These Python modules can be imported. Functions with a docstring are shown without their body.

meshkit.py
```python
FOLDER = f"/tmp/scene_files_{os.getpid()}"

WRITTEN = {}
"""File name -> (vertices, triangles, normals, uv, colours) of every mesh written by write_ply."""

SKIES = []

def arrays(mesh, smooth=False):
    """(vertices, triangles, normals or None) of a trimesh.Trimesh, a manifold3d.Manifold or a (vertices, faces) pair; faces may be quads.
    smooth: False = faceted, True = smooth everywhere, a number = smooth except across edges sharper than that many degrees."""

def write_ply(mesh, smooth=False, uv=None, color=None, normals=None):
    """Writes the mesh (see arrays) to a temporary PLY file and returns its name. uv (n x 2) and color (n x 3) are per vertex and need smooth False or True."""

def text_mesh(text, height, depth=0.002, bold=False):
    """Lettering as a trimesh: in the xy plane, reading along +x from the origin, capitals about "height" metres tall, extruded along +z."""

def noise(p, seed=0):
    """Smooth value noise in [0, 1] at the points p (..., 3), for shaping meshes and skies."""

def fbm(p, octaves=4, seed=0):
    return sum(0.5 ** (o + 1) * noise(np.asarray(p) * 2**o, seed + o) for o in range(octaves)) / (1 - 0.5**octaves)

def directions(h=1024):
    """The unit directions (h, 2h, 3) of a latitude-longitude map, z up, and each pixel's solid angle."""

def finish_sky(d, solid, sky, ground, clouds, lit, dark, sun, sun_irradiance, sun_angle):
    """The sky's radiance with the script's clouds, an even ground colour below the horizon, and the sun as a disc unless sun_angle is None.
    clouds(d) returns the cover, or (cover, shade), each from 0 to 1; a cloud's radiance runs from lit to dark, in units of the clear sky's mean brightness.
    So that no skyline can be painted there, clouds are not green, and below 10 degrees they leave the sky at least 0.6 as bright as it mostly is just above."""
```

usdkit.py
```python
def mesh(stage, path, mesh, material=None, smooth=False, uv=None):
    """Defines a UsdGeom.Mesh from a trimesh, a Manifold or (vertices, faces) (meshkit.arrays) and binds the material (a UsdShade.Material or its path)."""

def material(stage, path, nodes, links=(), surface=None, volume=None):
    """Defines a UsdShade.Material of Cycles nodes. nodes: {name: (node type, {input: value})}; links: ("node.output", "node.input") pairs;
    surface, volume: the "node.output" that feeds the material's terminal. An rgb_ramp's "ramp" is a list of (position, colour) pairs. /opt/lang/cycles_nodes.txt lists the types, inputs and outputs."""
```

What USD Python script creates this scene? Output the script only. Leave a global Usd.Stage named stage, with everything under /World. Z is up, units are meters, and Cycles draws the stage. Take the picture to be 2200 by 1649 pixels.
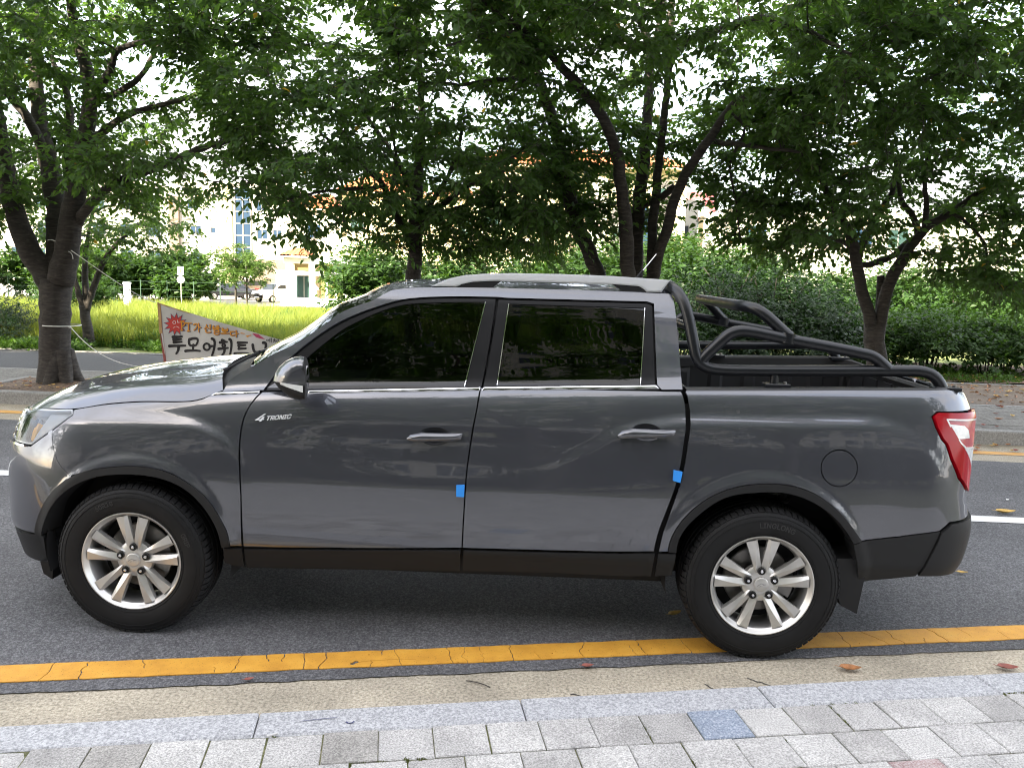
import math, random, shapely.affinity
import numpy as np, trimesh, shapely, usdkit, meshkit
from shapely.geometry import Polygon, LineString, Point, box as sbox, MultiPolygon
from shapely.ops import unary_union
from scipy.interpolate import PchipInterpolator as PC, CubicSpline
from pxr import Usd, UsdGeom, UsdLux, UsdShade, Gf, Sdf, Vt

stage = Usd.Stage.CreateInMemory()
UsdGeom.SetStageUpAxis(stage, UsdGeom.Tokens.z)
UsdGeom.SetStageMetersPerUnit(stage, 1.0)
UsdGeom.Xform.Define(stage, '/World')
UsdGeom.Scope.Define(stage, '/World/Looks')
rng = np.random.default_rng(7)
random.seed(7)

# ------------------------------------------------------------------ camera, sky, sun, exposure
EXPOSURE = 3.55
SKY = 0.10
SUN = 0.80
SUN_H = np.array([-0.66, -0.751])          # horizontal direction towards the sun
SUN_EL = math.radians(31)
cam = UsdGeom.Camera.Define(stage, '/World/camera')
pitch, roll = 0.136747, 0.0281671
fwd = np.array([0, math.cos(pitch), -math.sin(pitch)]); right = np.array([1., 0, 0]); up = np.cross(right, fwd)
r2 = math.cos(roll) * right + math.sin(roll) * up; u2 = -math.sin(roll) * right + math.cos(roll) * up
M = np.eye(4); M[0, :3] = r2; M[1, :3] = u2; M[2, :3] = -fwd; M[3, :3] = (0, 0, 1.8527)
cam.AddTransformOp().Set(Gf.Matrix4d(*M.ravel().tolist()))
cam.CreateHorizontalApertureAttr(36.0); cam.CreateFocalLengthAttr(36.0 * 1747.18 / 2200)
cam.CreateVerticalApertureAttr(36.0 * 767 / 1024)
cam.CreateClippingRangeAttr(Gf.Vec2f(0.05, 2000)); cam.CreateExposureAttr(EXPOSURE)

sun_dir = np.array([SUN_H[0] * math.cos(SUN_EL), SUN_H[1] * math.cos(SUN_EL), math.sin(SUN_EL)])
dome = UsdLux.DomeLight.Define(stage, '/World/sky')
sky_mat = usdkit.material(stage, '/World/Looks/sky_air', {
    'sky': ('sky_texture', {'sky_type': 'single_scattering', 'sun_disc': False, 'sun_elevation': SUN_EL,
                            'sun_rotation': math.atan2(sun_dir[0], sun_dir[1]), 'air_density': 1.0, 'aerosol_density': 2.0}),
    'tc': ('texture_coordinate', {}),
    'mp': ('mapping', {'scale': (1.6, 1.6, 3.4)}),
    'n': ('noise_texture', {'scale': 1.7, 'detail': 6.0, 'roughness': 0.55}),
    'cr': ('rgb_ramp', {'ramp': [(0.25, (.35,) * 3), (0.62, (.97,) * 3)]}),
    'mx': ('mix_color', {'b': (2.50, 2.42, 2.36)}),
    'bg': ('background_shader', {'strength': SKY})},
    [('tc.generated', 'mp.vector'), ('mp.vector', 'n.vector'), ('n.fac', 'cr.fac'), ('cr.color', 'mx.fac'), ('sky.color', 'mx.a'), ('mx.result', 'bg.color')], surface='bg.background')
UsdShade.MaterialBindingAPI.Apply(dome.GetPrim()).Bind(sky_mat)
dome.GetPrim().SetCustomDataByKey('kind', 'structure')
sun = UsdLux.DistantLight.Define(stage, '/World/sun')
sun.CreateNormalizeAttr(True); sun.CreateIntensityAttr(SUN); sun.CreateAngleAttr(0.5); sun.CreateColorAttr(Gf.Vec3f(1.0, 0.88, 0.68))
zx = sun_dir; xx = np.cross([0, 0, 1.], zx); xx /= np.linalg.norm(xx); yx = np.cross(zx, xx)
S = np.eye(4); S[0, :3] = xx; S[1, :3] = yx; S[2, :3] = zx
sun.AddTransformOp().Set(Gf.Matrix4d(*S.ravel().tolist()))

# ------------------------------------------------------------------ helpers
taken = {}
def numbered(path):
    if path not in taken:
        taken[path] = 0
        return path
    taken[path] += 1
    return f'{path}_{taken[path]:03d}'
def setdata(prim, **kw):
    for k, v in kw.items():
        if v: prim.SetCustomDataByKey(k, v)
def path_of(parent): return '/World' if parent is None else str(parent.GetPath())
def raw_mesh(path, v, f, mat, n=None, uv=None, col=None):
    m = UsdGeom.Mesh.Define(stage, path)
    m.CreatePointsAttr(Vt.Vec3fArray.FromNumpy(np.ascontiguousarray(v, np.float32)))
    f = np.asarray(f, np.int32)
    m.CreateFaceVertexCountsAttr(Vt.IntArray.FromNumpy(np.full(len(f), f.shape[1], np.int32)))
    m.CreateFaceVertexIndicesAttr(Vt.IntArray.FromNumpy(np.ascontiguousarray(f.ravel())))
    m.CreateSubdivisionSchemeAttr('none')
    if n is not None:
        m.CreateNormalsAttr(Vt.Vec3fArray.FromNumpy(np.ascontiguousarray(n, np.float32))); m.SetNormalsInterpolation('vertex')
    UsdShade.MaterialBindingAPI.Apply(m.GetPrim()).Bind(mat)
    return m.GetPrim()
def obj(name, mesh, mat, parent=None, smooth=30, label=None, category=None, group=None, kind=None):
    """one Mesh prim. mesh: trimesh / (v, f) / (v, f, n)"""
    p = numbered(path_of(parent) + '/' + name)
    if isinstance(mesh, (tuple, list)) and len(mesh) == 3:
        prim = raw_mesh(p, mesh[0], mesh[1], mat, mesh[2])
    else:
        prim = usdkit.mesh(stage, p, mesh, mat, smooth=smooth).GetPrim()
    setdata(prim, label=label, category=category, group=group, kind=kind)
    return prim
def thing(name, label, category, loc=(0, 0, 0), rz=0.0, group=None, parent=None):
    x = UsdGeom.Xform.Define(stage, numbered(path_of(parent) + '/' + name))
    x.AddTranslateOp().Set(Gf.Vec3d(*map(float, loc)))
    if rz: x.AddRotateZOp().Set(math.degrees(rz))
    setdata(x.GetPrim(), label=label, category=category, group=group)
    return x.GetPrim()
def copy(root, loc, rz=0.0, label=None, scale=None, group=None, category=None):
    was = root.GetCustomData(); base = str(root.GetPath()).split('/')[-1].rstrip('0123456789').rstrip('_')
    x = UsdGeom.Xform.Define(stage, numbered('/World/' + base))
    x.GetPrim().GetReferences().AddInternalReference(root.GetPath())
    x.ClearXformOpOrder()
    x.GetPrim().CreateAttribute('xformOp:transform', Sdf.ValueTypeNames.Matrix4d)
    s = scale or 1.0; c, q = math.cos(rz) * s, math.sin(rz) * s
    x.MakeMatrixXform().Set(Gf.Matrix4d(c, q, 0, 0, -q, c, 0, 0, 0, 0, s, 0, float(loc[0]), float(loc[1]), float(loc[2]), 1))
    x.GetPrim().SetInstanceable(True)
    setdata(x.GetPrim(), label=label or was['label'], category=category or was['category'], group=group or was.get('group'))
    return x.GetPrim()
class MB:
    """collects pieces into one mesh"""
    def __init__(self): self.p = []
    def add(self, m): self.p.append(m if isinstance(m, trimesh.Trimesh) else trimesh.Trimesh(*m[:2], process=False)); return self
    def box(self, x0, x1, y0, y1, z0, z1):
        m = trimesh.creation.box([abs(x1 - x0), abs(y1 - y0), abs(z1 - z0)]); m.apply_translation([(x0 + x1) / 2, (y0 + y1) / 2, (z0 + z1) / 2]); return self.add(m)
    def mesh(self): return trimesh.util.concatenate(self.p) if len(self.p) > 1 else self.p[0]
def box(x0, x1, y0, y1, z0, z1): return MB().box(x0, x1, y0, y1, z0, z1).mesh()
def cbox(x0, x1, y0, y1, z0, z1, c=0.01):
    """box with its top edges chamfered"""
    v = np.array([[x, y, z0] for x, y in ((x0, y0), (x1, y0), (x1, y1), (x0, y1))] + [[x, y, z1 - c] for x, y in ((x0, y0), (x1, y0), (x1, y1), (x0, y1))] +
                 [[x, y, z1] for x, y in ((x0 + c, y0 + c), (x1 - c, y0 + c), (x1 - c, y1 - c), (x0 + c, y1 - c))])
    q = [[0, 3, 2, 1]] + [[i, (i + 1) % 4, 4 + (i + 1) % 4, 4 + i] for i in range(4)] + [[4 + i, 4 + (i + 1) % 4, 8 + (i + 1) % 4, 8 + i] for i in range(4)] + [[8, 9, 10, 11]]
    q = np.array(q)
    return trimesh.Trimesh(v, np.vstack([q[:, [0, 1, 2]], q[:, [0, 2, 3]]]), process=False)
def smooth_path(pts, n=6):
    p = np.asarray(pts, float)
    if len(p) < 3: return p
    t = np.concatenate([[0], np.cumsum(np.sqrt(np.linalg.norm(np.diff(p, axis=0), axis=1)))])
    cs = CubicSpline(t, p)
    return cs(np.unique(np.concatenate([np.linspace(t[i], t[i + 1], n, endpoint=False) for i in range(len(t) - 1)] + [[t[-1]]])))
def tube(pts, r, sides=10, caps=True):
    p = np.asarray(pts, float); rr = np.broadcast_to(r, (len(p),)).astype(float)
    t = np.gradient(p, axis=0); t /= np.linalg.norm(t, axis=1, keepdims=True) + 1e-12
    a = np.cross(t[0], [0, 0, 1.] if abs(t[0][2]) < .9 else [1., 0, 0]); a /= np.linalg.norm(a)
    A = []
    for i in range(len(p)):
        a = a - t[i] * (a @ t[i]); a /= np.linalg.norm(a) + 1e-12; A.append(a)
    A = np.array(A); B = np.cross(t, A)
    ang = np.arange(sides) * 2 * np.pi / sides
    v = p[:, None] + rr[:, None, None] * (np.cos(ang)[None, :, None] * A[:, None] + np.sin(ang)[None, :, None] * B[:, None])
    i, j = np.meshgrid(np.arange(len(p) - 1), np.arange(sides), indexing='ij')
    q = np.stack([i * sides + j, i * sides + (j + 1) % sides, (i + 1) * sides + (j + 1) % sides, (i + 1) * sides + j], -1).reshape(-1, 4)
    f = np.vstack([q[:, [0, 1, 2]], q[:, [0, 2, 3]]]); v = v.reshape(-1, 3)
    if caps:
        n0 = len(v); v = np.vstack([v, p[:1], p[-1:]]); k = np.arange(sides); e = (len(p) - 1) * sides
        f = np.vstack([f, np.stack([np.full(sides, n0), (k + 1) % sides, k], 1), np.stack([np.full(sides, n0 + 1), e + k, e + (k + 1) % sides], 1)])
    return trimesh.Trimesh(v, f, process=False)
def extrude(poly, h):
    ps = [poly] if poly.geom_type == 'Polygon' else list(poly.geoms)
    return trimesh.util.concatenate([trimesh.creation.extrude_polygon(g, h, engine='earcut') for g in ps if g.area > 1e-8])
def to_xz(m, y):
    """an extrusion in xy becomes a plate in the xz plane whose front (towards -y) is at y - height"""
    v = np.array(m.vertices); m.vertices = np.stack([v[:, 0], y - v[:, 2], v[:, 1]], 1); return m
def grid(F, nu, nv, flip=False):
    """surface mesh from an (nu, nv, 3) array of points"""
    v = F.reshape(-1, 3); i, j = np.meshgrid(np.arange(nu - 1), np.arange(nv - 1), indexing='ij')
    q = np.stack([i * nv + j, (i + 1) * nv + j, (i + 1) * nv + j + 1, i * nv + j + 1], -1).reshape(-1, 4)
    if flip: q = q[:, ::-1]
    return trimesh.Trimesh(v, np.vstack([q[:, [0, 1, 2]], q[:, [0, 2, 3]]]), process=False)
def lathe(prof, sides=48):
    """profile (r, y) turned round the y axis"""
    pr = np.asarray(prof, float); a = np.linspace(0, 2 * np.pi, sides + 1)
    F = np.stack([pr[:, None, 0] * np.cos(a), np.broadcast_to(pr[:, None, 1], (len(pr), sides + 1)), pr[:, None, 0] * np.sin(a)], -1)
    return grid(F, len(pr), sides + 1)

# ------------------------------------------------------------------ materials
def mat(name, nodes, links=(), surface='p.BSDF'):
    return usdkit.material(stage, '/World/Looks/' + name, nodes, links, surface=surface)
def plain(name, color, rough=0.5, metal=0.0, coat=0.0, vary=0.0, scale=4.0, bump=0.0, bscale=60.0, spec=0.5, coord='position'):
    """principled material with a soft mottling of the colour and a fine relief"""
    n = {'p': ('principled_bsdf', {'base_color': color, 'roughness': rough, 'metallic': metal, 'coat_weight': coat, 'coat_roughness': 0.03, 'specular_ior_level': spec})}
    l = []
    if vary or bump: n['g'] = ('geometry', {})
    if vary:
        n['n'] = ('noise_texture', {'scale': scale, 'detail': 5.0, 'roughness': 0.6})
        c = np.array(color)
        n['r'] = ('rgb_ramp', {'ramp': [(0.28, tuple(c * (1 - vary))), (0.5, tuple(c)), (0.72, tuple(np.minimum(c * (1 + vary), 1)))]})
        l += [('g.position', 'n.vector'), ('n.fac', 'r.fac'), ('r.color', 'p.base_color')]
    if bump:
        n['bn'] = ('noise_texture', {'scale': bscale, 'detail': 4.0}); n['b'] = ('bump', {'strength': min(bump, 1.0), 'distance': 0.004})
        l += [('g.position', 'bn.vector'), ('bn.fac', 'b.height'), ('b.normal', 'p.normal')]
    return mat(name, n, l)
def speckle(name, base, dark, light, scale, rough=0.85, mottle=0.15, msc=3.0, bump=0.5, lo=.36, hi=.64):
    """aggregate: fine dark and light grains over a slowly mottled ground"""
    b = np.array(base)
    n = {'g': ('geometry', {}), 'v': ('voronoi_texture', {'scale': scale, 'feature': 'f1'}), 'w': ('noise_texture', {'scale': scale * .45, 'detail': 4.0, 'roughness': .75}),
         'r': ('rgb_ramp', {'ramp': [(lo, dark), (.5, base), (hi, light)]}),
         'm': ('noise_texture', {'scale': msc, 'detail': 5.0, 'roughness': .6}),
         'mr': ('rgb_ramp', {'ramp': [(.3, (1 - mottle,) * 3), (.7, (1 + mottle,) * 3)]}),
         'x': ('mix_color', {'blend_type': 'multiply', 'fac': 1.0, 'use_clamp': False}),
         'p': ('principled_bsdf', {'roughness': rough}), 'bb': ('bump', {'strength': bump, 'distance': .003})}
    l = [('g.position', 'v.vector'), ('g.position', 'w.vector'), ('g.position', 'm.vector'), ('w.fac', 'r.fac'), ('m.fac', 'mr.fac'), ('r.color', 'x.a'), ('mr.color', 'x.b'), ('x.result', 'p.base_color'),
         ('v.distance', 'bb.height'), ('bb.normal', 'p.normal')]
    return mat(name, n, l)
def leaf_mat(name, dark, mid, light, trans, tw=0.4, rough=0.45, spec=.35):
    n = {'g': ('geometry', {}), 'r': ('rgb_ramp', {'ramp': [(0, dark), (.5, mid), (1, light)]}),
         'm': ('mix_color', {'blend_type': 'multiply', 'fac': 1.0}), 'mc': ('color', {'value': trans}),
         'p': ('principled_bsdf', {'roughness': rough, 'specular_ior_level': spec}), 't': ('translucent_bsdf', {}), 'x': ('mix_closure', {'fac': tw})}
    return mat(name, n, [('g.random_per_island', 'r.fac'), ('r.color', 'p.base_color'), ('r.color', 'm.a'), ('mc.color', 'm.b'), ('m.result', 't.color'), ('p.BSDF', 'x.closure1'), ('t.BSDF', 'x.closure2')], surface='x.closure')
def pane_mat(name, tint, refl_ior=1.5, rough=0.0, gloss=(1, 1, 1)):
    n = {'f': ('fresnel', {'IOR': refl_ior}), 't': ('transparent_bsdf', {'color': tint}), 'g': ('glossy_bsdf', {'color': gloss, 'roughness': rough}), 'x': ('mix_closure', {})}
    return mat(name, n, [('f.fac', 'x.fac'), ('t.BSDF', 'x.closure1'), ('g.BSDF', 'x.closure2')], surface='x.closure')

K = {}
K['asphalt'] = speckle('asphalt', (.090, .089, .094), (.036, .036, .039), (.235, .235, .24), 200, rough=.8, mottle=.24, msc=.9, bump=.9, lo=.36, hi=.68)
K['path_asphalt'] = speckle('path_asphalt', (.05, .05, .052), (.03, .03, .03), (.09, .09, .09), 120, mottle=.15, msc=.7)
K['gutter'] = speckle('gutter_concrete', (.36, .315, .24), (.18, .16, .12), (.49, .44, .35), 150, mottle=.2, msc=2.5, bump=.6)
K['granite'] = speckle('granite_kerb', (.34, .343, .355), (.20, .203, .215), (.49, .493, .505), 230, rough=.6, mottle=.05, bump=.15, lo=.38, hi=.62)
K['far_kerb'] = speckle('grey_kerb', (.225, .22, .205), (.16, .155, .145), (.31, .305, .29), 120, rough=.75, mottle=.12, bump=.2)
for i, (b, mo) in enumerate([((.365, .355, .343), .10), ((.315, .305, .293), .14), ((.395, .385, .37), .08), ((.28, .268, .25), .16), ((.41, .40, .385), .08)]):
    b = np.array(b); K[f'paver{i}'] = speckle(f'paver_grey_{i}', tuple(b), tuple(b * .55), tuple(np.minimum(b * 1.45, .75)), 330, rough=.85, mottle=mo + .05, msc=6.0, bump=.35, lo=.37, hi=.63)
K['paver_blue'] = speckle('paver_blue', (.20, .235, .295), (.11, .14, .19), (.41, .43, .47), 330, mottle=.1, msc=6, bump=.3)
K['paver_red'] = speckle('paver_red', (.30, .235, .228), (.20, .11, .11), (.42, .37, .36), 330, mottle=.1, msc=6, bump=.3)
K['far_paver'] = speckle('far_paver', (.165, .158, .142), (.10, .092, .08), (.24, .23, .21), 90, mottle=.2, msc=1.5)
K['joint_sand'] = speckle('mossy_joint_sand', (.10, .105, .04), (.04, .045, .015), (.20, .19, .11), 60, mottle=.3, msc=7)
K['soil'] = speckle('bare_soil', (.13, .085, .055), (.05, .033, .02), (.25, .17, .11), 60, mottle=.3, msc=4, bump=.9)
K['dirt_path'] = speckle('dirt_path', (.125, .092, .062), (.06, .042, .03), (.20, .155, .11), 70, mottle=.25, msc=2, bump=.6)
K['ground'] = speckle('field_soil', (.10, .13, .035), (.05, .06, .02), (.17, .20, .06), 8, mottle=.3, msc=.5, bump=.3)
K['lot'] = speckle('parking_lot', (.25, .245, .23), (.2, .2, .19), (.32, .31, .3), 12, mottle=.15, msc=.3)
K['white_line'] = plain('white_road_paint', (.66, .66, .65), .7, vary=.12, scale=9, bump=.4, bscale=200)
n = {'g': ('geometry', {}), 'n': ('noise_texture', {'scale': 7.0, 'detail': 6.0, 'roughness': .65}), 'r': ('rgb_ramp', {'ramp': [(.3, (.50, .235, .028)), (.55, (.62, .31, .038)), (.75, (.66, .36, .06))]}),
     'v': ('noise_texture', {'scale': 160.0, 'detail': 3.0}), 'vr': ('rgb_ramp', {'ramp': [(.30, (0.12, 0.08, .03)), (.36, (1, 1, 1))]}),
     'x': ('mix_color', {'blend_type': 'multiply', 'fac': .75}), 'p': ('principled_bsdf', {'roughness': .62}), 'b': ('bump', {'strength': .35, 'distance': .003})}
K['yellow_line'] = mat('yellow_road_paint', n, [('g.position', 'n.vector'), ('g.position', 'v.vector'), ('n.fac', 'r.fac'), ('v.fac', 'vr.fac'), ('r.color', 'x.a'), ('vr.color', 'x.b'), ('x.result', 'p.base_color'), ('v.fac', 'b.height'), ('b.normal', 'p.normal')])
K['crack'] = plain('crack_shadow', (.035, .033, .032), .95)
# the truck
n = {'g': ('geometry', {}), 'v': ('voronoi_texture', {'scale': 900.0}), 'fr': ('rgb_ramp', {'ramp': [(0, (.053, .055, .066)), (1, (.086, .089, .104))]}),
     'p': ('principled_bsdf', {'metallic': .6, 'roughness': .30, 'coat_weight': 1.0, 'coat_roughness': .012, 'coat_ior': 1.8}),
     'nn': ('noise_texture', {'scale': 2.3, 'detail': 1.5}), 'b': ('bump', {'strength': .10, 'distance': .02})}
K['paint'] = mat('grey_metallic_paint', n, [('g.position', 'v.vector'), ('v.distance', 'fr.fac'), ('fr.color', 'p.base_color'), ('g.position', 'nn.vector'), ('nn.fac', 'b.height'), ('b.normal', 'p.coat_normal')])
K['cladding'] = plain('black_cladding', (.0105, .0105, .011), .52, spec=.3, bump=.15, bscale=500)
K['frame_black'] = plain('satin_black_frame', (.008, .008, .009), .34, spec=.2)
K['bar_black'] = plain('black_powder_coat', (.006, .0068, .009), .30, spec=.45, bump=.08, bscale=700)
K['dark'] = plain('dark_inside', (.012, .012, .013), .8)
K['liner'] = plain('bed_liner', (.007, .007, .008), .5, bump=.2, bscale=400)
K['seat'] = plain('dark_upholstery', (.05, .048, .046), .7, vary=.1, scale=20)
K['chrome'] = plain('chrome', (.78, .78, .80), .08, metal=1.0)
K['badge_silver'] = plain('badge_silver', (.72, .73, .75), .3, metal=.15)
K['satin'] = plain('satin_silver', (.70, .71, .73), .36, metal=.35)
K['alloy'] = plain('silver_alloy', (.56, .545, .52), .36, metal=.75, coat=.6, vary=.04, scale=9)
K['barrel'] = plain('rim_barrel', (.34, .335, .33), .4, metal=.8)
K['rubber'] = plain('tyre_rubber', (.0085, .0085, .009), .62, vary=.25, scale=12, bump=.3, bscale=220, spec=.25)
K['rubber_text'] = plain('tyre_lettering', (.019, .019, .019), .6)
K['disc'] = plain('brake_steel', (.25, .24, .23), .45, metal=.9, vary=.2, scale=15)
K['cap_black'] = plain('nut_recess', (.01, .01, .01), .4)
K['car_glass'] = pane_mat('tinted_window', (.085, .09, .095), 1.52, 0.0)
K['screen_glass'] = pane_mat('windscreen_glass', (.25, .28, .29), 1.52, 0.0)
K['mirror_glass'] = plain('mirror_glass', (.7, .72, .75), .02, metal=1.0)
K['lamp_red'] = mat('red_lens', {'p': ('principled_bsdf', {'base_color': (.30, .003, .009), 'roughness': .12, 'specular_ior_level': .35, 'coat_weight': .0, 'coat_roughness': .02, 'transmission_weight': 0.0})})
K['lamp_pink'] = plain('pale_red_lens', (.34, .035, .045), .2, coat=.5, vary=.15, scale=60)
K['lamp_clear'] = plain('clear_lens', (.62, .63, .62), .12, coat=1.0, vary=.18, scale=50)
K['lamp_inner'] = plain('lamp_reflector', (.80, .80, .80), .12, metal=.9)
K['amber'] = plain('amber_bulb', (.62, .33, .07), .3)
K['lens'] = pane_mat('headlamp_lens', (.90, .92, .93), 1.5, 0.0)
K['lamp_grey'] = plain('lamp_bezel', (.58, .60, .63), .25, metal=.3)
K['pad_blue'] = plain('blue_foam', (.02, .23, .68), .7)
K['grille'] = plain('grille_black', (.012, .012, .012), .3)
# plants and trunks
nb = {'g': ('geometry', {}), 'mp': ('mapping', {'scale': (6, 6, 26)}), 'n': ('noise_texture', {'scale': 1.4, 'detail': 7.0, 'roughness': .7, 'distortion': .6}),
      'r': ('rgb_ramp', {'ramp': [(.28, (.012, .010, .008)), (.5, (.036, .030, .025)), (.72, (.078, .066, .056))]}), 'p': ('principled_bsdf', {'roughness': .85}), 'b': ('bump', {'strength': 1.0, 'distance': .02})}
K['bark'] = mat('cherry_bark', nb, [('g.position', 'mp.vector'), ('mp.vector', 'n.vector'), ('n.fac', 'r.fac'), ('r.color', 'p.base_color'), ('n.fac', 'b.height'), ('b.normal', 'p.normal')])
K['twig'] = plain('twig_bark', (.05, .042, .035), .8, vary=.3, scale=30)
K['leaf'] = leaf_mat('cherry_leaf', (.050, .100, .030), (.072, .140, .038), (.110, .185, .046), (2.1, 2.05, .75), .52)
K['leaf_b'] = leaf_mat('darker_cherry_leaf', (.046, .094, .030), (.066, .130, .038), (.100, .172, .046), (2.1, 2.05, .75), .52)
K['leaf_yellow'] = leaf_mat('yellow_leaf', (.45, .30, .03), (.52, .38, .04), (.60, .45, .05), (1.0, 1.0, .6), .4)
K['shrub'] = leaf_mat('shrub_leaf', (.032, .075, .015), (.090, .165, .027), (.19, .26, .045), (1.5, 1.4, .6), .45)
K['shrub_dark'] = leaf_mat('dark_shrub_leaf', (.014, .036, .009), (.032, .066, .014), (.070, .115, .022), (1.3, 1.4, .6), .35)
K['far_leaf'] = leaf_mat('far_tree_leaf', (.065, .125, .022), (.105, .180, .030), (.160, .240, .042), (1.3, 1.3, .6), .4)
K['grass'] = leaf_mat('tall_grass_blade', (.17, .215, .040), (.25, .29, .055), (.34, .36, .09), (1.4, 1.3, .5), .42, rough=.6)
K['low_grass'] = leaf_mat('low_weed', (.055, .115, .018), (.09, .165, .025), (.14, .21, .034), (1.3, 1.3, .6), .38, rough=.6)
K['moss'] = plain('joint_moss', (.11, .125, .03), .9, vary=.3, scale=40)
K['litter'] = leaf_mat('dry_leaf', (.20, .10, .035), (.34, .20, .07), (.46, .33, .11), (1, .9, .6), .15, rough=.7)
K['brown_leaf'] = plain('brown_leaf', (.36, .155, .055), .6, vary=.3, scale=40)
K['red_leaf'] = plain('red_leaf', (.24, .07, .05), .6, vary=.3, scale=40)
K['yellow_dead'] = plain('yellow_dead_leaf', (.55, .36, .10), .6, vary=.3, scale=40)
# banner, far things
K['cloth'] = plain('white_banner_cloth', (.52, .51, .50), .8, vary=.05, scale=5)
K['hem'] = plain('banner_hem', (.30, .09, .08), .8, vary=.3, scale=3)
K['hem_tan'] = plain('banner_tan_hem', (.42, .27, .12), .8)
K['ink'] = plain('black_ink', (.016, .014, .016), .7)
K['ink_red'] = plain('red_ink', (.56, .055, .045), .7)
K['ink_blue'] = plain('blue_ink', (.045, .05, .12), .7)
K['ink_orange'] = plain('orange_ink', (.62, .27, .025), .7)
K['ink_white'] = plain('white_ink', (.7, .7, .7), .7)
K['ink_pink'] = plain('crimson_print', (.42, .05, .12), .7)
K['string'] = plain('white_string', (.66, .66, .64), .7)
K['wall_white'] = plain('white_render', (.58, .545, .47), .9, vary=.06, scale=.6)
K['wall_cream'] = plain('cream_render', (.52, .44, .28), .9, vary=.06, scale=.6)
K['wall_pink'] = plain('pink_render', (.30, .085, .095), .9, vary=.06, scale=.6)
K['wall_grey'] = plain('grey_render', (.34, .335, .31), .9, vary=.08, scale=.6)
K['wall_brown'] = plain('brown_stone', (.15, .115, .09), .9, vary=.25, scale=2)
K['apart'] = plain('apartment_render', (.20, .185, .165), .9, vary=.1, scale=.25)
K['pane_blue'] = plain('blue_window_glass', (.018, .040, .075), .35, spec=.2)
K['pane_dark'] = plain('dark_window_glass', (.02, .026, .034), .3, spec=.2)
K['pane_teal'] = plain('teal_window_glass', (.024, .050, .046), .35, spec=.2)
K['sash'] = plain('window_sash', (.22, .215, .20), .5)
K['gold'] = plain('golden_panel', (.20, .14, .05), .45, metal=.2)
K['white_col'] = plain('white_column', (.78, .78, .76), .6)
K['tile'] = plain('orange_roof_tile', (.36, .115, .04), .8, vary=.25, scale=3)
K['metal_post'] = plain('galvanised_post', (.40, .41, .41), .45, metal=.7)
K['green_post'] = plain('green_fence_wire', (.02, .06, .035), .5)
K['car_black'] = plain('black_car_paint', (.015, .016, .02), .25, coat=1.0)
K['car_brown'] = plain('brown_car_paint', (.09, .075, .065), .3, coat=1.0, metal=.3)
K['car_white'] = plain('white_car_paint', (.74, .74, .74), .3, coat=1.0)
K['sign_white'] = plain('white_sign_plate', (.72, .72, .72), .5)
nbk = {'g': ('geometry', {}), 'mp': ('mapping', {'rotation': (math.pi / 2, 0, 0), 'scale': (1, 1, 1)}), 'bt': ('brick_texture', {'color1': (.12, .115, .11), 'color2': (.07, .068, .066), 'mortar': (.04, .04, .038), 'scale': 1.0, 'mortar_size': .012, 'brick_width': .6, 'row_height': .18, 'bias': -.1}),
       'p': ('principled_bsdf', {'roughness': .85})}
K['stone_clad'] = mat('grey_stone_cladding', nbk, [('g.position', 'mp.vector'), ('mp.vector', 'bt.vector'), ('bt.color', 'p.base_color')])
nbk2 = {k: (v[0], dict(v[1])) for k, v in nbk.items()}; nbk2['bt'][1].update(color1=(.17, .115, .085), color2=(.12, .08, .06), mortar=(.09, .075, .065))
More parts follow.
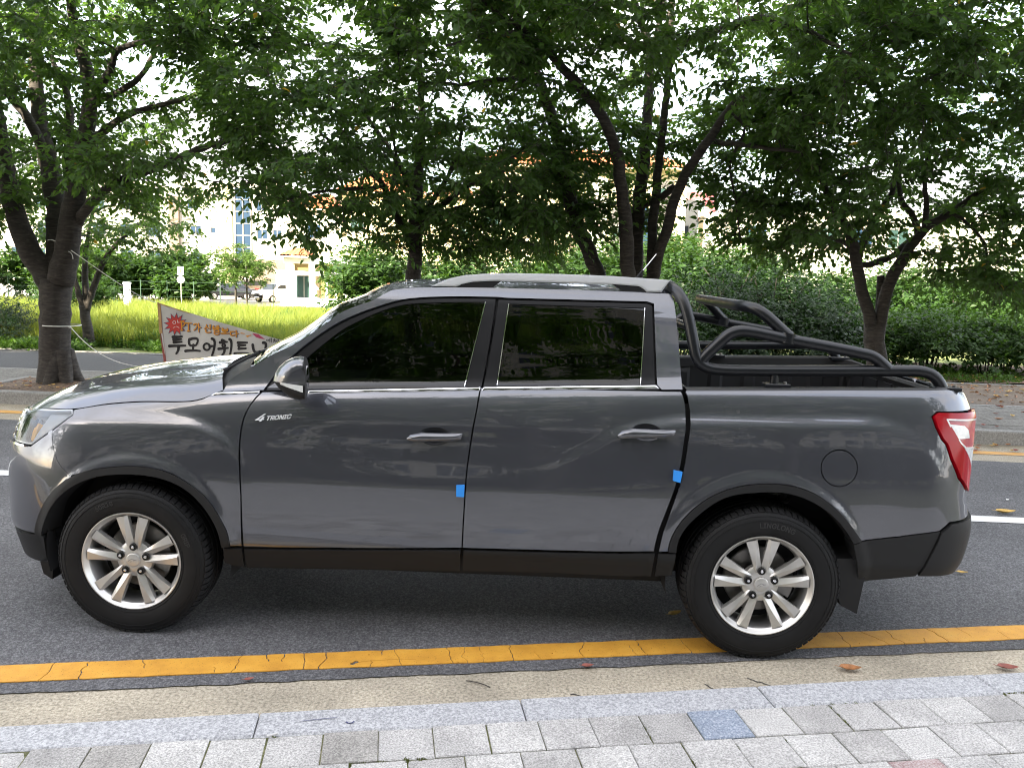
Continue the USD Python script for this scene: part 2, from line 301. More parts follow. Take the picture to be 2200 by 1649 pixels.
K['brick_clad'] = mat('red_brick_cladding', nbk2, [('g.position', 'mp.vector'), ('mp.vector', 'bt.vector'), ('bt.color', 'p.base_color')])

# ------------------------------------------------------------------ the ground
A_N, O_N = 0.1555, np.array([0, 3.108])          # near kerb: direction and a point on its road-side top edge
A_F, O_F = -0.0700, np.array([0, 9.80])          # far kerb
def fr(a, o):
    e, w = np.array([math.cos(a), math.sin(a)]), np.array([-math.sin(a), math.cos(a)])
    return lambda u, v: o + np.multiply.outer(np.asarray(u, float), e) + np.multiply.outer(np.asarray(v, float), w)
NF, FF = fr(A_N, O_N), fr(A_F, O_F)
def sheet(poly, z):
    ps = [poly] if poly.geom_type == 'Polygon' else list(poly.geoms)
    V, F, n = [], [], 0
    for g in ps:
        if g.area < 1e-7: continue
        v, f = trimesh.creation.triangulate_polygon(g, engine='earcut')
        V.append(np.column_stack([v, np.full(len(v), z)])); F.append(np.asarray(f) + n); n += len(v)
    v, f = np.vstack(V), np.vstack(F)
    c = np.cross(v[f[:, 1]] - v[f[:, 0]], v[f[:, 2]] - v[f[:, 0]])[:, 2]
    f[c < 0] = f[c < 0][:, ::-1]
    return trimesh.Trimesh(v, f, process=False)
def slab(poly, z0, z1):
    m = extrude(poly, z1 - z0); m.apply_translation([0, 0, z0]); return m
def placed(m, frame_a, o):
    c, s = math.cos(frame_a), math.sin(frame_a)
    v = np.array(m.vertices); m.vertices = np.column_stack([o[0] + c * v[:, 0] - s * v[:, 1], o[1] + s * v[:, 0] + c * v[:, 1], v[:, 2]]); return m
def y_near(x, off=0.0):
    """road-side edge of the near kerb, with the bay's ends outside the picture"""
    yk = lambda q: O_N[1] + math.tan(A_N) * q + off / math.cos(A_N)
    return np.where(x < -5.5, yk(-5.5) - .07 * (x + 5.5) * 0, np.where(x > 5.5, yk(5.5) - .07 * (x - 5.5), yk(x)))
XS = np.array([-70, -5.5, 5.5, 70.])
def far_y(x, v): return O_F[1] + math.tan(A_F) * x + v / math.cos(A_F)

def ragged(x0, x1, yf, amp, step=.03, seed=0):
    x = np.arange(x0, x1, step); q = np.column_stack([x * 9, np.zeros_like(x), np.zeros_like(x) + seed])
    return np.column_stack([x, yf(x) + (meshkit.fbm(q, 4, seed) - .5) * amp])
GA, G0 = 0.1490, 3.578                              # asphalt edge along the near gutter
gut = lambda x: np.where(np.abs(x) <= 5.5, G0 + math.tan(GA) * x, y_near(x, .47))
edge = ragged(-5.5, 5.5, gut, .022, .02, 3)
fe = ragged(-20, 14, lambda x: far_y(x, -.98), .05, .05, 5)
asphalt = Polygon(np.vstack([[(-70, float(gut(np.array(-70.))))], edge, [(70, float(gut(np.array(70.))))], [(70, far_y(70, -.98))], fe[::-1], [(-70, far_y(-70, -.98))]]))
road = obj('road', sheet(asphalt, .006), K['asphalt'], smooth=False, kind='structure')
gp = Polygon([(x, float(y_near(np.array(x), 0))) for x in XS] + [(x, float(gut(np.array(x))) + .08) for x in XS[::-1]])
g_sheet = sheet(gp, 0.0)
gutter = obj('gutter', g_sheet, K['gutter'], smooth=False, kind='structure')
for (x0, y0, L, an, sd) in [(.93, 3.52, .30, -1.15, 4), (.30, 3.40, .12, -.35, 7), (1.15, 3.58, .16, -.6, 8)]:   # hairline cracks in the concrete
    k = np.linspace(0, 1, 9); rr = np.random.default_rng(sd)
    ln = LineString(np.column_stack([x0 + k * L * math.cos(an) + rr.normal(0, .006, 9), y0 + k * L * math.sin(an) + rr.normal(0, .006, 9)]))
    obj('crack', sheet(ln.buffer(.0028), .003), K['crack'], gutter, smooth=False)
# yellow line along the gutter, cracked across
YA, YO, YW = 0.1482, 3.676, 0.160
rr = np.random.default_rng(11)
u = np.arange(-6.2, 6.4, .03)
ed = lambda s: (meshkit.fbm(np.column_stack([u * 14, u * 0, u * 0 + s]), 3, s) - .5) * .012
yl = Polygon(np.vstack([np.column_stack([u, ed(1)]), np.column_stack([u, YW + ed(2)])[::-1]])).buffer(0)
cuts, uu = [], -6.0
while uu < 6.2:
    lean = rr.normal(-.01, .02) ; k = np.linspace(-.05, 1.05, 9) if rr.random() < .62 else (np.linspace(-.05, rr.uniform(.3, .7), 6) if rr.random() < .5 else np.linspace(rr.uniform(.3, .7), 1.05, 6))
    w = rr.uniform(.0010, .0030)
    cuts.append(LineString(np.column_stack([uu + lean * k + np.cumsum(rr.normal(0, .006, len(k))), k * YW])).buffer(w, resolution=2))
    uu += rr.choice([rr.uniform(.06, .13), rr.uniform(.13, .28)])
cuts.append(Point(-.715, .035).buffer(.012).union(Point(-.70, .05).buffer(.013)))
cuts.append(LineString([(-.72, .03), (-.66, .055), (-.5, .06), (-.42, .05)]).buffer(.0016))
for _ in range(26): cuts.append(Point(rr.uniform(-.9, 1.9), rr.uniform(0, YW)).buffer(rr.uniform(.0015, .005), resolution=2))
yl = yl.difference(unary_union(cuts))
obj('yellow_line', placed(slab(yl, .007, .011), YA, np.array([0, YO])), K['yellow_line'], road, smooth=False)
# centre line and the far yellow line
cl = Polygon(np.vstack([ragged(-30, 30, lambda x: 6.468 - .068 * x, .012, .06, 8), ragged(-30, 30, lambda x: 6.635 - .068 * x, .012, .06, 9)[::-1]]))
obj('centre_line', sheet(cl, .011), K['white_line'], road, smooth=False)
fy = Polygon(np.vstack([ragged(-30, 30, lambda x: far_y(x, -.60), .012, .06, 18), ragged(-30, 30, lambda x: far_y(x, -.44), .012, .06, 19)[::-1]]))
fgut = sheet(Polygon([(-70, far_y(-70, -1.03)), (70, far_y(70, -1.03)), (70, far_y(70, 0)), (-70, far_y(-70, 0))]), 0.0)
far_gutter = obj('gutter', fgut, K['gutter'], smooth=False, kind='structure')
obj('yellow_line', sheet(fy, .005), K['yellow_line'], far_gutter, smooth=False)

# near kerb: granite stones a metre long, tops chamfered
kerb = UsdGeom.Xform.Define(stage, numbered('/World/kerb')).GetPrim(); setdata(kerb, kind='structure')
joints = np.arange(-.958 - 5 * 1.028, 6, 1.028)
for i in range(len(joints) - 1):
    m = cbox(joints[i] + .0025, joints[i + 1] - .0025, -.168, 0, -.1, .13 + .001 * math.sin(i * 2.1), .008)
    obj('kerb_stone', placed(m, A_N, O_N), K['granite'], kerb, smooth=False)
for (xa, xb) in ((-70, -5.85), (5.5, 70)):
    ya, yb = float(y_near(np.array(xa))), float(y_near(np.array(xb)))
    d = np.array([xb - xa, yb - ya]); L = np.linalg.norm(d); a = math.atan2(d[1], d[0])
    obj('kerb_stone', placed(cbox(0, L, -.168, 0, -.1, .13, .008), a, np.array([xa, ya])), K['granite'], kerb, smooth=False)
obj('pen_mark', placed(sheet(unary_union([Point(-.607, -.105).buffer(.017).difference(Point(-.607, -.105).buffer(.011)).difference(sbox(-.63, -.106, -.58, -.06)), LineString([(-.79, -.085), (-.66, -.073)]).buffer(.0018)]), .1325), A_N, O_N), K['ink_blue'], kerb, smooth=False)
# near pavement: bedding sand, pavers one by one near the picture, joined beyond it
pave = obj('pavement', sheet(Polygon([(x, float(y_near(np.array(x), -.166))) for x in XS] + [(70, -45), (-70, -45)]), .121), K['joint_sand'], smooth=False, kind='structure')
PV = .2030
rr = np.random.default_rng(21)
far_p = MB()
for row in range(0, 26):
    off = -.0947 if row % 2 == 0 else .0085
    v1 = -.170 - row * PV; v0 = v1 - PV + .004
    n0 = -26 if row < 26 else 0
    for k in range(n0, 28):
        u0 = off + k * PV; g = rr.uniform(.002, .0062); g2 = rr.uniform(.0015, .0055)
        z = .130 + rr.normal(0, .0016)
        m = cbox(u0 + g, u0 + PV - .001, v0 + g2, v1 - .0005, .09, z, .0035)
        ax, ay = rr.normal(0, .009, 2); v = np.array(m.vertices); v[:, 2] += (v[:, 0] - u0) * ax + (v[:, 1] - v0) * ay; m.vertices = v
        m = placed(m, A_N, O_N)
        which = 'paver_blue' if (row, k) in ((0, 4), (2, -1)) else 'paver_red' if (row, k) in ((2, 7),) else f'paver{rr.choice([0, 1, 2, 3, 4], p=[.3, .25, .2, .1, .15])}'
        if row < 4 and -16 <= k <= 15:
            obj('paver', m, K[which], pave, smooth=False)
        elif -26 <= k:
            far_p.add(m)
obj('paver_field', far_p.mesh(), K['paver0'], pave, smooth=False, kind='stuff')

# far side: kerb, paved strip with tree pits, edging, asphalt path
fk = UsdGeom.Xform.Define(stage, numbered('/World/kerb')).GetPrim(); setdata(fk, kind='structure')
for k in range(-26, 22):
    m = cbox(k * 1.0 + .37, k * 1.0 + 1.366, 0, .15, -.1, .16, .015); obj('kerb_stone', placed(m, A_F, O_F), K['far_kerb'], fk, smooth=False)
TREE_U = [-10.9, -6.25, -1.5, 1.7, 4.45, 9.0]
walk = obj('far_pavement', placed(sheet(sbox(-70, .15, 70, 2.12), .135), A_F, O_F), K['joint_sand'], smooth=False, kind='structure')
pits = [sbox(-7.05, .16, -5.25, 1.25), sbox(-2.2, .16, -.7, 1.25), sbox(.7, .16, 3.0, 1.25), sbox(3.7, .16, 5.2, 1.25), sbox(-11.7, .16, -10.1, 1.25), sbox(8.3, .16, 9.8, 1.25)]
allp = unary_union(pits)
fp = MB(); rr = np.random.default_rng(31); nslab = 0
for row in range(7):
    for k in range(-60, 60):
        u0 = k * .30 + (row % 2) * .15; v0 = .155 + row * .2805
        b = sbox(u0, v0, u0 + .30, v0 + .28)
        if allp.intersects(b.buffer(-.02)): continue
        m = placed(cbox(u0 + .003, u0 + .297, v0 + .003, v0 + .277, .10, .16 + rr.normal(0, .0015), .004), A_F, O_F)
        x = FF(u0, v0)[0]
        if (-7.6 < x < -4.0 or 4.7 < x < 7.6) and nslab < 300: obj('paving_slab', m, K['far_paver'], walk, smooth=False); nslab += 1
        else: fp.add(m)
obj('slab_field', fp.mesh(), K['far_paver'], walk, smooth=False, kind='stuff')
for b in pits:
    x0, y0, x1, y1 = b.bounds
    gx, gy = np.linspace(x0, x1, 40), np.linspace(y0, y1, 26); X, Y = np.meshgrid(gx, gy, indexing='ij')
    Z = .150 + .05 * meshkit.fbm(np.stack([X * 5, Y * 5, X * 0], -1), 4, 3) - .02
    cx = min(TREE_U, key=lambda t: abs(t - (x0 + x1) / 2)); Z += .07 * np.exp(-((X - cx) ** 2 + (Y - .75) ** 2) / .10)
    obj('soil', placed(grid(np.stack([X, Y, Z], -1), 40, 26), A_F, O_F), K['soil'], walk, smooth=True)
    for q in ((x0 - .10, x0, y0, y1 + .1), (x1, x1 + .1, y0, y1 + .1), (x0, x1, y1, y1 + .1)):
        obj('pit_edging', placed(cbox(q[0], q[1], q[2], q[3], .1, .168, .008), A_F, O_F), K['far_kerb'], walk, smooth=False)
path = obj('asphalt_path', placed(sheet(sbox(-70, 2.12, 70, 4.75), .150), A_F, O_F), K['path_asphalt'], smooth=False, kind='structure')
for v in (2.07, 4.70):
    for k in range(-20, 16): obj('edging_stone', placed(cbox(k * 1.0 + .002, k + .998, v, v + .10, .05, .166, .01), A_F, O_F), K['far_kerb'], path, smooth=False)
obj('dirt_layer', placed(sheet(Polygon(np.vstack([[(2.2, 2.2)], ragged(2.2, 16, lambda x: 0 * x + 2.23, .12, .08, 41), ragged(2.2, 16, lambda x: 0 * x + 4.68, .2, .08, 42)[::-1]])), .156), A_F, O_F), K['dirt_path'], path, smooth=False)

# terrain beyond the path, out to the horizon
HY = PC([9, 15, 17, 22, 32, 42, 57, 64, 90, 600], [.13, .13, .14, -.05, -.45, -.85, -1.45, -1.30, -1.30, -1.3])
def ground_z(x, y):
    left = HY(np.clip(y + .07 * x, 9, 600)); t = np.clip((x + 1) / 6, 0, 1); t = t * t * (3 - 2 * t)
    flat = np.interp(y, [14, 40, 64], [.14, .05, -1.3])
    return left * (1 - t) + flat * t
gy = np.concatenate([np.linspace(0, 20, 41), np.linspace(21, 60, 40), np.geomspace(62, 560, 22)])
gx = np.concatenate([-np.geomspace(62, 420, 12)[::-1], np.linspace(-58, 40, 99), np.geomspace(42, 420, 14)])
X, Y = np.meshgrid(gx, gy, indexing='ij'); Y0 = far_y(X, 4.72); Yw = Y0 + Y
Z = ground_z(X, Yw) + .05 * (meshkit.fbm(np.stack([X * .8, Yw * .8, X * 0], -1), 4, 9) - .5) * (Y > .4)
ground = obj('ground', grid(np.stack([X, Yw, Z], -1), len(gx), len(gy)), K['ground'], smooth=True, kind='structure')
obj('parking_lot', sheet(Polygon([(-75, 62), (30, 60), (40, 130), (-75, 130)]), -1.26), K['lot'], smooth=False, kind='structure')
obj('ground', sheet(Polygon([(-420, -400), (420, -400), (420, -45), (-420, -45)]), .115), K['lot'], smooth=False, kind='structure')
obj('ground', sheet(Polygon([(-420, -45), (-70, -45), (-70, 15), (-420, 15)]), .0), K['lot'], smooth=False, kind='structure')
obj('ground', sheet(Polygon([(70, -45), (420, -45), (420, 12), (70, 12)]), .0), K['lot'], smooth=False, kind='structure')

# ------------------------------------------------------------------ the pickup: its flank as one smooth surface
# ---- the pickup's side surface: s runs along the plan outline (x in metres along the flank), z is up, the near side is -y
WZ = PC([.25,.36,.44,.50,.62,.75,.888,1.0,1.1,1.2,1.26,1.30,1.36,1.45,1.55,1.65,1.72,1.78,1.84],
        [.84,.885,.918,.9405,.9440,.9375,.9250,.9080,.8870,.8570,.8290,.7960,.7695,.736,.698,.660,.630,.585,.50])
ZTOP = PC([-2.5,-2.2,-2.0,-1.5,-1.15,-.6,0,1,1.15,2.4,2.7],[1.06,1.085,1.112,1.175,1.225,1.262,1.283,1.322,1.330,1.352,1.355])
XN = PC([.2,.30,.40,.55,.72,.85,.97,1.08,1.2,1.5,1.9],[2.44,2.455,2.465,2.468,2.466,2.455,2.425,2.385,2.30,2.2,2.2])   # nose, per height
XR = PC([.2,.40,.52,.66,.78,.85,1.0,1.2,1.24,1.30,1.36,1.5,1.9],[2.58,2.61,2.65,2.672,2.65,2.643,2.655,2.672,2.655,2.63,2.59,2.5,2.5])    # tail, per height
S_F, S_R, N_F, N_R = -1.72, 2.16, 2.7, 4.0
RC = PC([.30,.52,.68,.82,.97,1.15,1.6,2.02,2.16,2.26,2.36,2.5],[.93,.975,1.06,1.135,1.175,1.202,1.212,1.222,1.205,1.15,1.03,.85])
FC = PC([-2.4,-2.1,-1.6,-1.30,-1.12,-1.02,-.96],[1.075,1.098,1.118,1.112,1.065,.98,.86])
def sst(t):
    t=np.clip(t,0,1); return t*t*(3-2*t)
def half(x,z):
    """half width at station x, height z (flank only)"""
    zt=ZTOP(np.clip(x,-2.5,2.7))
    zz=np.where(z<.8,z,np.where(z<zt,.8+(z-.8)/(zt-.8)*(1.29-.8),1.29+(z-zt)*np.where(zt<1.29,(1.72-1.29)/(1.72-zt),(1.72-1.29)/(1.72-zt))))
    w=WZ(np.clip(zz,.25,1.84))
    low=sst((z-.45)/.35)
    rb=sst((x-.25)/.85)*sst((RC(np.clip(x,.3,2.5))-z)/.075)*.013*(1-.85*sst((x-1.95)/.35))*(.35+.65*low)
    fb=sst((-.93-x)/.16)*sst((FC(np.clip(x,-2.4,-.96))-z)/.07)*.012*(.4+.6*low)
    scoop=-.010*np.exp(-((x+.0)/.75)**2)*sst((1.12-z)/.1)*sst((z-.80)/.14)
    d1=np.hypot(x+1.53,z-.40)-.475; d2=np.hypot(x-1.53,z-.40)-.495
    fl=.011*(1-sst(np.clip(np.minimum(d1,d2),0,.5)/.055))
    tap=-.026*sst((-1.2-x)/1.0)**1.3-.022*sst((x-1.6)/.9)
    return w+rb+fb+scoop+fl+tap
_T=np.linspace(0,np.pi/2,241)
def _arc(L,n,w=.92):
    x=L*np.sin(_T)**(2/n); y=w*np.cos(_T)**(2/n)
    return np.concatenate([[0],np.cumsum(np.hypot(np.diff(x),np.diff(y)))])
_AF=_arc(2.445+S_F,N_F); _AR=_arc(2.655-S_R,N_R)
S_MIN, S_MAX = S_F-_AF[-1], S_R+_AR[-1]
def P(s,z):
    """point of the near flank for the outline coordinate s and height z"""
    s=np.asarray(s,float); z=np.asarray(z,float)
    tf=np.interp(S_F-s,_AF,_T); tr=np.interp(s-S_R,_AR,_T)
    zc=np.clip(z,.2,1.9)
    x=np.where(s<S_F,S_F-(XN(zc)+S_F)*np.sin(tf)**(2/N_F),np.where(s>S_R,S_R+(XR(zc)-S_R)*np.sin(tr)**(2/N_R),s))
    k=np.where(s<S_F,np.cos(tf)**(2/N_F),np.where(s>S_R,np.cos(tr)**(2/N_R),1.0))
    return np.stack([x,-half(np.clip(x,-2.45,2.6),z)*k,z],-1)
PAN = {
 'front_door': [(-0.923, 1.226), (-0.953, 1.192), (-0.98, 1.148), (-0.997, 1.097), (-1.005, 1.048), (-1.008, 0.986), (-1, 0.853), (-0.992, 0.687), (-0.989, 0.468), (-0.474, 0.485), (0.089, 0.509), (0.097, 0.767), (0.102, 0.887), (0.112, 0.985), (0.124, 1.088), (0.139, 1.177), (0.148, 1.25), (0.153, 1.281)],
 'rear_door': [(0.156, 1.281), (0.152, 1.25), (0.142, 1.177), (0.128, 1.089), (0.115, 0.985), (0.105, 0.888), (0.1, 0.767), (0.092, 0.509), (0.427, 0.513), (0.857, 0.522), (1.019, 0.531), (1.036, 0.63), (1.071, 0.743), (1.11, 0.868), (1.131, 0.981), (1.141, 1.069), (1.149, 1.141), (1.148, 1.21), (1.136, 1.279), (1.127, 1.297)],
 'fender': [(-1.9, 1.103), (-1.713, 1.135), (-1.543, 1.154), (-1.275, 1.169), (-1.214, 1.184), (-1.158, 1.211), (-0.932, 1.224), (-0.958, 1.192), (-0.984, 1.147), (-1.002, 1.097), (-1.01, 1.048), (-1.013, 0.986), (-1.005, 0.853), (-0.996, 0.687), (-0.997, 0.473), (-1.052, 0.476), (-1.057, 0.53), (-1.09, 0.615), (-1.157, 0.715), (-1.257, 0.794), (-1.373, 0.844), (-1.513, 0.859), (-1.647, 0.848), (-1.787, 0.814), (-1.845, 0.796), (-1.911, 0.854), (-1.957, 0.931), (-1.984, 0.998), (-1.89, 1.079)],
 'bumper_f': [(-2.19, 0.912), (-2.106, 0.914), (-1.994, 0.993), (-1.966, 0.931), (-1.921, 0.851), (-1.852, 0.791), (-1.886, 0.756), (-1.977, 0.66), (-2.034, 0.566), (-2.072, 0.475), (-2.254, 0.443), (-2.22, 0.539), (-2.251, 0.607), (-2.263, 0.679), (-2.26, 0.752), (-2.226, 0.865)],
 'bumper_fl': [(-2.264, 0.432), (-2.077, 0.465), (-2.021, 0.466), (-2.06, 0.326), (-2.04, 0.298), (-2.156, 0.285), (-2.255, 0.279), (-2.299, 0.339)],
 'arch_f': [(-2.069, 0.475), (-2.034, 0.566), (-1.977, 0.66), (-1.886, 0.756), (-1.787, 0.814), (-1.647, 0.848), (-1.513, 0.859), (-1.373, 0.844), (-1.257, 0.794), (-1.157, 0.715), (-1.09, 0.615), (-1.057, 0.53), (-1.052, 0.476), (-1.092, 0.469), (-1.108, 0.56), (-1.173, 0.676), (-1.271, 0.764), (-1.409, 0.811), (-1.566, 0.818), (-1.707, 0.798), (-1.824, 0.746), (-1.917, 0.662), (-1.977, 0.567), (-2.018, 0.473)],
 'arch_r': [(1.085, 0.534), (1.106, 0.629), (1.159, 0.714), (1.25, 0.798), (1.353, 0.851), (1.503, 0.883), (1.646, 0.879), (1.753, 0.849), (1.86, 0.779), (1.939, 0.7), (1.984, 0.643), (2.003, 0.62), (1.962, 0.609), (1.916, 0.675), (1.837, 0.754), (1.73, 0.815), (1.617, 0.845), (1.49, 0.842), (1.337, 0.81), (1.237, 0.741), (1.154, 0.647), (1.125, 0.535)],
 'bed_side': [(1.152, 1.302), (1.882, 1.327), (2.451, 1.34), (2.557, 1.33), (2.652, 1.291), (2.599, 1.235), (2.349, 1.239), (2.319, 1.217), (2.336, 1.166), (2.365, 1.11), (2.388, 1.088), (2.421, 1.015), (2.48, 0.922), (2.565, 0.857), (2.636, 0.833), (2.642, 0.77), (2.532, 0.719), (2.428, 0.715), (2.373, 0.674), (2.171, 0.644), (2.003, 0.622), (1.984, 0.643), (1.939, 0.7), (1.86, 0.779), (1.753, 0.849), (1.646, 0.879), (1.503, 0.883), (1.353, 0.851), (1.25, 0.798), (1.159, 0.714), (1.106, 0.629), (1.085, 0.534), (1.039, 0.533), (1.056, 0.632), (1.091, 0.744), (1.13, 0.869), (1.15, 0.982), (1.161, 1.07), (1.169, 1.142), (1.168, 1.211), (1.156, 1.279), (1.147, 1.298)],
 'tail': [(2.672, 1.215), (2.351, 1.235), (2.326, 1.217), (2.341, 1.168), (2.37, 1.114), (2.392, 1.092), (2.426, 1.019), (2.487, 0.926), (2.586, 0.855), (2.633, 0.844), (2.63, 0.947), (2.637, 1.06), (2.651, 1.194)],
 'tail_in': [(2.383, 1.205), (2.651, 1.194), (2.637, 1.064), (2.63, 0.947), (2.629, 0.935), (2.478, 1.078), (2.451, 1.11)],
 'tail_clear': [(2.392, 1.184), (2.484, 1.173), (2.528, 1.112), (2.434, 1.113)],
 'tail_rev': [(2.461, 1.097), (2.501, 1.07), (2.637, 1.053), (2.631, 0.958), (2.63, 0.944)],
 'cab': [(-1.131, 1.218), (-1.1, 1.274), (-0.987, 1.349), (-0.871, 1.421), (-0.788, 1.462), (-0.664, 1.548), (-0.566, 1.624), (-0.484, 1.661), (-0.415, 1.686), (-0.371, 1.713), (-0.312, 1.742), (-0.186, 1.757), (0.209, 1.766), (0.839, 1.768), (1.096, 1.761), (1.107, 1.7), (1.123, 1.531), (1.137, 1.304), (1.034, 1.3), (1.013, 1.322), (1, 1.708), (0.968, 1.717), (0.267, 1.715), (0.212, 1.718), (-0.063, 1.712), (-0.227, 1.698), (-0.412, 1.645), (-0.565, 1.576), (-0.661, 1.514), (-0.77, 1.424), (-0.856, 1.333), (-0.906, 1.258), (-0.921, 1.233), (-1.028, 1.225)],
 'fframe_out': [(-0.912, 1.235), (-0.851, 1.329), (-0.765, 1.417), (-0.655, 1.507), (-0.559, 1.569), (-0.407, 1.638), (-0.224, 1.692), (-0.062, 1.705), (0.208, 1.711), (0.184, 1.469), (0.157, 1.287), (-0.379, 1.258)],
 'fglass': [(-0.75, 1.249), (-0.727, 1.391), (-0.633, 1.474), (-0.561, 1.533), (-0.478, 1.581), (-0.387, 1.625), (-0.307, 1.655), (-0.225, 1.673), (-0.085, 1.684), (0.157, 1.693), (0.114, 1.485), (0.074, 1.285)],
 'rframe_out': [(0.222, 1.709), (0.267, 1.708), (0.968, 1.71), (0.993, 1.701), (1.006, 1.326), (0.166, 1.288), (0.194, 1.469)],
 'rglass': [(0.275, 1.688), (0.956, 1.687), (0.946, 1.504), (0.934, 1.324), (0.234, 1.296), (0.253, 1.483)],
 'chrome_f': [(-0.696, 1.241), (0.079, 1.28), (0.155, 1.284), (0.152, 1.269), (-0.53, 1.235), (-0.693, 1.226)],
 'chrome_r': [(0.166, 1.285), (1.008, 1.322), (1.025, 1.304), (0.163, 1.269)],
 'chrome_c': [(-1.182, 1.2), (-1.154, 1.215), (-0.934, 1.229), (-0.943, 1.22)],
 'rock_f': [(-0.991, 0.456), (-0.475, 0.474), (0.084, 0.499), (0.08, 0.373), (-0.419, 0.358), (-0.996, 0.342)],
 'rock_r': [(0.096, 0.499), (0.427, 0.503), (0.857, 0.513), (1.024, 0.522), (1.019, 0.391), (0.9, 0.383), (0.492, 0.385), (0.089, 0.374)],
 'rock_ff': [(-1.091, 0.463), (-0.999, 0.459), (-1.005, 0.342), (-1.098, 0.372)],
 'rock_rr': [(1.037, 0.524), (1.126, 0.528), (1.117, 0.402), (1.032, 0.392)],
 'trim_r': [(2.008, 0.615), (2.172, 0.637), (2.369, 0.667), (2.3, 0.446), (2.023, 0.408), (1.969, 0.602)],
 'bumper_r': [(2.378, 0.667), (2.433, 0.708), (2.536, 0.714), (2.605, 0.683), (2.629, 0.643), (2.603, 0.502), (2.578, 0.458), (2.308, 0.449)],
 'headl': [(-2.273, 1.065), (-2.207, 1.085), (-1.918, 1.106), (-1.897, 1.085), (-1.992, 1.004), (-2.106, 0.923), (-2.169, 0.92), (-2.21, 1)],
 'fuel': [(1.96, 0.969), (1.959, 0.953), (1.954, 0.937), (1.947, 0.923), (1.938, 0.91), (1.926, 0.899), (1.912, 0.891), (1.897, 0.885), (1.881, 0.883), (1.865, 0.885), (1.849, 0.889), (1.835, 0.896), (1.822, 0.906), (1.811, 0.919), (1.803, 0.933), (1.798, 0.948), (1.796, 0.965), (1.797, 0.981), (1.801, 0.997), (1.808, 1.011), (1.818, 1.024), (1.83, 1.035), (1.844, 1.043), (1.86, 1.048), (1.876, 1.05), (1.892, 1.049), (1.907, 1.045), (1.921, 1.037), (1.934, 1.027), (1.945, 1.015), (1.952, 1.001), (1.958, 0.985)],
 'handle_f': [(-0.196, 1.03), (-0.176, 1.051), (-0.124, 1.064), (0.08, 1.067), (0.069, 1.037), (0.024, 1.026), (-0.157, 1.016)],
 'bowl_f': [(-0.135, 1.043), (-0.109, 1.076), (-0.061, 1.089), (-0.018, 1.081), (0.019, 1.053), (-0.009, 1.019), (-0.054, 1.006), (-0.1, 1.015)],
 'handle_r': [(0.82, 1.079), (0.844, 1.103), (0.897, 1.116), (1.1, 1.118), (1.088, 1.094), (1.039, 1.081), (0.842, 1.071)],
 'bowl_r': [(0.886, 1.097), (0.915, 1.132), (0.964, 1.142), (1.003, 1.133), (1.03, 1.109), (1.004, 1.075), (0.965, 1.063), (0.92, 1.072)],
 'pad_f': [(0.057, 0.82), (0.095, 0.823), (0.095, 0.767), (0.058, 0.768)],
 'pad_r': [(1.094, 0.932), (1.134, 0.926), (1.125, 0.875), (1.092, 0.883)],
 'badge': [(-0.949, 1.094), (-0.761, 1.114)],
 'crease_r': [(0.564, 0.995), (0.654, 1.054), (0.744, 1.108), (0.895, 1.148), (1.15, 1.185), (1.177, 1.194), (1.651, 1.216), (2.097, 1.233), (2.24, 1.194), (2.316, 1.081)],
 'crease_f': [(-1.877, 1.094), (-1.314, 1.12), (-1.193, 1.103), (-1.064, 1.064), (-1.018, 0.992)],
}
def surf_n(s, z):
    e = 2e-3
    ds = (P(s + e, z) - P(s - e, z)); dz = (P(s, z + e) - P(s, z - e))
    n = np.cross(ds, dz); l = np.linalg.norm(n, axis=-1, keepdims=True)
    n = np.where(l > 1e-12, n / np.maximum(l, 1e-12), [-1., 0, 0])
    return n
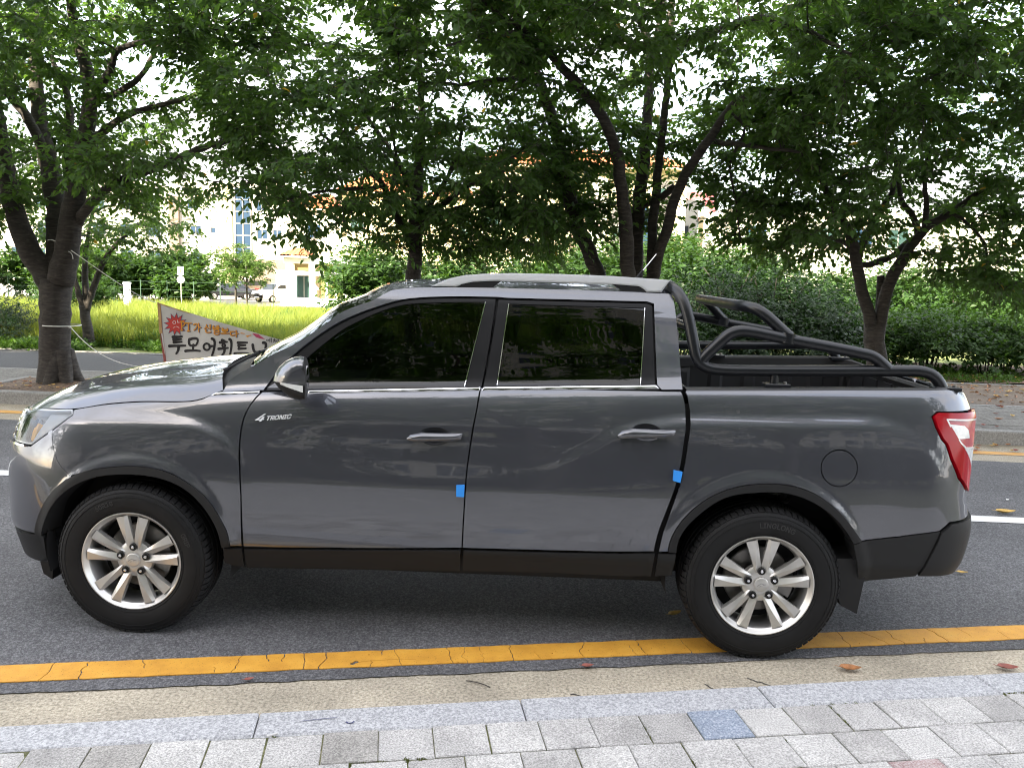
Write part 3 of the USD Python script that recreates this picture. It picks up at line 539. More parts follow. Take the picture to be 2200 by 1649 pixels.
def panel(poly, off=0.0, cell=.017, flange=.016, shrink=.0022, holes=(), depth=None):
    """a sheet-metal panel on the flank: outline in (s, z), clipped to a fine grid, edges turned inwards"""
    g = poly if not isinstance(poly, (list, np.ndarray)) else Polygon(poly)
    if not g.is_valid: g = g.buffer(0)
    for h in holes: g = g.difference(h if not isinstance(h, list) else Polygon(h))
    if shrink: g = g.buffer(-shrink, join_style=2)
    pts, tris = [], []
    polys = [g] if g.geom_type == 'Polygon' else list(g.geoms)
    for q in polys:
        x0, z0, x1, z1 = q.bounds
        xs = np.arange(math.floor(x0 / cell), math.ceil(x1 / cell) + 1) * cell; zs = np.arange(math.floor(z0 / cell), math.ceil(z1 / cell) + 1) * cell
        XX, ZZ = np.meshgrid(xs[:-1], zs[:-1], indexing='ij'); XX, ZZ = XX.ravel(), ZZ.ravel()
        cells = shapely.box(XX, ZZ, XX + cell, ZZ + cell)
        shapely.prepare(q)
        ins = shapely.contains_properly(q, cells); cut = shapely.intersects(q, cells) & ~ins
        for a, b in zip(XX[ins], ZZ[ins]):
            k = len(pts); pts += [(a, b), (a + cell, b), (a + cell, b + cell), (a, b + cell)]; tris += [(k, k + 1, k + 2), (k, k + 2, k + 3)]
        for c in shapely.intersection(q, cells[cut]):
            for r in ([c] if c.geom_type == 'Polygon' else [t for t in getattr(c, 'geoms', []) if t.geom_type == 'Polygon']):
                if r.area < 1e-8: continue
                v, f = trimesh.creation.triangulate_polygon(r, engine='earcut')
                k = len(pts); pts += [tuple(t) for t in v]; tris += [tuple(np.asarray(t) + k) for t in f]
    pts = np.array(pts); tris = np.array(tris)
    key = np.round(pts * 20000).astype(np.int64); _, ix, inv = np.unique(key, axis=0, return_index=True, return_inverse=True)
    pts = pts[ix]; tris = inv.reshape(-1)[tris]
    a = pts[tris]; ar = (a[:, 1, 0] - a[:, 0, 0]) * (a[:, 2, 1] - a[:, 0, 1]) - (a[:, 1, 1] - a[:, 0, 1]) * (a[:, 2, 0] - a[:, 0, 0])
    tris = tris[np.abs(ar) > 1e-10]; ar = ar[np.abs(ar) > 1e-10]; tris[ar < 0] = tris[ar < 0][:, ::-1]
    def place(q):
        n = surf_n(q[:, 0], q[:, 1]); o = off(q) if callable(off) else off
        return P(q[:, 0], q[:, 1]) + n * np.asarray(o).reshape(-1, 1), n
    V, N = place(pts)
    if callable(off):           # a dished or crowned piece: its own normals
        m = trimesh.Trimesh(V, tris, process=False); N = np.array(meshkit.arrays(m, True)[2])
    VV, NN, TT, n0 = [V], [N], [tris], len(V)
    if flange:
        for q in polys:
            for ring in [q.exterior] + list(q.interiors):
                c = np.array(shapely.segmentize(ring, .03).coords); A, nA = place(c)
                B = A - nA * flange
                t = np.gradient(A, axis=0); side = np.cross(t, nA); side /= np.linalg.norm(side, axis=1, keepdims=True) + 1e-12
                if not ring.is_ccw: pass
                k = len(c); VV += [A, B]; NN += [side, side]; i = np.arange(k - 1)
                TT.append(np.vstack([np.stack([n0 + i, n0 + k + i, n0 + i + 1], 1), np.stack([n0 + i + 1, n0 + k + i, n0 + k + i + 1], 1)])); n0 += 2 * k
    return np.vstack(VV), np.vstack(TT), np.vstack(NN)
def mir(m):
    """the same piece on the far flank"""
    if isinstance(m, trimesh.Trimesh):
        v = np.array(m.vertices) * [1, -1, 1]; return trimesh.Trimesh(v, np.array(m.faces)[:, ::-1], process=False)
    v, f, n = m; return v * [1, -1, 1], f[:, ::-1], n * [1, -1, 1]
TX = np.array([-0.2830375, 4.7604325]); TYAW = -0.02977646
truck = thing('pickup_truck', 'dark grey crew-cab pickup truck parked broadside along the yellow line', 'pickup truck', (TX[0], TX[1], .006), TYAW)
def both(name, m, mt, parent=(None, None), **kw):
    a = obj(name, m, mt, parent[0] or truck, **kw); b = obj(name, mir(m), mt, parent[1] or truck, **kw); return a, b

def smooth_outline(pts, corner=32):
    """an outline whose gentle bends become curves and whose corners stay"""
    p = np.asarray(pts, float); n = len(p); a = p - np.roll(p, 1, 0); b = np.roll(p, -1, 0) - p
    ang = np.degrees(np.abs(np.arctan2(a[:, 0] * b[:, 1] - a[:, 1] * b[:, 0], (a * b).sum(1)))); cs = np.where(ang > corner)[0]
    if len(cs) < 2: return pts
    out = []
    for i, j in zip(cs, np.append(cs[1:], cs[0] + n)):
        seg = p[np.arange(i, j + 1) % n]
        if len(seg) > 2:
            t = np.concatenate([[0], np.cumsum(np.linalg.norm(np.diff(seg, axis=0), axis=1))]); seg = PC(t, seg)(np.unique(np.concatenate([t, np.linspace(0, t[-1], 5 * len(seg))])))
        out += [tuple(q) for q in seg[:-1]]
    return out
def arch_region(key, n):
    o = np.array(PAN[key][:n]); t = np.concatenate([[0], np.cumsum(np.linalg.norm(np.diff(o, axis=0), axis=1))]); c = CubicSpline(t, o)(np.linspace(0, t[-1], 90)); return Polygon(np.vstack([c, [(c[-1, 0], .1), (c[0, 0], .1)]])), c
ARF, cof = arch_region('arch_f', 13); ARR, cor = arch_region('arch_r', 12)
def arch_trim(key, n, co):
    i = np.array(PAN[key][n:]); t = np.concatenate([[0], np.cumsum(np.linalg.norm(np.diff(i, axis=0), axis=1))]); return Polygon(np.vstack([co, CubicSpline(t, i)(np.linspace(0, t[-1], 80))]))

# doors -------------------------------------------------------------
def ell(c, rx, rz, n=40): 
    a = np.linspace(0, 2 * np.pi, n, endpoint=False); return Polygon(np.column_stack([c[0] + rx * np.cos(a), c[1] + rz * np.sin(a)]))
def handle_parts(out, tip, bowl_c, r):
    b = ell(bowl_c, r[0], r[1])
    dish = lambda q: -.030 * np.clip(1 - ((q[:, 0] - bowl_c[0]) / r[0]) ** 2 - ((q[:, 1] - bowl_c[1]) / r[1]) ** 2, 0, 1) ** .6 - .001
    hp = Polygon(out).buffer(-.004).buffer(.004)
    cz, zs = np.mean([t[1] for t in out]), [t[1] for t in out]
    x0, x1 = min(t[0] for t in out), max(t[0] for t in out)
    dist = lambda q: np.array([hp.exterior.distance(Point(*t)) for t in q])
    crown = lambda q: .012 + .022 * np.clip(dist(q) / .012, 0, 1) ** .5 * np.clip(1 - ((q[:, 0] - (x0 + x1) / 2) / ((x1 - x0) / 2)) ** 4, 0, 1) + .004
    return b, panel(b, dish, cell=.008, shrink=0, flange=0), panel(hp, crown, cell=.008, shrink=0, flange=.022)
def strip(pts):
    """a half-round moulding"""
    g = Polygon(pts).buffer(-.0008); ring = g.exterior
    return panel(g, lambda q: .002 + .0075 * np.sqrt(np.clip(shapely.distance(ring, shapely.points(q)) / .0085, 0, 1)), cell=.0045, shrink=0, flange=.012)
for key, name in (('f', 'front_door'), ('r', 'rear_door')):
    hb = PAN['bowl_' + key]; c = (np.mean([t[0] for t in hb]), np.mean([t[1] for t in hb])); 
    rx, rz = (max(t[0] for t in hb) - min(t[0] for t in hb)) / 2, (max(t[1] for t in hb) - min(t[1] for t in hb)) / 2
    b, bowl, bar = handle_parts(PAN['handle_' + key], None, c, (rx, rz))
    d = both(name, panel(smooth_outline(PAN[name]), holes=[b], shrink=.0018), K['paint'])
    both('handle_recess', bowl, K['paint'], d); both('handle', bar, K['paint'], d)
    xs = [t[0] for t in PAN['handle_' + key]]; x1 = max(xs) - .075
    hz = np.mean([t[1] for t in PAN['handle_' + key]])
    both('door_guard', panel(PAN['pad_' + key], .022, shrink=0, flange=.03, cell=.02), K['pad_blue'], d)
    both('lower_cladding', panel(PAN['rock_' + key], .004), K['cladding'], d)
    fr_o, gl = Polygon(smooth_outline(PAN[key + 'frame_out'])).buffer(0), Polygon(smooth_outline(PAN[key + 'glass'])).buffer(0)
    both('window_frame', panel(fr_o.union(gl.buffer(.012)).buffer(0), -.004, holes=[gl], shrink=.001), K['frame_black'], d)
    both('frame_lining', panel(fr_o.union(gl).buffer(.03), -.026, holes=[gl.buffer(-.006)], shrink=0, flange=0, cell=.03), K['dark'], d)
    both('window', panel(gl, -.010, shrink=0, flange=0), K['car_glass'], d)
    g = np.array(PAN[key + 'glass'])
    bright = [LineString(g[[9, 10, 11]] if key == 'f' else g[[1, 2, 3]])] + ([LineString(g[[0, 5, 4]])] if key == 'r' else [])
    for ln in bright: both('bright_trim', panel(ln.buffer(.0020, cap_style=2), .001, shrink=0, flange=.006), K['chrome'], d)
    both('belt_moulding', strip(PAN['chrome_' + key]), K['chrome'], d)
both('belt_moulding', strip(PAN['chrome_c']), K['chrome'])
# cab sides, wings, bed ------------------------------------------------
both('cab_side', panel(smooth_outline(PAN['cab']), 0), K['paint'])
fend = Polygon(smooth_outline(PAN['fender'])).buffer(0); both('front_wing', panel(fend, holes=[ARF], shrink=.0012), K['paint'])
fuel = ell((np.mean([t[0] for t in PAN['fuel']]), np.mean([t[1] for t in PAN['fuel']])), .0865, .0865)
bs = PAN['bed_side']; bs = bs[:4] + [(2.70, 1.300), (2.70, 1.240)] + bs[6:13] + [(2.572, .857), (2.70, .842), (2.70, .725)] + bs[16:]
bed = obj('bed_side', panel(Polygon(bs).buffer(.004).buffer(-.004), holes=[fuel, ARR]), K['paint'], truck); bed2 = obj('bed_side', mir(panel(bs, holes=[ARR])), K['paint'], truck)
obj('fuel_flap', panel(fuel, -.0005, shrink=.0028), K['paint'], bed)
both('arch_trim', panel(arch_trim('arch_f', 13, cof), .008, flange=.10, shrink=.001), K['cladding'])
both('arch_trim', panel(arch_trim('arch_r', 12, cor), .008, flange=.10, shrink=.001), K['cladding'])
both('sill_end', panel(PAN['rock_ff'], .002), K['cladding']); both('sill_end', panel(PAN['rock_rr'], .002), K['cladding'])
both('rear_corner_trim', panel(Polygon(PAN['trim_r']).buffer(.006, join_style=2), .004, flange=.12), K['cladding'])
br = PAN['bumper_r']; br = br[:3] + [(2.60, .712), (S_MAX, .700), (S_MAX, .445)] + [(2.62, .440), br[7]]
both('rear_bumper', panel(br, .012, flange=.10, cell=.035), K['cladding'])
bf = PAN['bumper_f']; bf = bf[:10] + [(S_MIN, .440), (S_MIN, .86), (-2.28, .90)]
hl = PAN['headl']; hl = [(-2.42, 1.062)] + hl[0:7] + [(-2.30, .915), (-2.42, .925)]; hp = Polygon(hl).buffer(0)
bump = Polygon(bf).buffer(0).union(LineString(bf[2:6]).buffer(.016)).difference(fend).difference(hp); bump = bump if bump.geom_type == 'Polygon' else max(bump.geoms, key=lambda q: q.area)
both('front_bumper', panel(bump, holes=[ARF], cell=.025, shrink=.0010), K['paint'])
bl = PAN['bumper_fl']; both('bumper_valance', panel([(S_MIN, .432)] + [(-2.256, .435)] + bl[1:5] + [(-2.15, .285), (S_MIN, .27)], -.003, flange=.10, cell=.035), K['cladding'])
both('grille', panel([(-2.30, .908), (S_MIN, .868), (S_MIN, 1.055), (-2.30, 1.07)], -.015, cell=.035), K['grille'])
for k in range(4): both('grille_bar', panel([(-2.32, .925 + k * .036), (S_MIN, .895 + k * .04), (S_MIN, .907 + k * .04), (-2.32, .937 + k * .036)], .004, shrink=0, cell=.035), K['chrome'])
both('tailgate', panel([(2.704, .728), (S_MAX, .728), (S_MAX, 1.30), (2.704, 1.30)], cell=.035), K['paint'])
# lamps -------------------------------------------------------------
tl = PAN['tail']; tl = [(2.72, 1.225)] + tl[1:8] + [(2.586, .852), (2.64, .834), (2.72, .90)]
tail_poly = Polygon(tl).buffer(0)
t_in = Polygon([(2.383, 1.205), (2.70, 1.194), (2.70, .93), (2.629, .935), (2.478, 1.078), (2.451, 1.110)])
lamp = both('tail_lamp', panel(tail_poly, .012, holes=[t_in], flange=.03, shrink=.001, cell=.02), K['lamp_red'])
both('inner_lens', panel(t_in, .008, shrink=.001, cell=.02), K['lamp_pink'], lamp)
both('indicator_lens', panel([(2.398, 1.182), (2.484, 1.172), (2.515, 1.150), (2.530, 1.112), (2.440, 1.112)], .0105, shrink=0, cell=.015, flange=.004), K['lamp_clear'], lamp)
both('reversing_lens', panel([(2.466, 1.092), (2.501, 1.066), (2.70, 1.050), (2.70, .945), (2.628, .944)], .0105, shrink=0, cell=.015, flange=.004), K['lamp_clear'], lamp)
both('lens_rim', panel(LineString([(2.70, 1.190), (2.386, 1.203), (2.402, 1.172)]).buffer(.0035).union(LineString([(2.452, 1.108), (2.466, 1.092), (2.501, 1.068), (2.70, 1.052)]).buffer(.0035)), .0125, shrink=0, cell=.02, flange=.004), K['lamp_clear'], lamp)
hl = PAN['headl']; hl = [(-2.42, 1.062)] + hl[0:7] + [(-2.30, .915), (-2.42, .925)]
hp = Polygon(hl).buffer(0)
head = both('headlamp', panel(hp, -.055, shrink=.003, cell=.02, flange=0), K['lamp_inner'])
both('lamp_bezel', panel(hp.intersection(Polygon([(-2.085, 1.12), (-2.10, 1.04), (-2.165, .92), (-1.98, .90), (-1.85, 1.12)])), -.030, shrink=.004, cell=.02, flange=.02), K['lamp_grey'], head)
both('indicator_bulb', panel(ell((-2.175, .985), .022, .048), -.036, shrink=0, cell=.012, flange=.02), K['amber'], head)
both('projector', panel(ell((-2.205, 1.03), .034, .03), -.034, shrink=0, cell=.012, flange=.02), K['chrome'], head)
both('lamp_surround', panel(hp.difference(hp.buffer(-.009)), -.004, shrink=.001, cell=.02, flange=.05), K['lamp_grey'], head)
both('lamp_lens', panel(hp, .001, shrink=.002, cell=.02, flange=0), K['lens'], head)
both('bumper_chrome', panel([(-2.145, .917), (-2.145, .908), (-2.34, .900), (-2.34, .910)], .012, shrink=0, flange=.02, cell=.02), K['chrome'])
# inside shell, underside ------------------------------------------------
wheelc = [Point(-1.53, .38).buffer(.50), Point(1.55, .38).buffer(.50)]
sh = Polygon([(S_MIN, .34), (S_MAX, .48), (S_MAX, 1.26), (1.18, 1.26), (1.1, 1.24), (-.9, 1.20), (-1.5, 1.12), (-2.0, 1.06), (S_MIN, 1.02)])
both('inner_shell', panel(sh, -.062, cell=.05, flange=0, shrink=0, holes=wheelc), K['dark'])
mb = MB(); mb.box(-2.2, 2.45, -.66, .66, .40, .50); mb.box(-1.08, 1.08, -.80, .80, .40, .46); mb.box(-1.10, 1.12, -.72, .72, .295, .42); mb.box(-1.15, 1.2, -.45, .45, .235, .42); mb.box(-2.25, -1.0, -.60, .60, .5, .98); mb.box(-1.0, 1.10, -.74, .74, .46, .60)
obj('chassis', mb.mesh(), K['dark'], truck, smooth=False)
for cx in (-1.55, 1.55):
    for sgn in (-1, 1):
        a = np.linspace(-.25, math.pi + .25, 32); pr = np.array([[.472, -.885], [.472, -.60], [.30, -.585]])
        F = np.stack([cx + .01 + pr[:, None, 0] * np.cos(a), np.broadcast_to(pr[:, None, 1] * -sgn, (3, 32)), .40 + pr[:, None, 0] * np.sin(a)], -1)
        obj('wheel_housing', grid(F, 3, 32), K['dark'], truck, smooth=40)
    obj('axle', tube([[cx, -.74, .375], [cx, .74, .375]], .05, 12), K['dark'], truck)
    for sgn in (-1, 1):
        sp = np.linspace(0, 1, 60); hel = np.column_stack([cx + .13 + .055 * np.cos(sp * 36), sgn * .66 + .055 * np.sin(sp * 36), .48 + sp * .30])
        obj('spring', tube(hel, .009, 6), K['disc'], truck); obj('damper', tube([[cx + .13, sgn * .66, .46], [cx + .16, sgn * .66, .86]], .026, 10), K['cladding'], truck)
for x in (-2.05, 1.955):
    for sgn in (-1, 1):
        if x > 0: q = Polygon([(1.905, .52), (2.02, .52), (2.045, .43), (2.022, .245), (1.94, .285), (1.90, .40)])
        else: q = Polygon([(-2.09, .31), (-2.02, .31), (-2.03, .215), (-2.075, .245)])
        m = extrude(q, .20 if x > 0 else .16); m = to_xz(m, -.72 if x > 0 else -.66); obj('mud_flap', m if sgn < 0 else mir(m), K['cladding'], truck, smooth=False)

# bonnet, windscreen, roof ------------------------------------------------
e_s = np.array([-2.255, -2.10, -1.90, -1.713, -1.543, -1.276, -1.215, -1.157, -1.128]); e_z = np.array([1.072, 1.094, 1.108, 1.139, 1.158, 1.173, 1.188, 1.214, 1.226])
Ed = P(e_s, e_z); Ed[:, 1] += .003
tt = np.concatenate([[0], np.cumsum(np.linalg.norm(np.diff(Ed, axis=0), axis=1))]); tt /= tt[-1]
EdF = PC(tt, Ed)
CeF = PC([0, .18, .42, .68, 1], np.array([[-2.385, 0, 1.062], [-2.22, 0, 1.150], [-1.93, 0, 1.232], [-1.62, 0, 1.283], [-1.29, 0, 1.318]]))
un = np.linspace(0, 1, 34); tn = np.sign(np.linspace(-1, 1, 57)) * np.abs(np.linspace(-1, 1, 57)) ** .8
prof = PC([0, .30, .50, .62, .72, .86, .90, .94, 1.0], [0, .10, .235, .30, .335, .44, .50, .66, 1.0])
E_, C_ = EdF(un), CeF(un)
Fh = np.zeros((len(un), len(tn), 3))
for j, t in enumerate(tn):
    k = abs(t)
    Fh[:, j, 0] = C_[:, 0] + (E_[:, 0] - C_[:, 0]) * k ** 2.2
    Fh[:, j, 1] = -E_[:, 1] * t * -1 if False else E_[:, 1] * -t
    Fh[:, j, 2] = C_[:, 2] + (E_[:, 2] - C_[:, 2]) * prof(k)
hood = obj('bonnet', grid(Fh, len(un), len(tn), flip=False), K['paint'], truck, smooth=28)
obj('bonnet_lip', grid(np.stack([Fh[0], Fh[0] + [0.02, 0, -.06]], 0), 2, len(tn)), K['paint'], hood, smooth=True)
obj('bonnet_lip', grid(np.stack([Fh[-1], Fh[-1] + [-.01, 0, -.05]], 0), 2, len(tn)), K['dark'], hood, smooth=True)
ap = np.array(PAN['cab'][2:11]); A_ = P(ap[:, 0], ap[:, 1])
ta = np.concatenate([[0], np.cumsum(np.linalg.norm(np.diff(A_, axis=0), axis=1))]); ta /= ta[-1]
AF = PC(ta, A_); ws = AF(np.linspace(0, 1, 16)); tw = np.linspace(-1, 1, 25)
Fw = np.stack([np.stack([ws[:, 0] - .15 * (1 - t * t), -ws[:, 1] * t * .985, ws[:, 2] + .022 * (1 - t * t) - .006], -1) for t in tw], 1)
obj('windscreen', grid(Fw, 16, 25), K['screen_glass'], truck, smooth=40)
cow = np.stack([Fh[-1] + [-.012, 0, -.030], np.stack([np.interp(tn, tw, Fw[0, :, 0]) - .02, np.interp(tn, tw, Fw[0, :, 1]), np.interp(tn, tw, Fw[0, :, 2]) - .03], -1)], 0)
obj('cowl', grid(cow, 2, len(tn)), K['cladding'], truck, smooth=40)
for y0, y1, L in ((-.60, -.05, .55), (-.02, .5, .5)):
    a, b = np.array([-1.20, y0, 1.300]), np.array([-1.045, y0 + L * .9, 1.395])
    w = obj('wiper', tube([a, (a * .5 + b * .5) + [0, 0, .015], b], .007, 6), K['cladding'], truck); obj('wiper_blade', tube([b + [-.02, -.34, -.01], b + [.02, .22, .005]], .008, 6), K['bar_black'], w)
re = np.array([(-.415, 1.686), (-.37, 1.713), (-.312, 1.742), (-.186, 1.757), (.209, 1.766), (.839, 1.768), (1.100, 1.761)])
R_ = P(re[:, 0], re[:, 1]); R_[:, 2] -= .0015
tr_ = np.concatenate([[0], np.cumsum(np.linalg.norm(np.diff(R_, axis=0), axis=1))]); tr_ /= tr_[-1]; RF = PC(tr_, R_)(np.linspace(0, 1, 40))
RF = np.vstack([RF, RF[-1] + [.035, .02, -.03], RF[-1] + [.045, .03, -.06]])
tq = np.sign(tw) * np.abs(tw) ** .7
Fr = np.stack([np.stack([RF[:, 0] - .15 * np.exp(-((RF[:, 0] + .415) / .22) ** 2) * (1 - t * t), -RF[:, 1] * t, RF[:, 2] + (.030 * (1 - np.abs(t) ** 3) + .006 * math.cos(t * 22) * (abs(t) < .8)) * np.clip((RF[:, 0] + .45) / .2, .3, 1)], -1) for t in tq], 1)
obj('roof', grid(Fr, len(RF), 25), K['paint'], truck, smooth=40)
# rear of the cab
cb = [(y, z) for y, z in ((-.60, 1.70), (-.72, 1.45), (-.80, 1.26), (-.82, .62))]; cbp = Polygon(cb + [(-y, z) for y, z in cb[::-1]])
m = extrude(cbp, .02); v = np.array(m.vertices); m.vertices = np.stack([1.085 + v[:, 2], v[:, 0], v[:, 1]], 1); cabb = obj('cab_back', m, K['paint'], truck, smooth=False)
m = extrude(Polygon([(-.52, 1.66), (-.60, 1.36), (.60, 1.36), (.52, 1.66)]).buffer(.02), .012); v = np.array(m.vertices); m.vertices = np.stack([1.103 + v[:, 2], v[:, 0], v[:, 1]], 1); obj('back_window', m, plain('back_glass', (.01, .012, .014), .03, coat=1), cabb, smooth=False)
cf = P(np.full(12, 1.137), np.linspace(1.30, 1.76, 12)); 
# seats, steering wheel
for sx, sy in ((-.15, -.40), (-.15, .40), (.70, -.40), (.70, .40)):
    s = MB(); s.add(trimesh.creation.icosphere(3)); m = s.mesh()
    def rb(cx, cy, cz, hx, hy, hz, tilt=0, r=.06):
        q = trimesh.creation.icosphere(3); w = np.array(q.vertices); w = np.sign(w) * np.abs(w) ** .45; w *= [hx, hy, hz]
        c, t = math.cos(tilt), math.sin(tilt); w = np.column_stack([c * w[:, 0] + t * w[:, 2], w[:, 1], -t * w[:, 0] + c * w[:, 2]]) + [cx, cy, cz]; return trimesh.Trimesh(w, q.faces, process=False)
    st = obj('seat', rb(sx, sy, .80, .27, .25, .09), K['seat'], truck, smooth=True)
    obj('backrest', rb(sx + .30, sy, 1.12, .08, .24, .32, .22), K['seat'], st, smooth=True); obj('headrest', rb(sx + .40, sy, 1.50, .055, .13, .09, .2), K['seat'], st, smooth=True)
obj('dashboard', MB().box(-1.02, -.62, -.70, .70, .75, 1.16).mesh(), K['dark'], truck, smooth=False)
a = np.linspace(0, 2 * np.pi, 33); sw = np.column_stack([-.50 + .08 * np.sin(a), -.40 + .19 * np.cos(a), 1.17 + .17 * np.sin(a)]); obj('steering_wheel', tube(sw, .016, 8, False), K['cladding'], truck)

# roof rails, aerial, mirrors ------------------------------------------------
rail = Polygon([(-.125, 1.763), (-.075, 1.787), (-.03, 1.806), (.048, 1.824), (.15, 1.834), (.254, 1.839), (.55, 1.8415), (.797, 1.840), (1.084, 1.828), (1.072, 1.812), (1.043, 1.767), (.968, 1.765), (.956, 1.775), (.940, 1.786), (.917, 1.792), (.799, 1.797), (.5, 1.800), (.208, 1.798), (.089, 1.789), (.03, 1.775), (.0, 1.764)])
def rounded(poly, w, c):
    """a plate of thickness w with its rim bevelled by c, in the xz plane"""
    return trimesh.util.concatenate([extrude(poly.buffer(-c), w), (lambda q: (q.apply_translation([0, 0, c]), q)[1])(extrude(poly, w - 2 * c)), (lambda q: (q.apply_translation([0, 0, c * .4]), q)[1])(extrude(poly.buffer(-c * .35), w - .8 * c))])
m = to_xz(rounded(rail, .046, .008), -.556); rr_ = both('roof_rail', m, K['satin'], smooth=25)
for q in (Polygon([(.0, 1.757), (.175, 1.757), (.235, 1.800), (.09, 1.792), (.03, 1.778)]), Polygon([(.79, 1.800), (.865, 1.757), (.975, 1.757), (.955, 1.778), (.93, 1.792)])):
    both('rail_foot', to_xz(extrude(q, .034), -.562), K['cladding'], rr_, smooth=False)
obj('aerial', tube([[.93, .0, 1.785], [.975, .0, 1.815], [.990, 0, 1.838], [1.02, .0, 1.876]], [.022, .014, .008, .0075], 8), K['cladding'], truck); 
obj('aerial_rod', tube([[1.015, 0, 1.870], [1.091, 0, 1.971]], [.0045, .003], 6), K['satin'], truck)
prof_m = np.array([(-.792, 1.318), (-.784, 1.352), (-.764, 1.382), (-.733, 1.410), (-.700, 1.427), (-.664, 1.434), (-.646, 1.430), (-.637, 1.40), (-.632, 1.34), (-.634, 1.27), (-.640, 1.237), (-.672, 1.233), (-.710, 1.243), (-.742, 1.264), (-.772, 1.290)])
mp_ = np.array(shapely.segmentize(Polygon(prof_m).exterior, .012).coords)[:-1]; mc = np.array([-.634, 1.335])
th_ = np.linspace(0, math.pi / 2, 12); ys = [-.930, -.945, -.975, -1.02] + list(-1.04 - .095 * np.sin(th_)); ks = [.55, .74, .90, .98] + list(np.cos(th_) ** .55)
Fm = np.stack([np.column_stack([mc[0] + (mp_[:, 0] - mc[0]) * k, np.full(len(mp_), y), mc[1] + (mp_[:, 1] - mc[1]) * (.35 + .65 * k)]) for y, k in zip(ys, ks)], 0)
Fm = np.concatenate([Fm, Fm[:, :1]], 1)
mm = grid(Fm, len(ys), Fm.shape[1]); 
ctr = np.array(mm.triangles_center); ztop_line = 1.312 + (ctr[:, 0] + .70) * -.10
capm = trimesh.Trimesh(mm.vertices, np.array(mm.faces)[(ctr[:, 2] > ztop_line) & (ctr[:, 0] < -.646)], process=False); lowm = trimesh.Trimesh(mm.vertices, np.array(mm.faces)[~((ctr[:, 2] > ztop_line) & (ctr[:, 0] < -.646))], process=False)
shear = lambda m: trimesh.Trimesh(np.array(m.vertices) + np.column_stack([-.20 * (np.array(m.vertices)[:, 1] + 1.0) - .012, np.zeros(len(m.vertices)), np.zeros(len(m.vertices))]), m.faces, process=False)
capm, lowm = shear(capm), shear(lowm)
mirr = both('door_mirror', capm, K['paint'], smooth=50); both('mirror_base', lowm, K['cladding'], mirr, smooth=50)
foot = grid(np.stack([np.array([[-.895, -.835, 1.250], [-.80, -.835, 1.312], [-.74, -.835, 1.300], [-.74, -.845, 1.245], [-.895, -.835, 1.250]]), np.array([[-.80, -.90, 1.262], [-.77, -.90, 1.312], [-.72, -.90, 1.305], [-.70, -.90, 1.258], [-.80, -.90, 1.262]]), np.array([[-.76, -.955, 1.265], [-.745, -.955, 1.315], [-.68, -.955, 1.312], [-.68, -.955, 1.258], [-.76, -.955, 1.265]])], 0), 3, 5)
both('mirror_arm', foot, K['paint'], mirr, smooth=60)
mout = Polygon(prof_m)
def mirror_y(x, z):
    for k in np.linspace(.02, 1, 80):
        if shapely.affinity.scale(mout, k, .35 + .65 * k, origin=tuple(mc)).contains(Point(x, z)): return -1.04 - .095 * math.sqrt(max(1 - k ** (1 / .55 * 2) if k < 1 else 0, 0)) - .004
    return -1.05
sx_ = np.linspace(-.752, -.645, 16); sig = grid(np.array([[(x, mirror_y(x, 1.316 - .10 * (x + .70) - (.0105 * j) * (.35 + .65 * (x + .752) / .107)), 1.316 - .10 * (x + .70) - (.0105 * j) * (.35 + .65 * (x + .752) / .107)) for x in sx_] for j in range(4)]), 4, 16)
both('turn_signal', shear(sig), K['lamp_clear'], mirr, smooth=40)
mgl = np.array([(-1.08, 1.285), (-1.09, 1.33), (-1.07, 1.375), (-1.04, 1.39), (-.97, 1.37), (-.965, 1.285), (-1.02, 1.27)])
m = extrude(Polygon(mgl), .004); v = np.array(m.vertices); m.vertices = np.stack([-.6365 + v[:, 2], v[:, 0], v[:, 1]], 1); both('mirror_plate', shear(m), K['mirror_glass'], mirr, smooth=False)

# the bed ------------------------------------------------
lin = MB(); lin.box(1.16, 2.50, -.72, .72, .80, .83); 
bedin = obj('bed_liner', lin.mesh(), K['liner'], truck, smooth=False)
def bed_wall(sgn):
    x = np.linspace(1.16, 2.50, 68); z = np.linspace(.82, 1.30, 12); X, Z = np.meshgrid(x, z, indexing='ij')
    ribs = .012 * (np.sin(X * 28) > .3) * ((Z > .88) & (Z < 1.22)); arch = .16 * np.clip(1 - ((X - 1.56) / .42) ** 2, 0, 1) ** .5 * (Z < 1.0)
    return grid(np.stack([X, sgn * (.735 - ribs - arch), Z], -1), 68, 12, flip=sgn < 0)
for sgn in (-1, 1): obj('inner_wall', bed_wall(sgn), K['liner'], bedin, smooth=False)
obj('inner_wall', box(1.14, 1.165, -.74, .74, .82, 1.31), K['liner'], bedin, smooth=False)
tgi = MB(); tgi.box(2.50, 2.53, -.66, .66, .82, 1.285); [tgi.box(2.488, 2.50, -.62 + k * .21, -.50 + k * .21, .86, 1.26) for k in range(6)]
obj('tailgate_inside', tgi.mesh(), K['liner'], truck, smooth=False)
obj('tailgate_cap', cbox(2.500, 2.55, -.64, .64, 1.26, 1.30, .014), K['cladding'], truck, smooth=False)
xs_ = np.linspace(1.155, 2.69, 48); zs_ = np.interp(xs_, [1.152, 1.881, 2.45, 2.557, 2.70], [1.302, 1.327, 1.340, 1.330, 1.300]); ou = P(xs_, zs_); xr_ = np.minimum(ou[:, 0], 2.62); yi = np.maximum(ou[:, 1] + .045, -.745)
def railcap():
    F = np.stack([ou + [0, 0.002, -.004], ou + [0, .012, .006], np.column_stack([xr_, yi, zs_ + .006]), np.column_stack([xr_, yi + .02, zs_ - .004]), np.column_stack([xr_, yi + .023, zs_ - .06])], 0)
    return grid(F, 5, 48, flip=True)
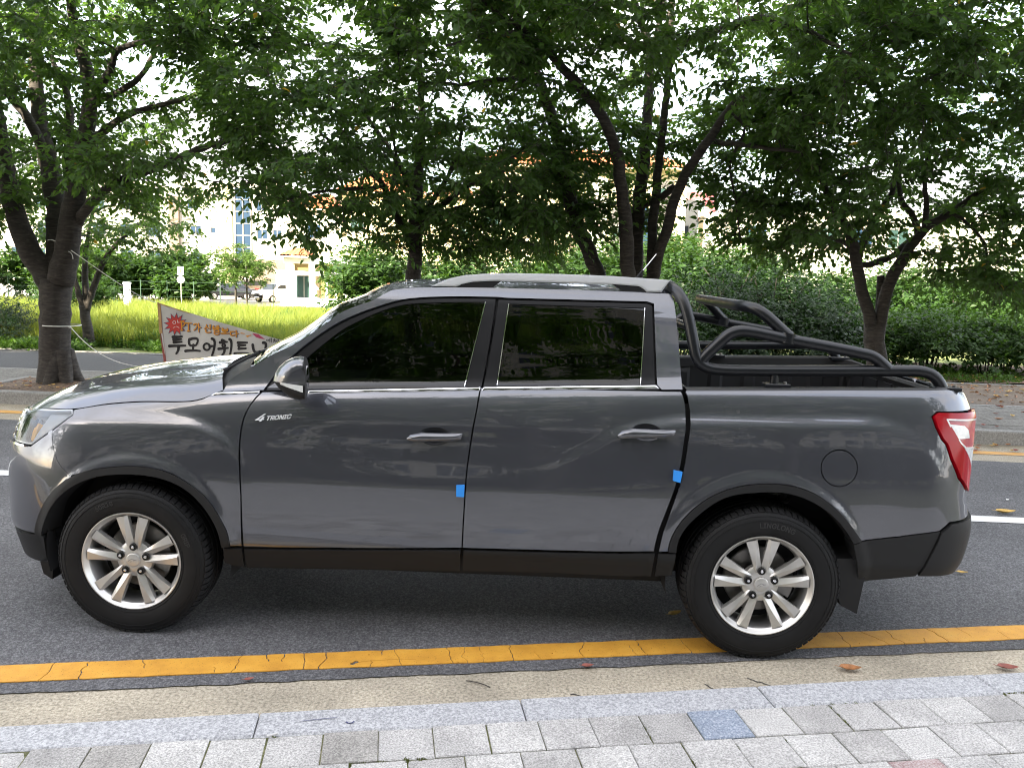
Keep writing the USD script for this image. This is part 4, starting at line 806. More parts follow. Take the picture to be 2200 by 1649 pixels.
both('rail_cap', railcap(), K['liner'], smooth=25)
RB = .0287
def tb(pts, r=RB, n=6): return tube(smooth_path(pts, n), r, 14)
near = [(1.085, 0, 1.80), (1.085, -.40, 1.80), (1.095, -.53, 1.797), (1.115, -.605, 1.775), (1.150, -.655, 1.712), (1.187, -.695, 1.571), (1.203, -.712, 1.493), (1.222, -.72, 1.440), (1.262, -.72, 1.408), (1.32, -.72, 1.397), (1.45, -.72, 1.396), (1.9, -.72, 1.409), (2.24, -.72, 1.421), (2.315, -.72, 1.419), (2.375, -.72, 1.398), (2.415, -.72, 1.350), (2.425, -.72, 1.325)]
hoop = [(np.array(p_) * [1, -1, 1]).tolist() for p_ in near[::-1]][:-1] + near
roll = obj('roll_bar', tb(hoop), K['bar_black'], truck, smooth=50)
for sgn in (-1, 1):
    br_ = [(1.236, -.72, 1.435), (1.262, -.72, 1.470), (1.335, -.72, 1.546), (1.372, -.72, 1.576), (1.415, -.72, 1.590), (1.49, -.72, 1.586), (1.638, -.72, 1.560), (1.83, -.72, 1.530), (2.02, -.72, 1.498), (2.075, -.72, 1.483), (2.12, -.72, 1.452), (2.150, -.72, 1.425)]
    obj('brace', tb([(x, y * -sgn, z) for x, y, z in br_]), K['bar_black'], roll, smooth=50)
    for x, z in ((1.60, 1.345), (2.425, 1.333)):
        if x < 2: obj('bar_post', tube([[x, sgn * .72, 1.325], [x, sgn * .72, 1.398]], .022, 12), K['bar_black'], roll, smooth=50)
        obj('bar_foot', cbox(x - .05, x + .075, sgn * .72 - .035, sgn * .72 + .035, 1.318 + (x - 1.6) * .012, 1.338 + (x - 1.6) * .012, .004), K['bar_black'], roll, smooth=False)
        obj('bolt', (lambda q: (q.apply_translation([x + .055, sgn * .72, 1.341 + (x - 1.6) * .012]), q)[1])(trimesh.creation.cylinder(.010, .012, sections=8)), K['disc'], roll, smooth=30)
    obj('weld_plate', (lambda q: (q.apply_transform(trimesh.transformations.rotation_matrix(.16, [0, 1, 0])), q.apply_translation([1.655, sgn * .712, 1.562]), q)[2])(trimesh.creation.cylinder(.040, .05, sections=14)), K['bar_black'], roll, smooth=30)
h2 = [(1.665, -.715, 1.567), (1.59, -.682, 1.636), (1.53, -.652, 1.686), (1.492, -.622, 1.704), (1.464, -.565, 1.709), (1.456, -.46, 1.709), (1.456, 0, 1.709)]
obj('cross_hoop', tb(h2 + [(x, -y, z) for x, y, z in h2[::-1]][1:]), K['bar_black'], roll, smooth=50)
obj('cross_bar', tube([[1.18, -.69, 1.60], [1.18, .69, 1.60]], .022, 12), K['bar_black'], roll, smooth=50)

# wheels ------------------------------------------------
def wheel_parts():
    tyre = lathe([(.249, -.118), (.262, -.126), (.285, -.132), (.315, -.1345), (.340, -.130), (.356, -.121), (.366, -.112), (.3725, -.101), (.3775, -.080), (.3800, -.04), (.3805, 0), (.3800, .04), (.3775, .08), (.3725, .10), (.362, .115), (.33, .128), (.29, .13), (.249, .115)], 96)
    v = np.array(tyre.vertices); r = np.hypot(v[:, 0], v[:, 2]); a = np.arctan2(v[:, 2], v[:, 0])
    treads = MB()
    for k in range(72):                                   # shoulder blocks with gaps between
        a0, a1 = (k + .08) * 2 * np.pi / 72, (k + .86) * 2 * np.pi / 72
        for sgn in (-1, 1):
            q = []
            for rr, yy in ((.3690, -.117), (.3765, -.106), (.3840, -.088), (.3850, -.052)):
                for aa in (a0, a1): q.append((rr * math.cos(aa + .03 * (yy + .1) * 10), yy * -sgn, rr * math.sin(aa + .03 * (yy + .1) * 10)))
            q = np.array(q).reshape(4, 2, 3)
            inner = q[:, :, :] * np.array([.972, .96, .972]); F = np.concatenate([inner[:1], q, inner[-1:]], 0)
            treads.add(grid(F, 6, 2)); 
            for e in (0, 1): treads.add(grid(np.stack([inner[:, e], q[:, e]], 1), 4, 2))
    for yy in (-.026, .026):
        treads.add(lathe([(.378, yy - .018), (.385, yy - .016), (.385, yy + .016), (.378, yy + .018)], 96))
    ribs = MB()
    for rr_, y_ in ((.349, -.1265), (.262, -.1275), (.330, -.1335)): ribs.add(lathe([(rr_ - .002, y_ + .002), (rr_ - .0008, y_ - .0012), (rr_ + .0008, y_ - .0012), (rr_ + .002, y_ + .002)], 96))
    rim = lathe([(.236, .09), (.222, .06), (.214, -.02), (.2165, -.075), (.224, -.098), (.2335, -.108), (.2395, -.1185), (.2445, -.1225), (.2490, -.1215), (.2505, -.116), (.246, -.106)], 96)
    return tyre, treads.mesh(), ribs.mesh(), rim
W_ = wheel_parts()
def spoke(a_in, a_out, r0=.052, r1=.2285, wi=.017, wo=.0282, side=1):
    """one tapered spoke with a folded face: the ridge runs from the hub to the outer corner"""
    out = []
    for t in np.linspace(0, 1, 9):
        r = r0 + (r1 - r0) * t; a = a_in + (a_out - a_in) * t ** .75
        w = wi + (wo - wi) * t ** 1.25
        c, s = math.cos(a), math.sin(a); e = np.array([c, 0, s]); n = np.array([-s, 0, c])
        y = -.096 - .016 * math.sin(min(t * 1.25, 1) * math.pi / 2) ; ridge = (.75 - 1.35 * t) * side * w
        dep = .030 * (1 - .25 * t)
        low = .013 * (1 - .3 * t)
        out.append([e * r + n * (-w) + [0, y + dep + low, 0], e * r + n * (-w) + [0, y + low * (1 if side > 0 else .35), 0], e * r + n * ridge + [0, y - .002, 0], e * r + n * w + [0, y + low * (.35 if side > 0 else 1), 0], e * r + n * w + [0, y + dep + low, 0]])
    return grid(np.array(out), 9, 5)
def ring_text(txt, h, r, mid, y):
    m = meshkit.text_mesh(txt, h, .0012, bold=True); v = np.array(m.vertices); x = v[:, 0] - v[:, 0].mean()
    a = mid - x / r; rad = r - h / 2 + v[:, 1]
    m.vertices = np.column_stack([rad * np.cos(a), y - v[:, 2], rad * np.sin(a)]); return m
def wheel(cx, sgn, rot, texts):
    c = np.array([cx, sgn * .822, .3765]); R = trimesh.transformations.rotation_matrix(-rot, [0, 1, 0])
    def put(m, turn=True):
        m = m.copy()
        if turn: m.apply_transform(R)
        if sgn > 0: m = mir(m)
        m.apply_translation(c); return m
    ty, tr, rb_, rim = W_
    w = obj('wheel', put(rim), K['barrel'], truck, smooth=40)
    obj('tyre', put(ty), K['rubber'], w, smooth=50); obj('tread', put(tr), K['rubber'], w, smooth=20); obj('sidewall_rib', put(rb_), K['rubber'], w, smooth=40)
    obj('rim_lip', put(lathe([(.2255, -.1000), (.2345, -.1100), (.2400, -.1200), (.2447, -.1242), (.2492, -.1232)], 96)), K['alloy'], w, smooth=40)
    for k in range(5):
        A = math.pi / 2 + k * 2 * math.pi / 5
        for sd in (-1, 1): obj('spoke', put(spoke(A + sd * .205, A + sd * .238, side=sd)), K['alloy'], w, smooth=22)
        pos = np.array([.0665 * math.cos(A), -.094, .0665 * math.sin(A)])
        m = lathe([(.0185, 0), (.0185, -.010), (.0145, -.012), (.013, -.004), (.0, -.003)], 20); m.apply_translation(pos); obj('nut_seat', put(m), K['cap_black'], w, smooth=30)
        m = lathe([(.0092, -.002), (.0092, -.014), (.0070, -.018), (0, -.0185)], 6); m.apply_translation(pos); obj('lug_nut', put(m), K['chrome'], w, smooth=20)
    m = lathe([(.094, -.060), (.090, -.084), (.078, -.0925), (.058, -.0975), (.044, -.0985), (.035, -.097)], 40); obj('hub', put(m), K['alloy'], w, smooth=40)
    m = lathe([(.036, -.096), (.0345, -.1075), (.030, -.1115), (.0, -.1135)], 32); obj('hub_cap', put(m), K['alloy'], w, smooth=40)
    m = to_xz(extrude(unary_union([LineString([(-.020, -.004), (-.004, .008), (.012, .004)]).buffer(.0022), LineString([(-.010, -.007), (.006, .0), (.02, .004)]).buffer(.0018)]), .0012), -.1120); obj('emblem', put(m), K['barrel'], w, smooth=False)
    obj('brake_disc', put(lathe([(.07, -.02), (.160, -.022), (.165, -.018), (.165, .002)], 48), False), K['disc'], w, smooth=30)
    m = extrude(Polygon([(.17 * math.cos(t), .17 * math.sin(t)) for t in np.linspace(-.5, .6, 9)] + [(.09 * math.cos(t), .09 * math.sin(t)) for t in np.linspace(.6, -.5, 9)]), .05); obj('brake_caliper', put(to_xz(m, .0), False), K['disc'], w, smooth=False)
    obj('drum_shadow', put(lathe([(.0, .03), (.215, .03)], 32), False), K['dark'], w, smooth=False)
    for txt, h, mid in texts: obj('tyre_lettering', put(ring_text(txt, h, .306, mid, -.1345), False), K['rubber_text'], w, smooth=False)
for sgn in (-1, 1):
    wheel(-1.55, sgn, -.03, [('60R18', .022, 1.98), ('GRIP', .022, .42), ('MASTER', .018, -.1)][:2] if sgn < 0 else [])
    wheel(1.55, sgn, .03, [('LINGLONG', .024, 1.36)] if sgn < 0 else [])
# the badge on the door
def on_side(m, s0, z0, s1, z1, off):
    v = np.array(m.vertices); L = v[:, 0].max(); ss = s0 + (s1 - s0) * v[:, 0] / L; zz = z0 + (z1 - z0) * v[:, 0] / L + v[:, 1]
    return trimesh.Trimesh(P(ss, zz) + surf_n(ss, zz) * (off + v[:, 2])[:, None], m.faces, process=False)
b4 = meshkit.text_mesh('4', .032, .004, bold=True); v = np.array(b4.vertices); v[:, 0] += v[:, 1] * .45; v[:, 0] *= 1.5; b4.vertices = v
bt = meshkit.text_mesh('TRONIC', .0195, .004, bold=True); v = np.array(bt.vertices); v[:, 0] += v[:, 1] * .35; v[:, 0] *= 1.32; bt.vertices = v
dfront = stage.GetPrimAtPath('/World/pickup_truck/front_door')
obj('badge', on_side(b4, -.950, 1.086, -.890, 1.093, .001), K['badge_silver'], dfront, smooth=False); obj('badge', on_side(bt, -.890, 1.095, -.762, 1.109, .001), K['badge_silver'], dfront, smooth=False)

# ------------------------------------------------------------------ buildings beyond the field
def window(b, x0, x1, z0, z1, y, pane, nx=2, nz=1, fw=.07, proud=.06, name='window'):
    """sash frame standing proud of the wall (facing -y), panes inside it"""
    fm = MB(); fm.box(x0 - fw, x1 + fw, y - proud, y + .02, z1, z1 + fw); fm.box(x0 - fw, x1 + fw, y - proud, y + .02, z0 - fw, z0); fm.box(x0 - fw, x0, y - proud, y + .02, z0, z1); fm.box(x1, x1 + fw, y - proud, y + .02, z0, z1)
    for k in range(1, nx): xm = x0 + (x1 - x0) * k / nx; fm.box(xm - fw * .4, xm + fw * .4, y - proud * .8, y + .02, z0, z1)
    for k in range(1, nz): zm = z0 + (z1 - z0) * k / nz; fm.box(x0, x1, y - proud * .7, y + .02, zm - fw * .35, zm + fw * .35)
    w = obj(name, fm.mesh(), K['sash'], b, smooth=False)
    obj('pane', box(x0 + .002, x1 - .002, y - .016, y + .01, z0 + .002, z1 - .002), pane, w, smooth=False)
    return w
def tile_roof(b, x0, x1, y0, y1, z0, h, name='roof'):
    """hipped roof of pantiles"""
    nx, ny = max(int((x1 - x0) / .06), 8), 16
    X, V = np.meshgrid(np.linspace(0, 1, nx), np.linspace(0, 1, ny), indexing='ij')
    inset = min(h * 1.6, (x1 - x0) * .32)
    XX = x0 + (x1 - x0) * X; lim0, lim1 = x0 + inset * V, x1 - inset * V
    XX = np.clip(XX, lim0, lim1); wav = .055 * np.abs(np.sin(XX * math.pi / .30)); stp = .05 * (1 - (V * 9) % 1)
    F = np.stack([XX, y0 + (y1 - y0) * .5 * V, z0 + h * V + wav + stp], -1)
    mb = MB().add(grid(F, nx, ny)); mb.add(grid(np.stack([XX, y1 - (y1 - y0) * .5 * V, z0 + h * V + wav], -1), nx, ny, True))
    for s, e in ((x0, 1), (x1, -1)): mb.add(trimesh.Trimesh([[s, y0, z0], [s, y1, z0], [s + e * inset, (y0 + y1) / 2, z0 + h]], [[0, 1, 2]], process=False))
    r = obj(name, mb.mesh(), K['tile'], b, smooth=40)
    obj('eaves', box(x0 - .05, x1 + .05, y0 - .05, y1 + .05, z0 - .14, z0 - .005), K['wall_cream'], b, smooth=False)
    return r
b1 = thing('white_villa', 'white four-storey villa with a blue glass stair strip left of the field', 'building')
obj('wall', box(-34.6, -23.5, 85, 97, -1.8, 9.9), K['wall_white'], b1, smooth=False); obj('side_wall', box(-35.6, -34.6, 84.6, 97, -1.8, 8.6), K['wall_brown'], b1, smooth=False)
obj('band', box(-30.25, -29.2, 84.85, 85.0, -1.4, 9.9), K['wall_cream'], b1, smooth=False)
st = MB(); X0, X1 = -28.9, -27.3
for k in range(3): st.box(X0 + (X1 - X0) * k / 2 - .05, X0 + (X1 - X0) * k / 2 + .05, 84.86, 85.02, 1.2, 9.6)
for k in range(8): st.box(X0, X1, 84.88, 85.02, 1.2 + k * 1.2 - .04, 1.2 + k * 1.2 + .04)
stw = obj('stair_window', st.mesh(), K['sash'], b1, smooth=False)
for k in range(7):
    for j in range(2): obj('pane', box(X0 + .06 + j * .8, X0 + .74 + j * .8, 84.93, 85.01, 1.25 + k * 1.2, 2.35 + k * 1.2), K['pane_blue'], stw, smooth=False)
for x0, x1, z0, z1, nx in ((-33.75, -32.9, 7.35, 8.25, 2), (-33.5, -32.45, 4.8, 5.6, 2), (-31.4, -30.95, 5.0, 5.5, 1), (-26.65, -25.65, 7.35, 8.25, 2), (-33.5, -32.45, 2.0, 2.9, 2), (-26.65, -25.65, 4.5, 5.4, 2), (-25, -24.2, 4.5, 5.4, 2)): window(b1, x0, x1, z0, z1, 85, K['pane_blue'], nx)
lv = MB(); [lv.box(-34.35, -33.2, 84.9, 85.02, 6.25 + k * .13, 6.33 + k * .13) for k in range(5)]; obj('louvre', lv.mesh(), K['sash'], b1, smooth=False)
obj('parapet', box(-34.7, -23.4, 84.9, 85.2, 9.9, 10.15), K['wall_white'], b1, smooth=False)

b2 = thing('tiled_villa', 'cream villa under an orange hipped tile roof behind the slim tree', 'building')
obj('wall', box(-16.6, -4.2, 78, 90, -1.3, 8.7), K['wall_cream'], b2, smooth=False); obj('bay', box(-21.5, -16.6, 80, 90, -1.3, 7.2), K['wall_white'], b2, smooth=False)
tile_roof(b2, -17.2, -8.6, 77.4, 90.6, 8.85, 2.6); tile_roof(b2, -8.5, -3.6, 77.6, 90, 8.8, 1.4); tile_roof(b2, -22, -17.3, 79.4, 90, 7.35, 1.7)
for k, x in enumerate((-15.6, -10.2, -5.4)):
    for z in (5.2,): window(b2, x, x + 1.2, z, z + 1.3, 78, K['pane_blue'] if k % 2 else K['pane_teal'])
for z in (1.8, 4.6): window(b2, -20.2, -19.0, z, z + 1.2, 80, K['pane_blue'])

b3 = thing('porch_building', 'low white building with columns, golden panels and a tiled canopy', 'building')
obj('wall', box(-18.2, -8.6, 66.5, 76, -1.26, 3.3), K['wall_cream'], b3, smooth=False)
obj('beam', box(-18.05, -8.8, 63.9, 66.5, 2.05, 2.6), K['white_col'], b3, smooth=False); obj('fascia', box(-18.05, -8.8, 63.8, 63.9, 1.15, 1.45), K['white_col'], b3, smooth=False)
obj('plinth', box(-18.2, -8.5, 63.6, 66.5, -1.26, -.66), K['white_col'], b3, smooth=False)
for x in (-17.85, -16.05, -13.1, -10.7, -8.9): obj('column', cbox(x, x + .42, 63.85, 64.27, -.66, 2.05, .02), K['white_col'], b3, smooth=False)
tile_roof(b3, -18.3, -16.0, 63.4, 66.8, 2.62, .55, 'canopy')
for k in range(7): obj('golden_panel', box(-15.35 + k * .72, -15.35 + k * .72 + .46, 64.3, 64.4, -.66, 1.1), K['gold'], b3, smooth=False)
for k in range(7): obj('white_post', box(-14.87 + k * .72, -14.87 + k * .72 + .2, 64.25, 64.45, -.66, 1.15), K['white_col'], b3, smooth=False)
obj('upper_panel', box(-17.3, -16.2, 64.3, 64.4, 1.5, 2.0), K['gold'], b3, smooth=False)
dw = window(b3, -17.3, -16.15, -.62, 1.05, 65.0, K['pane_teal'], 2, name='glass_door')
window(b3, -10.4, -9.2, -.5, 1.0, 66.4, K['pane_teal'], 3); 
obj('garage', box(-27, -19.4, 84, 84.8, -1.26, 2.4), K['wall_brown'], b3, smooth=False); obj('garage_door', box(-24.5, -21.5, 83.92, 84.0, -1.24, 1.4), K['wall_grey'], b3, smooth=False)

b4 = thing('stone_clad_villa', 'cream villa with stone cladding and red tile roof behind the forked tree', 'building')
obj('wall', box(-3.2, 12.6, 62, 74, -1.3, 9.6), K['wall_cream'], b4, smooth=False)
obj('stone_panel', box(7.05, 8.7, 61.9, 62.0, -.9, 6.7), K['stone_clad'], b4, smooth=False); obj('stone_panel', box(10.3, 11.6, 61.9, 62.0, -.9, 8.9), K['stone_clad'], b4, smooth=False)
obj('brick_panel', box(4.0, 5.2, 61.9, 62.0, -.9, 6.0), K['brick_clad'], b4, smooth=False); obj('white_panel', box(5.3, 6.7, 61.85, 62.0, -.9, 8.9), K['wall_white'], b4, smooth=False)
tile_roof(b4, 9.0, 12.9, 61.2, 74, 9.75, 1.6); tile_roof(b4, 2.5, 8.8, 61.4, 74, 9.7, 2.0); tile_roof(b4, -3.6, 2.4, 61.6, 74, 9.7, 1.8)
window(b4, 7.15, 8.0, 4.75, 5.45, 61.9, K['pane_teal']); window(b4, 4.25, 5.1, 2.6, 3.4, 61.9, K['pane_teal']); window(b4, 10.45, 11.0, 7.6, 8.3, 61.9, K['pane_teal'], 1)
for k in range(4): obj('stair_pane', box(9.45, 10.05, 61.93, 62.0, 1.9 + k * 1.25, 3.1 + k * 1.25), K['pane_blue'], b4, smooth=False)
for x in (-2.4, 2.6):
    for z in (5.2,): window(b4, x, x + 1.1, z, z + 1.2, 62, K['pane_teal'])
b5 = thing('grey_block', 'pale grey block with small windows right of the forked tree', 'building')
obj('wall', box(12.9, 15.3, 70, 80, -1.3, 8.3), K['wall_grey'], b5, smooth=False)
for z in (2.4, 5.2): window(b5, 14.2, 14.55, z, z + .9, 70, K['pane_dark'], 1); window(b5, 13.3, 13.65, z, z + .9, 70, K['pane_dark'], 1)
b6 = thing('pink_tower', 'tall pink apartment tower with white balconies', 'building')
obj('wall', box(23.4, 27.6, 115, 128, -1.3, 13.5), K['wall_pink'], b6, smooth=False)
for k in range(3):
    z = 4.6 + k * 2.7
    bal = obj('balcony', box(23.6, 26.4, 114.0, 115, z, z + 1.1), K['wall_white'], b6, smooth=False); window(b6, 24.0, 25.9, z + 1.15, z + 2.3, 114.98, K['pane_teal'], 3)
    obj('railing', box(23.6, 26.4, 113.96, 114.0, z + 1.25, z + 1.32), K['sash'], bal, smooth=False)
b7 = thing('white_long_building', 'long white building glimpsed through leaves at far right', 'building')
obj('wall', box(14.5, 40, 56, 66, -1.3, 6.6), K['wall_white'], b7, smooth=False)
for k in range(5):
    for z in (4.2,): window(b7, 15.6 + k * 2.4, 16.9 + k * 2.4, z, z + 1.2, 56, K['pane_teal'] if k % 3 else K['pane_blue'])
b8 = thing('far_white_block', 'white block behind the left street tree', 'building')
obj('wall', box(-64, -39, 96, 106, -1.3, 11), K['wall_white'], b8, smooth=False)
for k in range(7):
    for z in (1.8, 4.8, 7.8): window(b8, -62 + k * 3.2, -60.6 + k * 3.2, z, z + 1.3, 96, K['pane_blue'])
fp_ = thing('panel_fence', 'weathered grey panel fence behind the shrubs at far right', 'fence')
for k in range(16): obj('fence_panel', box(10.6 + k * .95, 11.52 + k * .95, 26.0, 26.04, .2, 2.15 + .03 * math.sin(k * 1.7)), K['wall_grey'], fp_, smooth=False)
# the apartment block across the road, mirrored in the paintwork; it shades the street
ab = thing('apartment_block', 'tall pale apartment block behind the near pavement, mirrored in the truck', 'building')
obj('wall', box(-78, 40, -58, -46, 0, 49), K['apart'], ab, smooth=False)
wm, pm = MB(), MB()
for k in range(30):
    for s in range(17):
        x, z = -76 + k * 3.8, 1.2 + s * 2.75
        wm.box(x - .1, x + 2.1, -46.0, -45.92, z - .1, z); wm.box(x - .1, x + 2.1, -46.0, -45.92, z + 1.4, z + 1.5); wm.box(x + .95, x + 1.05, -46.0, -45.93, z, z + 1.4); pm.box(x, x + 2, -46.02, -45.96, z, z + 1.4)
wf = obj('window_frame', wm.mesh(), K['sash'], ab, smooth=False, kind='stuff'); obj('pane', pm.mesh(), K['pane_dark'], ab, smooth=False, kind='stuff')

# parked cars ------------------------------------------------
def small_car(name, label, loc, rz, paint, kind):
    """three-dimensional car: body lofted from side profile and plan, front towards +x"""
    t = thing(name, label, 'car', loc, rz)
    if kind == 'sedan': prof = [(-2.35, .35), (-2.38, .80), (-2.2, .98), (-1.65, 1.03), (-1.0, 1.40), (.1, 1.45), (.55, 1.38), (1.25, 1.00), (2.1, .86), (2.36, .70), (2.38, .32)]
    elif kind == 'suv': prof = [(-2.15, .40), (-2.2, .9), (-2.12, 1.1), (-1.85, 1.58), (-1.2, 1.68), (.2, 1.66), (.6, 1.55), (1.15, 1.10), (2.0, .98), (2.2, .80), (2.2, .36)]
    else: prof = [(-2.2, .38), (-2.25, .85), (-2.05, 1.05), (-1.75, 1.45), (-1.1, 1.60), (.2, 1.58), (.6, 1.48), (1.2, 1.05), (2.05, .95), (2.28, .75), (2.28, .34)]
    pg = Polygon(prof); belt = .98 if kind == 'sedan' else 1.05
    xs = np.linspace(pg.bounds[0] + .01, pg.bounds[2] - .01, 40); F = []
    for x in xs:
        zt = pg.intersection(LineString([(x, -1), (x, 3)])).bounds[3]; zb = .34
        e = min(1, ((x - pg.bounds[0]) / .35) ** .5, ((pg.bounds[2] - x) / .45) ** .5); w = .88 * (.80 + .20 * e)
        zs_ = min(belt, zt - .02)
        sec = [(w * .9, zb), (w, zb + .12), (w * 1.01, zs_ - .25), (w * .97, zs_)] + ([(w * .78, zt - .10), (w * .70, zt - .02)] if zt > belt + .12 else [(w * .93, zs_ + .3 * (zt - zs_)), (w * .85, zt - .01)]) + [(0, zt)]
        F.append([(x, y, z) for y, z in sec] + [(x, -y, z) for y, z in sec[::-1][1:]])
    bm = grid(np.array(F), 40, 13); obj('body', bm, paint, t, smooth=35)
    for s in (-1, 1):
        wp = pg.intersection(Polygon([(-1.9, belt + .03), (1.3, belt + .03), (1.0, 2), (-1.9, 2)])).buffer(-.09)
        if wp.geom_type != 'Polygon': wp = max(wp.geoms, key=lambda q: q.area)
        m = extrude(wp, .012); v = np.array(m.vertices); k = np.clip((v[:, 1] - belt) / (pg.bounds[3] - belt), 0, 1); m.vertices = np.column_stack([v[:, 0], s * (.862 - .235 * k * .95 + v[:, 2]), v[:, 1]]); obj('side_window', m, K['pane_dark'], t, smooth=False)
        for cx in (-1.32, 1.38):
            m = lathe([(.0, -.10), (.2, -.11), (.22, -.10)], 20); m.apply_translation([cx, s * .80, .32]); 
            w = lathe([(.20, -.10), (.24, -.115), (.31, -.10), (.325, -.06), (.325, .08)], 24)
            if s > 0: m, w = mir((lambda q: (q.apply_translation([0, 1.6, 0]), q)[1])(m)) if False else mir(lathe([(.0, -.10), (.2, -.11), (.22, -.10)], 20)), mir(w); m.apply_translation([cx, .80, .32])
            w.apply_translation([cx, s * .80, .32]); wh = obj('wheel', w, K['rubber'], t, smooth=40); obj('rim', m, K['alloy'], wh, smooth=False)
    obj('windscreen', grid(np.array([[(.60, -.55, 1.40 if kind == 'sedan' else 1.55), (.60, .55, 1.40 if kind == 'sedan' else 1.55)], [(1.22, -.72, 1.045 if kind == 'sedan' else 1.10), (1.22, .72, 1.045 if kind == 'sedan' else 1.10)]]), 2, 2), K['pane_dark'], t, smooth=False)
    obj('rear_window', grid(np.array([[(-1.13, -.55, 1.37), (-1.13, .55, 1.37)], [(-1.66, -.66, 1.07), (-1.66, .66, 1.07)]]) if kind == 'sedan' else np.array([[(-1.90, -.58, 1.55), (-1.90, .58, 1.55)], [(-2.14, -.68, 1.12), (-2.14, .68, 1.12)]]), 2, 2, True), K['pane_dark'], t, smooth=False)
    xf, xb = pg.bounds[2], pg.bounds[0]
    for s in (-1, 1):
        obj('headlight', box(xf - .16, xf - .0, s * .50 - .20, s * .50 + .20, .66, .80), K['lamp_clear'], t, smooth=False); obj('tail_light', box(xb - .01, xb + .14, s * .62 - .16, s * .62 + .16, .80, 1.02), K['lamp_red'], t, smooth=False)
    obj('grille', box(xf - .05, xf + .008, -.45, .45, .45, .62), K['grille'], t, smooth=False)
    obj('number_plate', box(xf - .02, xf + .022, -.26, .26, .40, .51), K['sign_white'], t, smooth=False); obj('number_plate', box(xb - .022, xb + .02, -.26, .26, .55, .66), K['sign_white'], t, smooth=False)
    return t
small_car('parked_car', 'black sedan parked left of the others, behind the two slim trees', (-25.1, 72, -1.255), math.radians(205), K['car_black'], 'sedan')
small_car('parked_car', 'dark brown hatchback with red tail lamp, in the middle of the parking lot', (-24.7, 78.0, -1.255), math.radians(62), K['car_brown'], 'suv')
small_car('parked_car', 'white crossover facing out beside the white columns', (-20.1, 69.5, -1.255), math.radians(238), K['car_white'], 'crossover')

# sign, pillar, green fence in the field
sg = thing('road_sign', 'small white square sign over a round plate on a thin post at the field edge', 'sign', (-23.25, 57, 0))
obj('post', tube([[0, 0, -1.6], [0, 0, 1.5]], .035, 8), K['metal_post'], sg); obj('plate', box(-.22, .22, -.04, -.02, 1.0, 1.55), K['sign_white'], sg, smooth=False); obj('arrow', box(-.03, .05, -.05, -.041, 1.12, 1.42), K['wall_brown'], sg, smooth=False)
m = trimesh.creation.cylinder(.27, .02, sections=24); m.apply_transform(trimesh.transformations.rotation_matrix(math.pi / 2, [1, 0, 0])); m.apply_translation([0, -.03, .68]); obj('round_plate', m, K['metal_post'], sg, smooth=False)
pl = thing('marker_post', 'short white marker post standing in the tall grass', 'post', (-19.92, 42, 0))
obj('post', cbox(-.13, .13, -.13, .13, -1.0, .70, .02), K['white_col'], pl, smooth=False); obj('cap', cbox(-.16, .16, -.16, .16, .70, .78, .03), K['white_col'], pl, smooth=False)
gf = thing('green_fence', 'thin green wire fence beyond the tall grass on the left', 'fence')
for k in range(14): obj('fence_post', box(-42 + k * 1.9, -41.95 + k * 1.9, 58.5, 58.55, -1.5, .55), K['green_post'], gf, smooth=False)
for z in (-.6, -.1, .45): obj('fence_rail', box(-42, -17.2, 58.52, 58.54, z, z + .014), K['green_post'], gf, smooth=False)

